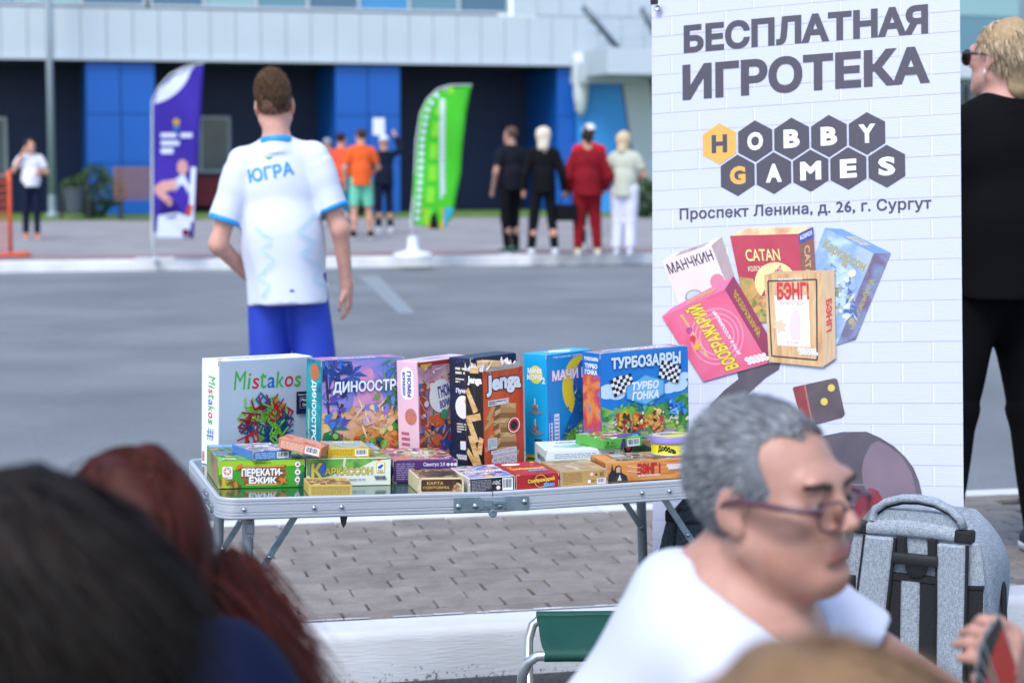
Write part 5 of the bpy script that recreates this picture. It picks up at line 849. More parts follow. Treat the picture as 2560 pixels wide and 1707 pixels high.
    for i in range(n + 1):
        x = .062 + .215 * i / n; a = math.sin(math.pi * i / n); vs += [(x, .0, .552), (x, -.014, .558 + .004 * a), (x, -.010, .578 + .010 * a), (x, .012, .590 + .012 * a), (x, .05, .594 + .012 * a)]
    crown.add(vs, [(i * 5 + k, i * 5 + k + 1, (i + 1) * 5 + k + 1, (i + 1) * 5 + k) for i in range(n) for k in range(4)]); crown.build('crown_yoke', C, t, smooth=True)
    for x0, x1 in ((.028, .064), (.275, .318)): MB().box(((x0 + x1) / 2, .006, .568), (x1 - x0, .034, .030), ch=.006).build('yoke_tab', BLK, t)
    hp = [(.072, .006, .588), (.080, .004, .612), (.105, .003, .632), (.145, .002, .645), (.185, .002, .648), (.225, .002, .643), (.262, .003, .628), (.285, .004, .608), (.292, .006, .586)]
    hd_ = MB(); NN = 10; vs = []
    for i, c in enumerate(hp):
        c = Vector(c); tt = (Vector(hp[min(i + 1, 8)]) - Vector(hp[max(i - 1, 0)])).normalized(); up = Vector((0, 1, 0)); sd_ = tt.cross(up).normalized()
        for k in range(NN): a = 2 * math.pi * k / NN; vs.append(c + up * .016 * math.cos(a) + sd_ * .010 * math.sin(a))
    hd_.add(vs, [(i * NN + k, i * NN + (k + 1) % NN, (i + 1) * NN + (k + 1) % NN, (i + 1) * NN + k) for i in range(8) for k in range(NN)] + [tuple(range(NN)), tuple(range(8 * NN, 9 * NN))]); h_ = hd_.build('top_handle', C, t, smooth=True)
    MB().tube([Vector(c) + Vector((0, -.0, -.0065)) for c in hp[1:-1]], .0085, 8).build('handle_lining', AIR, h_, smooth=True)
    for off in (.0, .012): MB().tube([(W * .3, .085 + off, .592), (W * .62, .09 + off, .592), (W * .82, .10 + off, .568), (W * .94, .11 + off, .52), (W + .002, .115 + off, .43), (W + .010, .118 + off, .25), (W + .008, .118 + off, .08)], .0055, 8).build('zip_tape', BLK, t, smooth=True)
    MB().box((W * .955, .098, .525), (.008, .01, .03), ch=.002, rot=Matrix.Rotation(R(-35), 3, 'Y')).build('zip_puller', BPL, t)
    MB().tube([(W - .012, .012, .06), (W - .010, .012, .44), (W - .022, .012, .52), (W - .05, .012, .565)], .0035, 6).build('seam_piping', C, t, smooth=True)
    MB().box((W / 2, .10, .012), (W * .8, .16, .022), ch=.005).build('base_plate', BPL, t)
    return t
CG = cloth('grey_melange', '#6f7986', '#a9b2bd'); CD = cloth('dark_melange', '#2c323c', '#566070')
backpack('light grey melange backpack with black mesh back pads and top handle', (.795, 4.72, 0), R(-30), CG, .355, .225, .615)
backpack('dark charcoal backpack standing on the ground behind the table leg', (.352, 4.86, 0), R(-18), CD)
stl = thing('camp_stool', 'folding camp stool with dark green fabric seat and aluminium tube frame', 'stool', (.02, 4.0, 0), R(2))
SG = mat('stool_canvas', '#06463c', .7, noise=.12, nscale=10, bump=.3, bscale=30); SA = mat('stool_tube', '#b4b9bc', .35, .7)
seat = MB(); nx, ny = 14, 12; vs = []
for i in range(nx + 1):
    for j in range(ny + 1):
        y = .34 * j / ny; x = .048 + .30 * i / nx; sg = -.022 * math.sin(math.pi * j / ny) - .010 * (1 - abs(2 * j / ny - 1)) * math.sin(i * .8); vs.append((x, y, .440 + sg))
seat.add(vs, [(i * (ny + 1) + j, (i + 1) * (ny + 1) + j, (i + 1) * (ny + 1) + j + 1, i * (ny + 1) + j + 1) for i in range(nx) for j in range(ny)]); so_ = seat.build('seat', SG, stl, smooth=True); so_.modifiers.new('thickness', 'SOLIDIFY').thickness = .002
for y in (0, .34): MB().tube([(.046, y, .431), (.35, y, .431)], .0135, 14).build('seat_sleeve', SG, stl, smooth='angle')
for y0, y1, x0 in ((0, .33, 0), (.34, .01, .026)):
    MB().tube([(x0 + .005, y1, .01), (x0, y0 + (y1 - y0) * .12, .34), (x0 + .002, y0 + (y1 - y0) * .04, .385), (x0 + .012, y0 + (y1 - y0) * .01, .415), (x0 + .03, y0, .429), (x0 + .06, y0, .431), (.36 - x0 * .4, y0, .431), (.385 - x0 * .6, y0 + (y1 - y0) * .01, .415), (.397 - x0, y0 + (y1 - y0) * .05, .38), (.395 - x0, y1, .01), (x0 + .005, y1, .01)], .0105, 12).build('frame', SA, stl, smooth='angle')
# ================================================================ bodies: blended volumes turned into one skin
V3 = lambda *a: np.array(a, float)
def rotm(yaw=0, pitch=0, roll=0):
    """head / part frame: yaw about up, pitch nods forward, roll tips sideways (degrees)"""
    return np.array((Matrix.Rotation(R(yaw), 3, 'Z') @ Matrix.Rotation(R(pitch), 3, 'X') @ Matrix.Rotation(R(roll), 3, 'Y')))
class Vol:
    """list of rounded primitives, smoothly blended; local frame can be set for groups of them"""
    def __init__(s): s.p = []; s.o = V3(0, 0, 0); s.R = np.eye(3); s.s = 1.0
    def frame(s, o=(0, 0, 0), Rm=None, sc=1.0): s.o = V3(*o); s.R = np.eye(3) if Rm is None else Rm; s.s = sc; return s
    def w(s, p): return s.o + s.R @ (V3(*p) * s.s)
    def cap(s, a, b, ra, rb=None, k=.02, sub=False, flat=False): s.p.append(('c', s.w(a), s.w(b), ra * s.s, (ra if rb is None else rb) * s.s, k * s.s, sub, flat)); return s
    def ell(s, c, r, Rm=None, k=.02, sub=False): s.p.append(('e', s.w(c), V3(*r) * s.s, s.R if Rm is None else s.R @ Rm, k * s.s, sub)); return s
    def cut(s, p, n): n = s.R @ V3(*n); s.p.append(('h', s.w(p), n / np.linalg.norm(n))); return s
    def chain(s, pts, rs, k=.02, flat=False):
        for i in range(len(pts) - 1): s.cap(pts[i], pts[i + 1], rs[i], rs[i + 1], k, flat=flat)
        return s
    def mesh(s, name, vox, mats, noise=None, region=None):
        lo = np.min([np.minimum(p[1] - (p[3] if p[0] == 'c' else p[2].max()), (p[2] - p[4]) if p[0] == 'c' else p[1] - p[2].max()) for p in s.p if p[0] != 'h' and not p[5 if p[0] == 'e' else 6]], 0) - vox * 3 - .012
        hi = np.max([np.maximum(p[1] + (p[3] if p[0] == 'c' else p[2].max()), (p[2] + p[4]) if p[0] == 'c' else p[1] + p[2].max()) for p in s.p if p[0] != 'h' and not p[5 if p[0] == 'e' else 6]], 0) + vox * 3 + .012
        n = np.ceil((hi - lo) / vox).astype(int) + 1; ax = [lo[i] + vox * np.arange(n[i]) for i in range(3)]; F = np.full(n, 1.0)
        for p in s.p:
            if p[0] == 'h':
                X = [(ax[0] - p[1][0])[:, None, None], (ax[1] - p[1][1])[None, :, None], (ax[2] - p[1][2])[None, None, :]]; F = np.maximum(F, X[0] * p[2][0] + X[1] * p[2][1] + X[2] * p[2][2]); continue
            k = p[5] if p[0] == 'c' else p[4]; sub = p[6] if p[0] == 'c' else p[5]; m = k + .03 + 2 * vox
            if p[0] == 'c': a0 = np.minimum(p[1] - p[3], p[2] - p[4]) - m; b0 = np.maximum(p[1] + p[3], p[2] + p[4]) + m
            else: a0 = p[1] - p[2].max() - m; b0 = p[1] + p[2].max() + m
            i0 = np.maximum(0, np.floor((a0 - lo) / vox).astype(int)); i1 = np.minimum(n, np.ceil((b0 - lo) / vox).astype(int) + 1)
            if (i1 <= i0).any(): continue
            sl = tuple(slice(i0[i], i1[i]) for i in range(3)); G = np.stack(np.meshgrid(*[ax[i][sl[i]] for i in range(3)], indexing='ij'), -1)
            if p[0] == 'c':
                ba = p[2] - p[1]; L2 = max(ba @ ba, 1e-9); q = G - p[1]; t = (q @ ba) / L2; tc = np.clip(t, 0, 1); d = np.linalg.norm(q - tc[..., None] * ba, axis=-1) - (p[3] + (p[4] - p[3]) * tc)
                if p[7]: L = math.sqrt(L2); d = np.maximum(np.linalg.norm(q - t[..., None] * ba, axis=-1) - (p[3] + (p[4] - p[3]) * tc), np.maximum(-t, t - 1) * L)
            else: q = (G - p[1]) @ p[3]; k0 = np.linalg.norm(q / p[2], axis=-1); k1 = np.maximum(np.linalg.norm(q / p[2] ** 2, axis=-1), 1e-6); d = k0 * (k0 - 1) / k1
            f = F[sl]
            if sub: h = np.clip(.5 - .5 * (f + d) / k, 0, 1); F[sl] = f * (1 - h) - d * h + k * h * (1 - h)
            else: h = np.clip(.5 + .5 * (f - d) / k, 0, 1); F[sl] = f * (1 - h) + d * h - k * h * (1 - h)
        if noise is not None:
            near = np.abs(F) < .06; I = np.argwhere(near); F[near] += noise(lo + I * vox)
        S = F < 0; c = [slice(None, -1), slice(1, None)]; cnt = sum(S[c[i], c[j], c[l]].astype(np.int8) for i in (0, 1) for j in (0, 1) for l in (0, 1)); act = (cnt > 0) & (cnt < 8); I = np.argwhere(act); idx = -np.ones(act.shape, int); idx[act] = np.arange(len(I))
        acc = np.zeros((len(I), 3)); num = np.zeros(len(I)); off = [(i, j, l) for i in (0, 1) for j in (0, 1) for l in (0, 1)]
        for a in off:
            for b in off:
                if sum(b) - sum(a) == 1 and all(b[i] >= a[i] for i in range(3)):
                    A = I + a; B = I + b; fa = F[tuple(A.T)]; fb = F[tuple(B.T)]; m = (fa < 0) != (fb < 0); t = fa[m] / (fa[m] - fb[m]); acc[m] += A[m] + t[:, None] * (B[m] - A[m]); num[m] += 1
        P = lo + vox * acc / num[:, None]; faces = []
        for d in range(3):
            e, g = (d + 1) % 3, (d + 2) % 3; sa = [slice(None)] * 3; sb = [slice(None)] * 3; sa[d] = slice(None, -1); sb[d] = slice(1, None); X = np.argwhere(S[tuple(sa)] != S[tuple(sb)]); X = X[(X[:, e] > 0) & (X[:, g] > 0) & (X[:, e] < n[e] - 1) & (X[:, g] < n[g] - 1)]
            flip = S[tuple(X.T)]; ue = np.eye(3, dtype=int)[e]; ug = np.eye(3, dtype=int)[g]; Q = np.stack([idx[tuple((X - ue - ug).T)], idx[tuple((X - ug).T)], idx[tuple(X.T)], idx[tuple((X - ue).T)]], 1); Q[~flip] = Q[~flip][:, ::-1]; faces.append(Q)
        Q = np.concatenate(faces); me = bpy.data.meshes.new(name); me.vertices.add(len(P)); me.vertices.foreach_set('co', P.ravel()); me.loops.add(Q.size); me.loops.foreach_set('vertex_index', Q.ravel().astype(np.int32)); me.polygons.add(len(Q)); me.polygons.foreach_set('loop_start', np.arange(0, Q.size, 4, dtype=np.int32)); me.polygons.foreach_set('loop_total', np.full(len(Q), 4, dtype=np.int32))
        for m in mats: me.materials.append(m)
        me.polygons.foreach_set('use_smooth', np.ones(len(Q), bool))
        if region is not None: me.polygons.foreach_set('material_index', np.asarray(region(P[Q].mean(1)), np.int32))
        me.update(); me.validate(); return me
    def build(s, name, vox, m, parent=None, noise=None, region=None, **kw):
        return link(bpy.data.objects.new(name, s.mesh(name, vox, m if isinstance(m, list) else [m], noise, region)), parent, **kw)
def folds(amp, sc, seed, stretch=(1, 1, .45)):
    r = np.random.RandomState(seed); D = r.normal(size=(9, 3)); D /= np.linalg.norm(D, axis=1)[:, None]; D *= np.array(stretch); ph = r.uniform(0, 6.28, 9); fr = sc * r.uniform(.6, 1.6, 9)
    return lambda P: amp * sum(np.sin((P @ D[i]) * fr[i] + ph[i] + 1.3 * np.sin((P @ D[(i + 1) % 9]) * fr[i] * .6)) for i in range(9)) / 3
def skin(name, c): return mat(name, c, .5, sss=.12, noise=.14, nscale=28, bump=.08, bscale=180)
SKIN = skin('skin_fair', '#c8937c'); SKIN2 = skin('skin_tan', '#b58878'); SKIN3 = skin('skin_rosy', '#cf9a8a')
def head(v, o, Rm, sc=1.0, ear=True, neck=True, fine=True):
    v.frame(o, Rm, sc)
    v.ell((0, .014, .032), (.076, .097, .087)).ell((0, -.03, -.03), (.062, .066, .086), k=.03).ell((0, -.042, -.075), (.047, .048, .040), k=.03).ell((0, -.078, -.100), (.020, .016, .017), k=.025)
    for s in (-1, 1):
        v.cap((s * .055, .0, -.055), (s * .018, -.075, -.098), .020, .016, .025)
        if fine: v.ell((s * .046, -.060, -.018), (.020, .022, .018), k=.02)
    if fine:
        v.cap((-.036, -.084, .026), (.036, -.084, .026), .014, .014, .018); v.cap((0, -.090, .018), (0, -.117, -.024), .0075, .0105, .011)
        for s in (-1, 1):
            v.ell((s * .032, -.104, .006), (.017, .014, .012), k=.014, sub=True); v.ell((s * .032, -.0805, .0085), (.0150, .0145, .0105), k=.004); v.ell((s * .032, -.0815, -.006), (.0140, .0125, .0055), k=.004); v.ell((s * .012, -.106, -.031), (.0075, .010, .0065), k=.007)
        v.cap((-.018, -.096, -.0575), (.018, -.096, -.0575), .0055, .0055, .008); v.cap((-.016, -.095, -.068), (.016, -.095, -.068), .0065, .0065, .008); v.cap((-.020, -.105, -.0625), (.020, -.105, -.0625), .0028, .0028, .004, sub=True); v.ell((0, -.098, -.081), (.02, .008, .005), k=.01, sub=True)
    else: v.cap((0, -.090, .016), (0, -.112, -.026), .010, .013, .012)
    if ear:
        for s in (-1, 1):
            Re = rotm(s * -18, 12, 0); v.ell((s * .079, .012, -.002), (.0075, .020, .033), Re, .008); v.ell((s * .077, .004, -.030), (.007, .010, .012), None, .008)
            if fine: v.ell((s * .0885, .008, .000), (.006, .011, .018), Re, .006, sub=True)
    if neck: v.cap((0, .024, -.07), (0, .034, -.19), .047, .050, .03)
    v.frame(); return v
def hand(v, wrist, d, palm, curl=25, sc=1.0, k=.006, side=1):
    """five fingers: d runs wrist to knuckles, palm faces along 'palm', side +1 puts the thumb on palm x d side"""
    d = V3(*d) / np.linalg.norm(d); palm = V3(*palm); palm = palm - d * (palm @ d); palm /= np.linalg.norm(palm); x = np.cross(palm, d) * side; w = V3(*wrist)
    P = lambda a, b, c: w + sc * (d * a + x * b + palm * c)
    v.cap(w, P(.03, 0, 0), .024 * sc, .026 * sc, .02)
    for b in (-.024, -.008, .008, .024): v.cap(P(.03, b * .7, 0), P(.085, b, .0), .0125 * sc, .0105 * sc, .012)
    for i, (b, L) in enumerate(((-.028, .060), (-.0095, .074), (.0095, .078), (.028, .068))):
        p = P(.088, b, 0); a = R(curl * (1.0 + .12 * (3 - i))); t = 0; r = .0088 * sc
        for seg, f in enumerate((.45, .32, .23)):
            t += a * (.55 if seg == 0 else .8); q = p + sc * L * f * (d * math.cos(t) + palm * math.sin(t)); v.cap(p, q, r, r * .9, k); p = q; r *= .9
    p = P(.025, .024, .006); q = P(.055, .045, .016); v.cap(p, q, .0125 * sc, .0105 * sc, .012); q2 = P(.085, .047, .026); v.cap(q, q2, .0105 * sc, .0085 * sc, k); v.cap(q2, P(.103, .042, .032), .0085 * sc, .007 * sc, k)
    return v
def strands(name, parent, roots, nrms, flow, L, w, mats, seed, seg=4, lift=.25, grav=.0, jit=.25, clump=None):
    """hair: tapering ribbons that leave the scalp and follow a flow field"""
    r = np.random.RandomState(seed); N = len(roots); d = flow(roots, nrms); d = d / np.maximum(np.linalg.norm(d, axis=1), 1e-6)[:, None]; d = d * (1 - lift) + nrms * lift + r.normal(size=(N, 3)) * jit; d /= np.linalg.norm(d, axis=1)[:, None]
    Ls = L * r.uniform(.6, 1.25, N) if np.isscalar(L) else L * r.uniform(.75, 1.15, N); P = roots.copy(); pts = [P.copy()]; side = np.cross(d, nrms + r.normal(size=(N, 3)) * .35); side /= np.maximum(np.linalg.norm(side, axis=1), 1e-6)[:, None]
    for s in range(seg):
        f = flow(P, nrms); f = f / np.maximum(np.linalg.norm(f, axis=1), 1e-6)[:, None]; d = d * .72 + f * .28 + np.array([0, 0, -grav]); d /= np.linalg.norm(d, axis=1)[:, None]; P = P + d * (Ls / seg)[:, None]; pts.append(P.copy())
    vs = []; ws = [1, 1, .8, .5, .12, .05, .05][:seg] + [.08]
    A = np.stack([np.stack([p - side * w * ws[i], p + side * w * ws[i]], 1) for i, p in enumerate(pts)], 1)   # N, seg+1, 2, 3
    V = A.reshape(-1, 3); b = np.arange(N) * (seg + 1) * 2; Q = np.concatenate([np.stack([b + 2 * i, b + 2 * i + 1, b + 2 * i + 3, b + 2 * i + 2], 1) for i in range(seg)]); mi = np.tile(r.randint(0, len(mats), N), seg)
    me = bpy.data.meshes.new(name); me.vertices.add(len(V)); me.vertices.foreach_set('co', V.ravel()); me.loops.add(Q.size); me.loops.foreach_set('vertex_index', Q.ravel().astype(np.int32)); me.polygons.add(len(Q)); me.polygons.foreach_set('loop_start', np.arange(0, Q.size, 4, dtype=np.int32)); me.polygons.foreach_set('loop_total', np.full(len(Q), 4, dtype=np.int32))
    for m in mats: me.materials.append(m)
    me.polygons.foreach_set('material_index', mi.astype(np.int32)); me.polygons.foreach_set('use_smooth', np.ones(len(Q), bool)); me.update(); return link(bpy.data.objects.new(name, me), parent, kind='stuff')
def scalp(n, o, Rm, sc, keep, seed, grow=1.0):
    """random roots on the cranium where keep(local) holds"""
    r = np.random.RandomState(seed); u = r.normal(size=(n * 3, 3)); u /= np.linalg.norm(u, axis=1)[:, None]; l = V3(0, .014, .032) + u * V3(.076, .097, .087) * grow; ok = keep(l); l = l[ok][:n]; nn = (u / V3(.076, .097, .087))[ok][:n]; nn /= np.linalg.norm(nn, axis=1)[:, None]
    return V3(*o) + (l * sc) @ Rm.T, nn @ Rm.T, l
def hairmat(n, c): return mat('hair_' + n, c, .6, noise=.2, nscale=60, spec=.2)
def bvh_of(o):
    from mathutils.bvhtree import BVHTree
    me = o.data; return BVHTree.FromPolygons([v.co.copy() for v in me.vertices], [tuple(p.vertices) for p in me.polygons])
def on_cloth(bvh, mb, verts, faces, m, org, ux, uy, out, off=.0015):
    """lay flat print onto the cloth by dropping it along -out"""
    org, ux, uy, out = Vector(org), Vector(ux), Vector(uy), Vector(out).normalized(); vs = []
    for x, y in verts:
        p = org + ux * x + uy * y; h = bvh.ray_cast(p + out * .3, -out)[0]; vs.append((h if h is not None else p) + out * off)
    mb.add(vs, faces, m)
def figure(label, loc, rz, h=1.75, girth=1.0, headsc=1.0, L=None, Rr=None, feet=None, top=None, sleeve=.5, hem=.90, neckcut=1.50, bottom=None, leg=1.0, shoes=None, sk=None, hair=None, hairk='short', head_yaw=0, head_pitch=0, vox=.014, fine=False, loose=1.0, seed=1, cap_=None, cat='person', group=None, waist=1.0, legw=1.0, shirtwave=.004):
    """standing person: body in one skin; clothes, shoes and hair as its parts. Faces -y, built for 1.75 m and scaled"""
    t = thing('person', label, cat, loc, rz, group); k = h / 1.75; sk = sk or SKIN
    L = L or ((.245, .02, 1.13), (.25, -.05, .88)); Rr = Rr or ((-.245, .02, 1.13), (-.25, -.05, .88)); feet = feet or ((.11, .0), (-.11, .0))
    g = girth; hs = headsc; HC = V3(0, -.005, 1.632 - .118 * (hs - 1)) * k; HR = rotm(head_yaw, head_pitch)
    v = Vol(); head(v, HC, HR, k * hs * 1.0, fine=fine); v.frame((0, 0, 0), None, k)
    v.ell((0, .01, 1.30), (.155 * g, .10 * g, .19), k=.05).ell((0, 0, .97), (.15 * g, .105 * g, .13), k=.06).cap((0, .01, 1.44), (.14, .01, 1.41), .05, .045, .05).cap((0, .01, 1.44), (-.14, .01, 1.41), .05, .045, .05).cap((0, .02, 1.40), (0, .01, 1.55), .060, .048, .035)
    arms = []
    for s, (e, w) in ((1, L), (-1, Rr)):
        sh = V3(s * .168 * (1 + (g - 1) * .5), .01, 1.405); e = V3(*e); w = V3(*w); arms.append((sh, e, w)); v.cap(sh, e, .050, .040, .03).cap(e, w, .040, .027, .02)
        d = (w - e) / np.linalg.norm(w - e); palm = V3(-s, -.4, 0)
        v.frame()
        if vox <= .008: hand(v, w * k, d, palm, 28, k, side=-s)
        else: v.ell((w + d * .055) * k, V3(.030, .030, .06) * k, np.stack([np.cross(d, V3(0, 1, .01)), np.cross(d, np.cross(d, V3(0, 1, .01))), d], 1), .02); v.cap((w + d * .02) * k, (w + d * .06 + V3(0, -.035, 0)) * k, .014 * k, .010 * k, .012)
        v.frame((0, 0, 0), None, k)
    legs = []
    for s, f in ((1, feet[0]), (-1, feet[1])):
        hp = V3(s * .085, .0, .93); kn = V3((hp[0] + f[0]) / 2 * 1.02, f[1] / 2 - .015, .50); an = V3(f[0], f[1] + .02, .085); legs.append((hp, kn, an)); v.cap(hp, kn, .080 * g, .055, .04).cap(kn, kn * .55 + an * .45 + V3(0, .012, 0), .052, .052, .03).cap(kn * .55 + an * .45 + V3(0, .012, 0), an, .052, .036, .03).cap(an, (f[0] * 1.05, f[1] - .11, .035), .036, .030, .03)
    body = v.build('body', vox, sk, t); parts = {'body': body, 'HC': HC, 'HR': HR, 'k': k, 'arms': arms, 'legs': legs}
    if top:
        c = Vol().frame((0, 0, 0), None, k); lo = .014 * loose; c.ell((0, .01, 1.30), (.155 * g + lo, .10 * g + lo, .19 + lo), k=.05).cap((0, .012, 1.45), (.145, .012, 1.415), .052, .050, .05).cap((0, .012, 1.45), (-.145, .012, 1.415), .052, .050, .05).ell((0, .005, 1.08), (.150 * g * waist + lo, .105 * g * waist + lo, .18), k=.06).cap((0, .005, 1.10), (0, .003, hem - .05), .140 * g * waist + lo * .6, .148 * g * waist + lo, .06)
        c.cut((0, 0, hem), (0, 0, -1)); tf = V3(0, .02, neckcut); c.ell((0, -.045, neckcut + .028), (.070, .085, .05), k=.012, sub=True); c.cap((0, .024, 1.43), (0, .016, neckcut - .004), .086, .068, .02, flat=True)
        for sh, e, w in arms:
            if sleeve <= .5: c.cap(sh, sh + (e - sh) * .25, .056 + lo * .2, .055 + lo * .4, .04).cap(sh + (e - sh) * .1, sh + (e - sh) * (sleeve * 1.5), .056 + lo * .3, .054 + lo * .7, .03, flat=True)
            else: q = e + (w - e) * min(.98, (sleeve - .5) * 2); c.cap(sh, e, .060 + lo * .3, .050 + lo, .03).cap(e, q, .050 + lo, .037 + lo, .02, flat=True)
        parts['top'] = c.build('shirt' if sleeve <= .5 else 'jacket', vox, top, t, noise=folds(shirtwave * k, 26 / k, seed))
    if bottom:
        c = Vol().frame((0, 0, 0), None, k); c.ell((0, .005, .97), (.152 * g + .012, .108 * g + .014, .125), k=.05)
        for hp, kn, an in legs:
            if leg >= 1: c.cap(hp, kn, .088 * g * legw, .066 * legw, .05).cap(kn, an + V3(0, 0, .02), .066 * legw, .055 * legw, .03, flat=True)
            else: c.cap(hp, hp + (kn - hp) * leg * 1.25, .090 * g, .088, .05, flat=True)
        c.cut((0, 0, 1.06), (0, 0, 1)); parts['bottom'] = c.build('trousers' if leg >= 1 else 'shorts', vox, bottom, t, noise=folds(.004 * k, 24 / k, seed + 5))
    if shoes:
        for hp, kn, an in legs:
            c = Vol().frame((0, 0, 0), None, k); c.cap((an[0], an[1] + .03, .055), (an[0] * 1.05, an[1] - .14, .042), .042, .036, .03).cap((an[0], an[1] + .01, .08), (an[0], an[1], .12), .046, .042, .02); c.cut((0, 0, .022), (0, 0, -1)); so__ = c.build('shoe', min(vox, .01), shoes[0], t)
            c = Vol().frame((0, 0, 0), None, k); c.cap((an[0], an[1] + .03, .03), (an[0] * 1.05, an[1] - .14, .03), .044, .040, .02); c.cut((0, 0, .03), (0, 0, 1)); c.cut((0, 0, .001), (0, 0, -1)); c.build('sole', min(vox, .01), shoes[1], so__)
    if hair:
        hm = hair if isinstance(hair, list) else [hair]; q = k * hs; c = Vol(); c.frame(HC, HR, q)
        if hairk == 'short': c.ell((0, .022, .040), (.083, .100, .089)); c.cut((0, -.062, .03), (0, -1, -.55)); c.cut((0, .0, -.035), (0, -.75, -1))
        elif hairk == 'bun': c.ell((0, .022, .040), (.084, .101, .09)); c.ell((0, .085, -.04), (.035, .035, .05), k=.02); c.cut((0, -.062, .03), (0, -1, -.6))
        elif hairk == 'bob': c.ell((0, .022, .040), (.090, .106, .094)); c.cap((0, .04, 0), (0, .06, -.13), .088, .075, .04); c.ell((0, -.10, -.08), (.062, .09, .11), k=.01, sub=True); c.cut((0, 0, -.175), (0, 0, -1))
        elif hairk == 'long': c.ell((0, .022, .040), (.090, .106, .094)); c.cap((0, .045, 0), (0, .07, -.30), .086, .060, .04); c.ell((0, -.11, -.08), (.062, .10, .16), k=.01, sub=True)
        if hairk != 'none': parts['hair'] = c.build('hair', max(.006, min(vox, .012)) if vox > .008 else .005, hm[0], t, noise=folds(.005 * q, 60 / q, seed + 9))
    if cap_:
        c = Vol().frame(HC, HR, k * hs); c.ell((0, .016, .05), (.087, .106, .085)); c.cut((0, 0, .035), (0, 0, -1)); c.cap((0, -.05, .042), (0, -.135, .032), .06, .05, .01); c.cut((0, 0, .03), (0, 0, -1)); c.build('cap', min(vox, .01), cap_, t)
    return t, parts
# ================================================================ people near the table
def C2L(x, y): return (.482 - x * .000808, 1.873 - y * .000808)      # reading grid on the white shirt's back -> local x, z
WSH = mat('white_jersey', '#d0d6e6', .75, noise=.03, nscale=6); ROYAL = mat('royal_blue_cloth', '#1c3bb0', .7, noise=.12, nscale=9); CYAN = mat('cyan_trim', '#1b8fd6', .6)
H_BR = [hairmat('brown_a', '#5a4333'), hairmat('brown_b', '#75593f'), hairmat('brown_c', '#3c2c22')]
t, q = figure('young man seen from behind in white jersey with blue lettering and royal blue shorts', (-.885, 8.3, .004), R(183), 1.785, .95, 1.0, ((.285, .03, 1.085), (.165, -.13, .93)), ((-.252, .03, 1.115), (-.262, -.035, .885)), ((.12, .0), (-.12, .02)), WSH, .475, .828, 1.50, ROYAL, .92, (mat('sport_shoe', '#2a2f3c', .6), mat('shoe_sole', '#c9ccd2', .6)), SKIN3, None, vox=.0078, fine=True, loose=1.5, seed=3, head_yaw=4, waist=1.09, shirtwave=.006, cat='person')
t.scale = (.925, .95, 1); t.rotation_euler[1] = R(3.4); k = q['k']; HC, HR = q['HC'], q['HR']
c = Vol().frame(HC, HR, k); c.ell((0, .015, .036), (.0765, .097, .088)); c.cut((0, -.06, .04), (0, -1, -.5)); c.cut((0, .05, -.056), (0, -.95, -1)); c.build('hair', .005, H_BR[2], t, noise=folds(.003, 90, 2))
keep = lambda l: ((l[:, 2] > -.052 + .0 * l[:, 1]) & (l[:, 1] > -.075) & ((l[:, 2] > .02) | (l[:, 1] > .02)))
ro, nn, l = scalp(9000, HC, HR, k, keep, 5, 1.025); tp_ = np.clip((l[:, 2] - .02) / .1, 0, 1)
strands('hair_strands', t, ro, nn, lambda P, n: n * .25 + V3(.25, .1, -.55) + V3(0, -.6, 1.2) * tp_[:, None], .006 + .036 * tp_ ** 1.3, .0010, H_BR, 6, lift=.3, jit=.2)
for (sh, e, w), nm in zip(q['arms'], 'lr'):                           # sleeve bands
    a = (sh + (e - sh) * .665) * k; b = (sh + (e - sh) * .73) * k; Vol().cap(a, b, .0715 * k, .0725 * k, .01, flat=True).build('sleeve_band', .006, CYAN, t)
cv = Vol(); cv.frame((0, 0, 0), None, k); cv.cap((0, .020, 1.474), (0, .0155, 1.500), .0775, .0690, .01, flat=True); cv.build('collar_band', .006, CYAN, t)
bv = bvh_of(q['top']); pr = MB(); v_, f_ = text_mesh('ЮГРА', .03); lo_, hi_ = v_.min(0), v_.max(0); v_ = (v_ - (lo_ + hi_) / 2) / (hi_ - lo_) * (.205, .056)
LB2 = mat('jersey_print_blue', '#2f8fd0', .6); PB2 = mat('jersey_print_pale', '#cfe0f0', .7); PG2 = mat('jersey_print_green', '#3f9a78', .7); PM2 = mat('jersey_print_mid', '#9cc4e0', .7)
on_cloth(bv, pr, [(x * .993 - y * .12, y * .993 + x * .12) for x, y in v_], f_, LB2, (.029, 0, 1.391), (-1, 0, 0), (0, 0, 1), (0, 1, 0), .003); pr.build('lettering', None, t)
pr = MB(); ex, ez = C2L(555, 525); on_cloth(bv, pr, [(-.022, .006), (0, -.008), (.022, .006), (.008, .004), (-.008, .004)], [(0, 1, 2, 3, 4)], PG2, (ex, 0, ez), (-1, 0, 0), (0, 0, 1), (0, 1, 0), .003); pr.build('emblem', None, t)
pr = MB(); ex, ez = C2L(635, 1200); on_cloth(bv, pr, [(-.012, -.004), (.012, -.004), (.006, .005), (-.006, .005)], [(0, 1, 2, 3)], mat('jersey_logo', '#3a4a78', .7), (ex, 0, ez), (-1, 0, 0), (0, 0, 1), (0, 1, 0), .003); pr.build('hem_mark', None, t)
pr = MB()
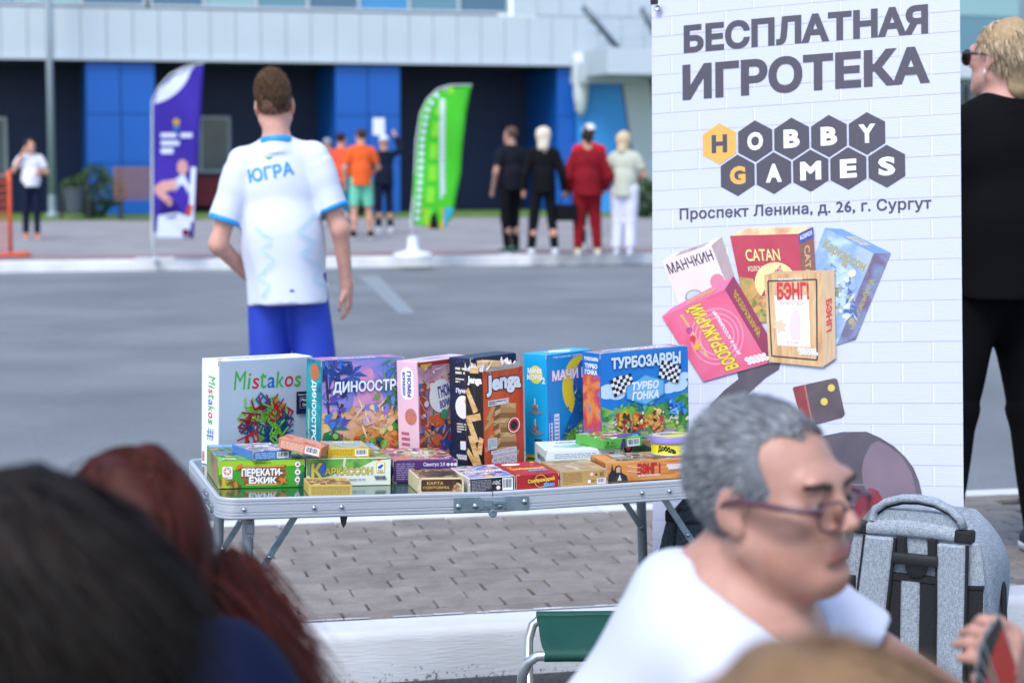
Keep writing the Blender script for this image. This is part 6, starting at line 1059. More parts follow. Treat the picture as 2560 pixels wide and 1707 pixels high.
for pts in (((800, 815), (690, 910), (775, 970), (700, 1020), (800, 1100), (755, 1155), (820, 1205)), ((455, 870), (540, 940), (490, 990), (545, 1045), (455, 1130), (510, 1170), (470, 1230))):
    P_ = [C2L(*p) for p in pts]
    for m_, o_ in ((PB2, 0), (PB2, .010), (PB2, -.010), (PM2, .005), (PM2, -.005)):
        for (x0, z0), (x1, z1) in zip(P_, P_[1:]):
            d = math.hypot(x1 - x0, z1 - z0); n_ = max(2, int(d / .012)); nx_, nz_ = -(z1 - z0) / d, (x1 - x0) / d; w_ = .0030 if m_ is PB2 else .0009
            ring_ = [(x0 + (x1 - x0) * i / n_ + nx_ * (o_ + sgn * w_), z0 + (z1 - z0) * i / n_ + nz_ * (o_ + sgn * w_)) for sgn in (-1, 1) for i in range(n_ + 1)]
            on_cloth(bv, pr, ring_, [(i, i + 1, n_ + 2 + i, n_ + 1 + i) for i in range(n_)], m_, (0, 0, 0), (1, 0, 0), (0, 0, 1), (0, 1, 0), .0018 + abs(o_) * .02)
pr.build('zigzag_print', None, t, kind='stuff')

# ---- woman in black beside the banner
BKC = mat('black_jersey_cloth', '#08090c', .9, noise=.2, nscale=10, spec=.12); H_BL = [hairmat('blond_a', '#c6b092'), hairmat('blond_b', '#a98f6e'), hairmat('blond_c', '#d6c6ac'), hairmat('blond_d', '#7d6850')]
t, q = figure('blond short-haired woman in black top and trousers standing beside the banner', (1.575, 6.45, .141), R(190), 1.745, 1.12, 1.02, ((.27, .03, 1.12), (.27, -.06, .87)), ((-.27, .03, 1.12), (-.27, -.06, .87)), ((.20, .02), (-.17, .02)), BKC, .97, .86, 1.462, BKC, 1.0, (mat('navy_trainer', '#20283a', .7), mat('white_sole', '#d7d9de', .5)), SKIN3, None, vox=.0085, fine=True, loose=1.8, seed=8, head_yaw=30, head_pitch=-3, waist=1.05, legw=1.25)
k = q['k'] * 1.02; HC, HR = q['HC'], q['HR']
c = Vol().frame(HC, HR, k); c.ell((0, .020, .038), (.081, .101, .090)); c.cap((0, .062, -.01), (0, .070, -.085), .062, .045, .03); c.cut((0, -.055, .03), (0, -1, -.6)); c.cut((0, .045, -.045), (0, -1, -.55)); c.build('hair', .005, H_BL[1], t, noise=folds(.005, 60, 4))
keep = lambda l: (l[:, 2] > -.055) & (l[:, 1] > -.085) & ((l[:, 2] > .035) | (l[:, 1] > .012)); ro, nn, l = scalp(5200, HC, HR, k, keep, 9, 1.04)
wav = lambda P: .22 * np.stack([np.sin(P[:, 2] * 90 + P[:, 0] * 60), np.cos(P[:, 2] * 70 + P[:, 1] * 50), 0 * P[:, 0]], 1)
strands('hair_strands', t, ro, nn, lambda P, n: n * .15 + HR @ V3(0, .45, -.2) + V3(0, 0, -.85) + wav(P),   .050, .0013, H_BL, 10, seg=5, lift=.35, jit=.2, grav=.02)
GLK = mat('dark_lens', '#1a1016', .12, coat=.5); GFR = mat('glasses_frame_dark', '#22161c', .3)
HM = Matrix.Translation(HC) @ Matrix(HR.tolist()).to_4x4() @ Matrix.Scale(k, 4); hd3 = HM.to_3x3()
gl = MB()
for s in (-1, 1): gl.prism([(s * .034 + .029 * math.cos(a), -.002 + .026 * math.sin(a)) for a in [i * math.pi / 9 for i in range(18)]], 0, .004, None, HM @ Matrix.Translation((0, -.112, 0)) @ Matrix.Rotation(R(90), 4, 'X') @ Matrix.Rotation(R(s * 6), 4, 'Y'))
gl.tube([HM @ Vector(p) for p in ((-.012, -.113, .008), (.012, -.113, .008))], .002, 6)
for s in (-1, 1): gl.tube([HM @ Vector(p) for p in ((s * .060, -.108, .012), (s * .078, -.09, .012), (s * .084, -.02, .010), (s * .084, .012, .006))], [.006, .006, .003, .002], 6)
gl.build('sunglasses', GLK, t); MB().lathe(HM @ Vector((.086, .002, -.047)), [(.001, -.008), (.0055, -.006), (.003, .004), (.001, .010)], 8).build('earring', mat('pearl_drop', '#d8d6d6', .25), t, smooth=True)
for hp, kn, an in q['legs']: Vol().frame((0, 0, 0), None, q['k']).cap(an + V3(0, .0, .05), an + V3(0, 0, .20), .058, .085, .02).build('trouser_cuff', .008, BKC, t)

# ---- grey-haired man sitting in front, face to the right, cards in his hand
man = thing('person', 'grey-haired man in glasses and white t-shirt holding playing cards, sitting', 'person', (.02, 2.38, 0))
OM = V3(.02, 2.38, 0); wl = lambda *p: V3(*p) - OM
HC = wl(.3125, 2.352, 1.039); HR = rotm(48, -2, -2); HS = .925            # -y turned towards +x, a little to the viewer
v = Vol(); head(v, HC, HR, HS, True, False, True)
v.frame(HC, HR, HS); v.frame(); NB = wl(.250, 2.405, .900); v.cap(HC + HR @ V3(0, .042, -.045), NB, .043, .052, .014).cap(NB, NB + V3(.03, -.03, -.06), .054, .068, .03); v.cap(HC + HR @ V3(-.050, .022, -.050), NB + V3(.050, -.045, -.035), .010, .012, .014)
SHR, SHL = wl(.268, 2.225, .800), wl(.355, 2.56, .862); ELL, WRL = wl(.590, 2.50, .715), wl(.618, 2.365, .806); ELR, WRR = wl(.42, 2.14, .66), wl(.62, 2.22, .62)
HIP = wl(.04, 2.39, .50); CH = wl(.258, 2.39, .825)
v.cap(HIP, CH, .14, .13, .06).cap(SHR, SHL, .055, .055, .06).cap(HIP + V3(0, -.08, 0), HIP + V3(.42, -.12, -.01), .085, .06, .05).cap(HIP + V3(0, .08, 0), HIP + V3(.42, .12, -.01), .085, .06, .05)
for y in (-.12, .12): v.cap(HIP + V3(.42, y, -.01), HIP + V3(.34, y * 1.1, -.42), .058, .04, .04).cap(HIP + V3(.34, y * 1.1, -.44), HIP + V3(.50, y * 1.15, -.47), .036, .028, .03)
v.cap(SHL, ELL, .047, .042, .03).cap(ELL, WRL, .043, .029, .02).cap(SHR, ELR, .050, .042, .03).cap(ELR, WRR, .042, .028, .02)
hand(v, WRL, (-.30, -.62, .55), (-.75, .25, .1), 48, 1.0, side=-1); hand(v, WRR, (.9, .3, 0), (0, .2, -1), 20, 1.0)
LIPS = mat('lips', '#b0706a', .45, sss=.1, noise=.1, nscale=60); STB = skin('skin_shaven', '#b0806e')
def face_region(P):
    l = (P - HC) @ HR / HS; r = np.zeros(len(P), int)
    r[(np.abs(l[:, 2] + .0628) < .0105) & (np.abs(l[:, 0]) < .024 - .9 * np.abs(l[:, 2] + .0628)) & (l[:, 1] < -.092)] = 1
    r[(r == 0) & (l[:, 2] < -.040) & (l[:, 2] > -.125) & (l[:, 1] < -.028) & ~((np.abs(l[:, 0]) > .036) & (l[:, 2] > -.055))] = 2
    return r
mbody = v.build('body', .0042, [SKIN2, LIPS, STB], man, region=face_region); MBV = bvh_of(mbody)
TS = mat('white_tee', '#ccd1e2', .85, noise=.02, nscale=5); c = Vol()
c.cap(HIP + V3(-.01, 0, -.02), CH, .150, .135, .06).ell(wl(.222, 2.385, .862), (.085, .14, .085), k=.06).cap(SHR, SHL, .060, .062, .06).cap(SHL, SHL + (ELL - SHL) * .42, .062, .063, .04, flat=True).cap(SHR, SHR + (ELR - SHR) * .6, .066, .074, .04, flat=True)
c.ell(wl(.205, 2.412, .925), (.050, .075, .042), k=.03); c.ell(wl(.325, 2.335, .945), (.100, .085, .105), rotm(0, 0, 25), .012, sub=True); c.cut(HIP + V3(0, 0, -.06), (0, 0, -1)); c.build('t_shirt', .006, TS, man, noise=folds(.0075, 20, 11, (1, 1, .8)))
TRS = mat('dark_jeans', '#232a3a', .8, noise=.15, nscale=14); c = Vol()
for y in (-1, 1): c.cap(HIP + V3(-.02, .08 * y, -.01), HIP + V3(.42, .12 * y, -.01), .105, .075, .05).cap(HIP + V3(.42, .12 * y, -.01), HIP + V3(.34, .132 * y, -.40), .075, .058, .04, flat=True)
c.build('trousers', .01, TRS, man, noise=folds(.004, 22, 12))
for y in (-1, 1): Vol().cap(HIP + V3(.34, .132 * y, -.455), HIP + V3(.52, .14 * y, -.465), .042, .036, .03).cut((0, 0, .005), (0, 0, -1)).build('shoe', .01, mat('dark_shoe', '#1d1e22', .6), man)
GH = [hairmat('grey_a', '#6b6f75'), hairmat('grey_b', '#8b8f95'), hairmat('grey_c', '#54575d'), hairmat('grey_d', '#a3a7ac')]
c = Vol().frame(HC, HR, HS); c.ell((0, .018, .037), (.0785, .0985, .0865)); c.ell((0, -.102, .036), (.060, .066, .062), k=.012, sub=True); c.ell((-.058, -.078, .056), (.035, .058, .045), k=.01, sub=True); c.ell((.058, -.078, .056), (.035, .058, .045), k=.01, sub=True); c.cut((0, -.036, .0), (0, -1, -.42)); c.ell((-.09, -.03, -.035), (.05, .055, .055), k=.008, sub=True); c.ell((.09, -.03, -.035), (.05, .055, .055), k=.008, sub=True); c.cut((0, .05, -.062), (0, -.35, -1)); c.build('hair', .0045, GH[0], man, noise=folds(.0035, 80, 3))
def keepm(l):
    a = (l[:, 1] > -.034 - .42 * l[:, 2]) & ~(((l[:, 1] + .102) / .066) ** 2 + ((l[:, 2] - .036) / .062) ** 2 + (l[:, 0] / .060) ** 2 < 1) & ~(((np.abs(l[:, 0]) - .058) / .038) ** 2 + ((l[:, 1] + .078) / .059) ** 2 + ((l[:, 2] - .056) / .046) ** 2 < 1); b = ~((np.abs(l[:, 0]) > .045) & (l[:, 2] < .012) & (l[:, 1] < .028)); d = l[:, 2] > -.062; return a & b & d
ro, nn, l = scalp(14000, HC, HR, HS, keepm, 21, 1.05); tp_ = np.clip((l[:, 2] - .0) / .11, 0, 1)
strands('hair_strands', man, ro, nn, lambda P, n: n * .2 + HR @ V3(0, .6, -.7) + (HR @ V3(.1, .2, .75))[None, :] * tp_[:, None], .014 + .012 * tp_, .0007, GH, 22, lift=.2, jit=.09)
HM = Matrix.Translation(HC) @ Matrix(HR.tolist()).to_4x4() @ Matrix.Scale(HS, 4)
BRW = hairmat('brow', '#4a413c')
for s in (-1, 1):
    r_ = np.random.RandomState(31 + s); n_ = 300; u = r_.uniform(0, 1, n_); loc = np.stack([s * (.012 + .038 * u), -.1020 + .021 * u ** 2, .022 + .005 * np.sin(u * 2.2) + r_.normal(0, .0017, n_)], 1); P_ = HC + HS * loc @ HR.T; dy_ = Vector(HR @ V3(0, 1, 0)); P_ = np.array([(MBV.ray_cast(Vector(p) - dy_ * .05, dy_)[0] or Vector(p)) - dy_ * .0004 for p in P_]); nr = np.tile(HR @ V3(0, -1, .2), (n_, 1)); strands('eyebrow', man, P_, nr, lambda P, n: np.tile(HR @ V3(s * 1.0, .28, .0), (len(P), 1)), .009, .0007, [BRW], 33 + s, lift=.12, jit=.10)
    e_ = MB().lathe(HM @ Vector((s * .032, -.0825, .002)), [(.001, -.0105), (.006, -.0085), (.0095, -.0045), (.0105, 0), (.0095, .0045), (.006, .0085), (.001, .0105)], 16).build('eyeball', mat('eye_white', '#a89c98', .3), man, smooth=True); MB().lathe(HM @ Vector((s * .0322, -.0920, .0015)), [(.0005, 0), (.0056, .0002), (.0052, .0024), (.0005, .0032)], 14, None, (HM.to_3x3() @ Matrix.Rotation(R(90), 3, 'X'))).build('iris', mat('iris_dark', '#2c211c', .15), e_, smooth=True)
FRM = mat('glasses_frame_plum', '#5a3a48', .3); LNS = bpy.data.materials.new('clear_lens'); LNS.use_nodes = True; nt = LNS.node_tree; nt.nodes.clear(); tr = nt.nodes.new('ShaderNodeBsdfTransparent'); tr.inputs[0].default_value = (.92, .92, .94, 1); gs = nt.nodes.new('ShaderNodeBsdfGlossy'); gs.inputs['Roughness'].default_value = .05; fr_ = nt.nodes.new('ShaderNodeFresnel'); mx = nt.nodes.new('ShaderNodeMixShader'); oo = nt.nodes.new('ShaderNodeOutputMaterial'); nt.links.new(fr_.outputs[0], mx.inputs[0]); nt.links.new(tr.outputs[0], mx.inputs[1]); nt.links.new(gs.outputs[0], mx.inputs[2]); nt.links.new(mx.outputs[0], oo.inputs[0])
gm = thing('glasses', 'plum-rimmed glasses worn by the grey-haired man', 'glasses', tuple(HC + OM)); GT = Matrix(HR.tolist()).to_4x4() @ Matrix.Scale(HS, 4) @ Matrix.Translation((0, 0, .002)) @ Matrix.Rotation(R(5), 4, 'X')
for s in (-1, 1):
    ring_ = [(s * .033 + .0255 * math.copysign(abs(math.cos(a)) ** .7, math.cos(a)), -.113 - .0 * 1 + .006 * abs(math.cos(a)) * (1 if math.copysign(1, math.cos(a)) == s else 0), -.003 + .0185 * math.copysign(abs(math.sin(a)) ** .75, math.sin(a))) for a in [i * math.pi / 12 for i in range(25)]]
    rim = MB().tube([GT @ Vector(p) for p in ring_], .0019, 6, cap=False).build('rim', FRM, gm, smooth=True); MB().add([GT @ Vector(p) for p in ring_[:-1]], [tuple(range(24))]).build('lens', LNS, gm)
    MB().tube([GT @ Vector(p) for p in ((s * .058, -.108, .006), (s * .070, -.100, .007), (s * .082, -.06, .008), (s * .086, -.005, .008), (s * .086, .015, .002), (s * .084, .030, -.014))], [.0036, .0042, .0040, .0032, .003, .0025], 8).build('temple', FRM, gm, smooth=True)
MB().tube([GT @ Vector(p) for p in ((-.009, -.1135, .002), (0, -.1165, .006), (.009, -.1135, .002))], .0016, 6).build('bridge', FRM, gm, smooth=True)
CF = [mat('card_red', '#a8261c', .35), mat('card_black', '#17171b', .35), mat('card_ochre', '#8a5a2a', .4)]; CE = mat('card_back', '#8d8f92', .4)
for i in range(4):
    a = -8 + i * 13; T = Matrix.Translation((.578, 2.272, .828)) @ rotz(R(52)) @ Matrix.Rotation(R(-10), 4, 'X') @ Matrix.Rotation(R(-52 + a), 4, 'Y') @ Matrix.Translation((0, -.0012 * i, .040))
    o = thing('playing_card', ('red and black playing card at the near side of the fan', 'red playing card second in the held fan', 'ochre playing card third in the held fan', 'dark playing card at the far side of the fan')[i], 'playing card', group='cards in the hand', mtx=T)
    MB().prism(rrect(-.029, -.044, .029, .044, .004), -.0002, .0002, None, Matrix.Rotation(R(90), 4, 'X')).build('card_sheet', CE, o); p_ = Print((0, -.00025, 0), (1, 0, 0), (0, 0, 1)); p_.rr(-.026, -.041, .026, .041, .003, CF[(0, 0, 2, 0)[i]]); p_.poly([(-.026, .041), (.026, .041), (.026, .028), (-.026, .016)], CF[1]); p_.build('card_face', o)
ms = dup(stl, (-.16, 2.21, 0), R(0), 'folding camp stool the grey-haired man sits on')

# ---- heads at the front
def crown_person(label, loc, rz, h, hs, hcol, topm, hk, seed, n, L, flow, hw=.0022, keepf=None, grow=1.1, **kw):
    t, q = figure(label, loc, rz, h, .85, hs, top=topm, sleeve=.9, bottom=TRS, shoes=(MATS['dark_shoe'], MATS['shoe_sole']), sk=SKIN3, hair=hcol[0], hairk=hk, vox=.0075, fine=True, seed=seed, **kw)
    ro, nn, l = scalp(n, q['HC'], q['HR'], q['k'] * hs, keepf or (lambda l: (l[:, 1] > -.07 + .2 * (.1 - l[:, 2])) & (l[:, 2] > -.05)), seed, grow); HRq = q['HR']
    strands('hair_strands', t, ro, nn, flow(HRq), L, hw, hcol, seed + 1, seg=6, lift=.2, jit=.12, grav=.03)
    strands('flyaway_hair', t, ro[:900], nn[:900], flow(HRq), np.mean(L) * 1.15, hw * .7, hcol, seed + 2, seg=6, lift=.28, jit=.18, grav=.03); return t, q
HD = [hairmat('black_a', '#0f0c0a'), hairmat('black_b', '#18120f'), hairmat('black_c', '#0f0c0b'), hairmat('black_d', '#241a15')]
HRD = [hairmat('copper_a', '#3c150d'), hairmat('copper_b', '#4c1c12'), hairmat('copper_c', '#30110b'), hairmat('copper_d', '#4f1d12')]
HFB = [hairmat('sand_a', '#7d6248'), hairmat('sand_b', '#927456'), hairmat('sand_c', '#5f4a38')]
NV = mat('navy_sweater', '#0c1533', .9, noise=.12, nscale=20, spec=.15); BKT = mat('black_sweater', '#121216', .9, noise=.1, spec=.15)
kl = lambda l: (l[:, 1] > -.055 + .25 * (.1 - l[:, 2])) & (l[:, 2] > -.045) & ((np.abs(l[:, 0]) < .066) | (l[:, 1] > .02) | (l[:, 2] > .03))
crown_person('dark-haired person with gathered-back hair in black, seen from behind', (-.392, 1.56, 0), R(-112), 1.187, 1.20, HD, BKT, 'bun', 41, 9000, .10, lambda H_: (lambda P, n: H_ @ V3(0, .9, -.75) + n * .1), keepf=kl, grow=1.17, head_yaw=-6, hw=.0014)
t, q = crown_person('copper-haired person in navy sweater beyond the dark-haired one', (-.392, 2.02, 0), R(-150), 1.135, 1.22, HRD, NV, 'bob', 45, 9000, .11, lambda H_: (lambda P, n: V3(.28, -.05, -1.0) + n * .15), keepf=kl, grow=1.2, hw=.0014)
cu = np.random.RandomState(5); n_ = 3500; u = cu.uniform(0, 1, n_); ro = np.stack([.090 + .012 * cu.normal(size=n_), .04 + .03 * cu.normal(size=n_), 1.03 - .08 * cu.rand(n_)], 1); MIV = np.array(Matrix.Rotation(R(150), 3, 'Z')); ro_l = ro @ MIV.T
strands('hair_lock', t, ro_l, np.tile(MIV @ V3(.7, -.5, .3), (n_, 1)), lambda P, n: np.tile(MIV @ V3(.66, .0, -1.0), (len(P), 1)), .19, .0011, HRD, 46, seg=6, lift=.1, jit=.16)
Vol().ell(MIV @ V3(.105, -.12, .885), (.085, .08, .112), np.eye(3), .02).cap(MIV @ V3(.105, -.12, .86), MIV @ V3(.03, -.02, .62), .10, .12, .04).build('sweater_back', .01, NV, t, noise=folds(.004, 25, 7))
crown_person('small child with short sandy hair standing before the seated man', (.192, 1.11, 0), R(60), 1.161, 1.24, HFB, mat('child_shirt', '#5a6f86', .8), 'short', 49, 9000, .035, lambda H_: (lambda P, n: n * .25 + H_ @ V3(.25, -.35, -.6)), keepf=lambda l: (l[:, 2] > -.03) & (l[:, 1] > -.08), grow=1.10, hw=.0010)
# ================================================================ people on the square
FL = lambda n, c: mat('cloth_' + n, c, .85, noise=.08, nscale=12, spec=.15)
WS_ = MATS['white_sole']; HB = hairmat('dark_brown', '#2a1d16')
figure('dark-haired woman in white shirt and navy trousers holding a phone to her ear', (-7.85, 32.6, .145), R(20), 1.64, .95, 1.05, ((.27, -.02, 1.16), (.13, -.20, 1.16)), ((-.30, -.05, 1.20), (-.13, -.12, 1.52)), ((.09, 0), (-.10, .05)), FL('white', '#dcdde6'), .45, .92, 1.5, FL('navy', '#161d33'), 1.0, (FL('orange_shoe', '#c8562a'), WS_), SKIN, HB, 'long', 10, 0, .014, seed=50)
figure('man in orange t-shirt and mint green shorts with dark socks', (-2.48, 32.8, .145), R(190), 1.80, 1.02, 1.0, ((.26, .02, 1.12), (.25, -.05, .86)), ((-.28, -.05, 1.14), (-.20, -.22, 1.05)), ((.13, .02), (-.15, -.03)), FL('orange', '#e0602c'), .45, .86, 1.5, FL('mint', '#6fc4a8'), .75, (FL('black_shoe', '#15161a'), WS_), SKIN, H_BR[2], 'short', 20, 0, .014, seed=51)
figure('person in orange t-shirt standing close beside the man in mint shorts', (-2.95, 34.6, .145), R(150), 1.76, 1.0, 1.0, None, None, None, FL('orange_b', '#d8563a'), .45, .88, 1.5, FL('teal_trousers', '#1f6a80'), 1.0, (FL('black_shoe', '#15161a'), WS_), SKIN, HB, 'short', 0, 0, .015, seed=52)
tt, qq = figure('person in navy clothes raising an arm with a sheet of white paper', (-2.27, 35.4, .145), R(200), 1.72, 1.0, 1.0, ((.26, .02, 1.12), (.25, -.05, .86)), ((-.34, -.06, 1.50), (-.26, -.16, 1.76)), None, FL('navy_b', '#151c30'), .95, .88, 1.5, FL('navy', '#161d33'), 1.0, (FL('white_shoe', '#c9cbd4'), WS_), SKIN, None, 'none', 0, 0, .015, seed=53, cap_=FL('white_cap', '#d5d8e2'))
pp = thing('paper_sheet', 'white paper sheet held up by the person in navy clothes', 'paper', (-2.33, 35.0, 2.02), R(15)); MB().box((0, 0, 0), (.21, .004, .297), ch=.001).build('sheet', FL('paper', '#dfe3f0'), pp)
figure('person in grey cap and dark top partly hidden behind the orange shirts', (-3.55, 38.5, .145), R(170), 1.70, 1.0, 1.0, None, None, None, FL('charcoal', '#22252e'), .95, .88, 1.5, FL('navy', '#161d33'), 1.0, (FL('white_shoe', '#c9cbd4'), WS_), SKIN, None, 'none', 0, 0, .016, seed=54, cap_=FL('grey_cap', '#8d94a6'))
figure('balding man in dark navy polo shirt and black trousers', (-.02, 27.6, .145), R(215), 1.75, 1.06, 1.0, ((.26, .02, 1.12), (.24, -.08, .88)), ((-.26, .02, 1.12), (-.24, -.06, .86)), ((.12, .08), (-.10, -.04)), FL('polo', '#191b26'), .45, .88, 1.5, FL('black_b', '#0e1016'), 1.0, (FL('green_shoe', '#1d4a44'), WS_), SKIN2, hairmat('shaved', '#5a4238'), 'short', 15, 0, .013, seed=55)
tt, qq = figure('woman with light blond bob in black jacket and slim black trousers', (.42, 27.0, .145), R(185), 1.73, .95, 1.05, ((.25, .03, 1.12), (.26, -.02, .90)), ((-.27, .03, 1.12), (-.30, -.04, .88)), ((.16, 0), (-.16, .02)), FL('black_c', '#0d0e13'), .97, .86, 1.5, FL('black_b', '#0e1016'), 1.0, (FL('white_shoe', '#c9cbd4'), WS_), SKIN, hairmat('platinum', '#d8ccb8'), 'bob', 0, 0, .013, seed=56, legw=1.0)
hb = thing('handbag', 'black handbag carried by the blond woman in black', 'handbag', (.74, 27.0, .62), R(10)); MB().box((0, 0, .11), (.28, .12, .22), ch=.02).build('bag_body', FL('bag_black', '#101116'), hb); MB().tube([(-.09, 0, .21), (-.07, 0, .32), (0, 0, .36), (.07, 0, .32), (.09, 0, .21)], .008, 6).build('bag_handle', FL('bag_black', '#101116'), hb, smooth=True)
tt, qq = figure('dark-haired person in crimson tracksuit with a strap across the back', (1.02, 27.1, .145), R(188), 1.69, 1.18, 1.0, ((.29, .03, 1.12), (.24, -.10, .92)), ((-.30, .03, 1.12), (-.25, -.10, .92)), ((.13, 0), (-.15, .0)), FL('crimson', '#7d1420'), .97, .84, 1.5, FL('crimson', '#7d1420'), 1.0, (FL('cream_shoe', '#cfc2a4'), WS_), SKIN, HB, 'bun', 0, 8, .013, seed=57, loose=2, legw=1.2)
st_ = MB(); b_ = bvh_of(qq['top']); n_ = 14; on_cloth(b_, st_, [(.13 - .30 * i / n_ + o_ * .02, 1.42 - .34 * i / n_ + o_ * .018) for o_ in (-1, 1) for i in range(n_ + 1)], [(i, i + 1, n_ + 2 + i, n_ + 1 + i) for i in range(n_)], FL('strap', '#2a2334'), (0, 0, 0), (1, 0, 0), (0, 0, 1), (0, 1, 0), .012); st_.build('bag_strap', None, tt)
figure('person in white cap and bright red jacket behind the crimson tracksuit', (1.10, 28.6, .145), R(200), 1.80, 1.12, 1.0, None, None, None, FL('scarlet', '#c01f26'), .97, .86, 1.5, FL('dark_b', '#1a1d28'), 1.0, (FL('white_shoe', '#c9cbd4'), WS_), SKIN, HB, 'short', 0, 0, .014, seed=58, cap_=FL('white_cap', '#d5d8e2'))
figure('blond woman in beige top and wide white trousers', (1.53, 27.2, .145), R(165), 1.67, 1.05, 1.02, ((.27, .03, 1.14), (.24, -.14, .98)), ((-.28, -.02, 1.14), (-.18, -.20, 1.10)), ((.10, 0), (-.10, .03)), FL('beige', '#b9bcae'), .45, .84, 1.5, FL('white_trousers', '#d3d5e6'), 1.0, (FL('white_shoe', '#c9cbd4'), WS_), SKIN, hairmat('ash_blond', '#cbb994'), 'bob', -20, 0, .013, seed=59, loose=1.6, legw=1.4)

# ================================================================ flags and street furniture
def flag(label, foot, scale, outline, pole, m, prints, base=True, rz=0):
    """feather flag: outline in metres from the pole foot, x across, z up"""
    t = thing('feather_flag', label, 'flag', foot, rz); n = len(outline); mb = MB(); NS = 26
    # cloth as stacked strips between left and right edge, gently rippled
    zs = [p[1] for p in outline]; z0, z1 = min(zs), max(zs)
    def span(z):
        xs = []
        for (xa, za), (xb, zb) in zip(outline, outline[1:] + outline[:1]):
            if (za <= z < zb) or (zb <= z < za): xs.append(xa + (xb - xa) * (z - za) / (zb - za))
        return (min(xs), max(xs)) if xs else None
    rip = lambda x, z: .03 * math.sin(5 * z + 4 * x) + .015 * math.sin(11 * x + 2 * z); vs = []; NX = 8
    for j in range(NS + 1):
        z = z0 + .004 + (z1 - z0 - .008) * j / NS; a, b = span(z)
        vs += [(a + (b - a) * i / NX, rip(a + (b - a) * i / NX, z), z) for i in range(NX + 1)]
    mb.add(vs, [(j * (NX + 1) + i, j * (NX + 1) + i + 1, (j + 1) * (NX + 1) + i + 1, (j + 1) * (NX + 1) + i) for j in range(NS) for i in range(NX)]); cl = mb.build('flag_cloth', m, t, smooth=True); cl.modifiers.new('thickness', 'SOLIDIFY').thickness = .002
    class FP(Print):
        def pt(s_, x, y, dz=0):
            y = min(max(y, z0 + .01), z1 - .02); a_, b_ = span(y); return Print.pt(s_, min(max(x, a_ + .005), b_ - .005), y, dz)
    p = FP((0, 0, 0), (1, 0, 0), (0, 0, 1), warp=lambda x, y: -rip(x, y) + .006, step=.001); prints(p, span); p.build('flag_print', t, kind='stuff')
    MB().tube(pole, [.016] * 2 + [.010] * (len(pole) - 2), 8).build('flag_pole', mat('pole_white', '#c9ced4', .4), t, smooth=True)
    if base: MB().lathe((0, 0, 0), [(.26, 0), (.27, .03), (.25, .07), (.10, .10), (.075, .14), (.07, .28), (.03, .29)], 24).build('flag_base', mat('base_white', '#d9dde6', .5), t, smooth='angle')
    else: MB().box((0, 0, .02), (.5, .06, .04), ch=.01).box((0, 0, .021), (.06, .5, .036), ch=.01).build('cross_base', mat('pole_white', '#c9ced4', .4), t)
    return t
PV = FL('violet_flag', '#3f2f9a'); PWH = FL('flag_white', '#d6dcf0')
def pv(p, span):
    for i in range(14):
        a0, a1 = R(-5 - i * 6), R(-5 - (i + 1) * 6); p.poly([(-.10 + .62 * math.cos(a0), 2.62 + .62 * math.sin(a0)), (-.10 + .62 * math.cos(a1), 2.62 + .62 * math.sin(a1)), (-.10 + .45 * math.cos(a1), 2.62 + .45 * math.sin(a1)), (-.10 + .45 * math.cos(a0), 2.62 + .45 * math.sin(a0))], PWH, False)
    p.k += 1; p.disc(.30, 1.78, .045, FL('flag_gold', '#c8a03a')); p.rect(.26, 1.68, .34, 1.73, FL('flag_sky', '#4a7ac8')); p.lines_of_print(.10, 1.46, .50, 1.66, 2, PWH, 3, .6); p.lines_of_print(.10, 1.36, .46, 1.46, 1, PWH, 4, .7)
    PK = FL('flag_pink', '#d09a96'); p.poly([(.20, .40), (.40, .40), (.46, .95), (.38, 1.12), (.24, 1.02)], PWH); p.disc(.37, 1.20, .07, PK, 14, .10); p.poly([(.0, .95), (.10, 1.02), (.30, 1.05), (.28, .92), (.14, .88), (.26, .76), (.20, .70), (.02, .86)], PK); p.disc(.20, .66, .12, FL('flag_indigo', '#2a2070'), 16); p.poly([(.02, .30), (.44, .30), (.48, .55), (.3, .62), (.05, .58)], PWH); p.disc(.40, .36, .05, FL('flag_plum', '#6a1f3a')); p.poly([(.40, .60), (.46, .56), (.5, .7), (.44, .74)], FL('flag_red', '#c24a3a')); p.poly([(.44, .5), (.5, .5), (.54, 1.2), (.48, 1.2)], PWH)
flag('purple feather flag with white arc and pictured sportsman on the square', (-4.62, 25.75, .145), 1, [(-.02, .30), (.02, 2.05), (.10, 2.22), (.24, 2.38), (.44, 2.48), (.66, 2.52), (.62, 1.95), (.55, 1.1), (.50, .28)], [(0, 0, 0), (-.03, 0, .3), (.0, 0, 2.05), (.09, 0, 2.23), (.24, 0, 2.39), (.44, 0, 2.49), (.66, 0, 2.53)], PV, pv, False, R(8))
GRF = FL('green_flag', '#46b830')
def pg(p, span):
    LG = FL('lime', '#7fcf3a'); z = .5
    while z < 2.45:
        s = span(z)
        if s: p.rect(s[0] + (s[1] - s[0]) * .30, z - .05, s[0] + (s[1] - s[0]) * .48, z + .06, LG, False) if int(z * 10) % 3 else None; p.rect(s[0] + .05, z, s[0] + .11, z + .05, PWH, False)
        z += .095
    p.k += 1; p.textm('············', (.36, .75), (.08, 1.35), (-.07, .0), PWH, .02) if False else p.lines_of_print(.36, .78, .43, 2.1, 22, PWH, 3, .7); p.rect(.12, .32, .40, .66, FL('flag_amber', '#c8a03a')); p.poly([(.22, .34), (.34, .36), (.30, .62), (.24, .56)], FL('flag_black', '#1d1d20')); p.poly([(.40, .32), (.54, .38), (.60, .66), (.42, .66)], FL('flag_cyan', '#3fa8d8'))
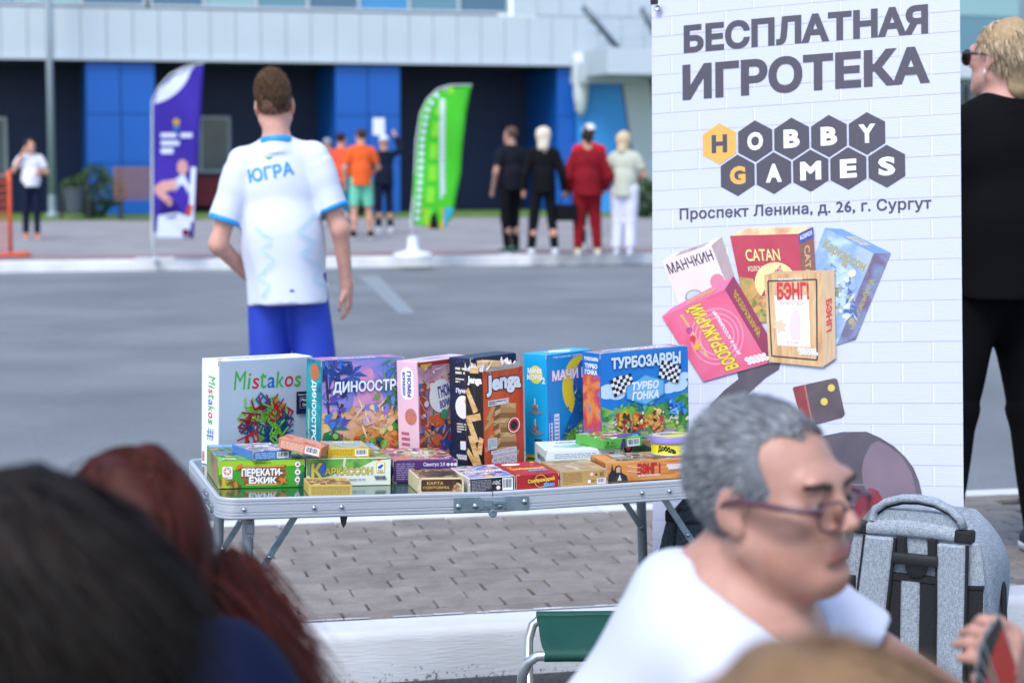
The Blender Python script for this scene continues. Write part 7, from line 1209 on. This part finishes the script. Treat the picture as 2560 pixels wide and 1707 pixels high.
flag('bright green feather flag on a round white base', (-1.31, 26.35, .145), 1, [(-.03, .40), (.01, .9), (.05, 1.55), (.11, 1.90), (.20, 2.08), (.34, 2.21), (.50, 2.26), (.79, 2.27), (.71, 1.9), (.66, 1.5), (.64, 1.1), (.58, .82), (.53, .55), (.40, .38)], [(0, 0, .25), (-.02, 0, .5), (.02, 0, .95), (.05, 0, 1.55), (.11, 0, 1.91), (.20, 0, 2.09), (.34, 0, 2.22), (.5, 0, 2.27), (.79, 0, 2.28)], GRF, pg, True, R(8))
lp = thing('lamp_post', 'tall pale grey lamp post in front of the blue pier', 'lamp post', (-10.5, 45.6, .15)); LPM = mat('post_grey', '#8f9ea8', .45, .3)
MB().tube([(0, 0, 0), (0, 0, 4), (0, 0, 8)], [.09, .075, .055], 14).build('post', LPM, lp, smooth=True); MB().lathe((0, 0, 0), [(.16, 0), (.16, .05), (.10, .12), (.095, .5)], 16).build('post_foot', LPM, lp, smooth='angle'); MB().tube([(0, 0, 8), (0, -.3, 8.3), (0, -1.0, 8.4)], .04, 8).build('bracket', LPM, lp, smooth=True); MB().box((0, -1.3, 8.4), (.25, .6, .1), ch=.03).build('lamp_head', LPM, lp)
bn = thing('park_bench', 'brown slatted park bench before the blue pier', 'bench', (-7.85, 43.2, .15), R(15)); BWD = mat('bench_wood', '#7a5a4c', .7, noise=.2, nscale=10); BIR = mat('bench_iron', '#24282c', .5)
for i in range(3): MB().box((0, -.02 - .15 * i, .45), (1.5, .11, .04), ch=.006).build('seat_slat', BWD, bn)
for i in range(5): MB().box((0, .08 + .02 * i, .56 + .13 * i), (1.5, .035, .10), ch=.006).build('back_slat', BWD, bn)
for x in (-.62, .62): MB().tube([(x, -.36, 0), (x, -.34, .42), (x, .06, .42), (x, .18, 1.12)], .03, 8).tube([(x, .06, .42), (x, .16, 0)], .03, 8).build('leg', BIR, bn)
bi = thing('litter_bin', 'grey litter bin beside the bench', 'bin', (-9.55, 43.6, .15)); MB().lathe((0, 0, .12), [(.18, 0), (.2, .02), (.24, .52), (.26, .54), (.24, .56)], 20).build('bin_body', mat('bin_grey', '#3f4852', .6), bi, smooth='angle'); [MB().box((x, 0, .4), (.05, .06, .8)).build('bin_stand', BIR, bi) for x in (-.3, .3)]
def shrub(label, loc, r, hgt, seed):
    t = thing('shrub', label, 'shrub', loc, 0, 'shrubs along the facade'); g_ = np.random.RandomState(seed); ms = [ramp_mat('shrub_leaf', ['#26401c', '#3a5a26', '#4f7030'], 6, .7), mat('shrub_leaf_dark', '#22381a', .8)]
    n = 2600; u = g_.normal(size=(n, 3)); u /= np.linalg.norm(u, axis=1)[:, None]; rad = g_.uniform(.45, 1.0, n) ** .5 * (1 + .22 * np.sin(u[:, 0] * 5 + seed) * np.cos(u[:, 2] * 4)); P = u * rad[:, None] * V3(r, r * .9, hgt / 2) + V3(0, 0, hgt / 2); P = P[P[:, 2] > .02]; n = len(P); a = g_.normal(size=(n, 3)); a /= np.linalg.norm(a, axis=1)[:, None]; b = np.cross(a, g_.normal(size=(n, 3))); b /= np.linalg.norm(b, axis=1)[:, None]; s = g_.uniform(.03, .06, n)[:, None]
    Vv = np.stack([P - a * s, P + b * s * .5, P + a * s, P - b * s * .5], 1).reshape(-1, 3); m_ = MB(); m_.v = [tuple(x) for x in Vv]; m_.f = [(4 * i, 4 * i + 1, 4 * i + 2, 4 * i + 3) for i in range(n)]; m_.mats = ms; m_.m = list(g_.randint(0, 2, n)); m_.build('foliage', None, t, kind='stuff'); st = MB()
    for i in range(5): q = g_.normal(size=2) * r * .4; st.tube([(0, 0, 0), (q[0] * .5, q[1] * .5, hgt * .4), (q[0], q[1], hgt * .75)], [.025, .015, .006], 6)
    st.build('stems', mat('stem_brown', '#3a2c20', .8), t, kind='stuff')
shrub('dark rounded shrub between the bin and the bench', (-9.35, 44.6, .15), .75, 1.15, 61); shrub('small green shrub by the second blue pier', (-3.55, 46.2, .15), .6, .95, 62); shrub('low dark shrub beside the entrance doors', (3.05, 45.2, .15), .6, .9, 63)
br_ = thing('safety_net', 'orange plastic safety netting sagging from its post', 'net', (-6.85, 27.2, .145), R(20)); ORG = mat('safety_orange', '#d85a2c', .6)
MB().tube([(0, 0, 0), (0, 0, 1.15)], .03, 8).build('net_post', ORG, br_, smooth=True); nt_ = MB()
for i in range(22): x = -.09 * i; nt_.tube([(x, .0, 1.1 - .10 * math.sin(i * .3)), (x - .01, -.05, .55), (x - .02, -.02 - .02 * i, .05)], .008, 4)
for j in range(11): nt_.tube([(0, -.05 * math.sin(j), 1.1 - .1 * j), (-1.0, -.05, 1.02 - .1 * j), (-1.98, 0, 1.08 - .1 * j)], .009, 4)
nt_.build('net_mesh', ORG, br_, kind='stuff'); lo2 = MB()
for j in range(9): lo2.tube([(.05 + .01 * j, -.12 - .09 * j, .02), (.26 - .02 * j, -.2 - .09 * j, .05), (-.9, -.15 - .1 * j, .02)], .010, 4)
for i in range(9): lo2.tube([(.25 - .13 * i, -.1, .03), (.2 - .13 * i, -.5, .03), (.1 - .13 * i, -.95, .02)], .010, 4)
lo2.build('slack_net', ORG, br_, kind='stuff')
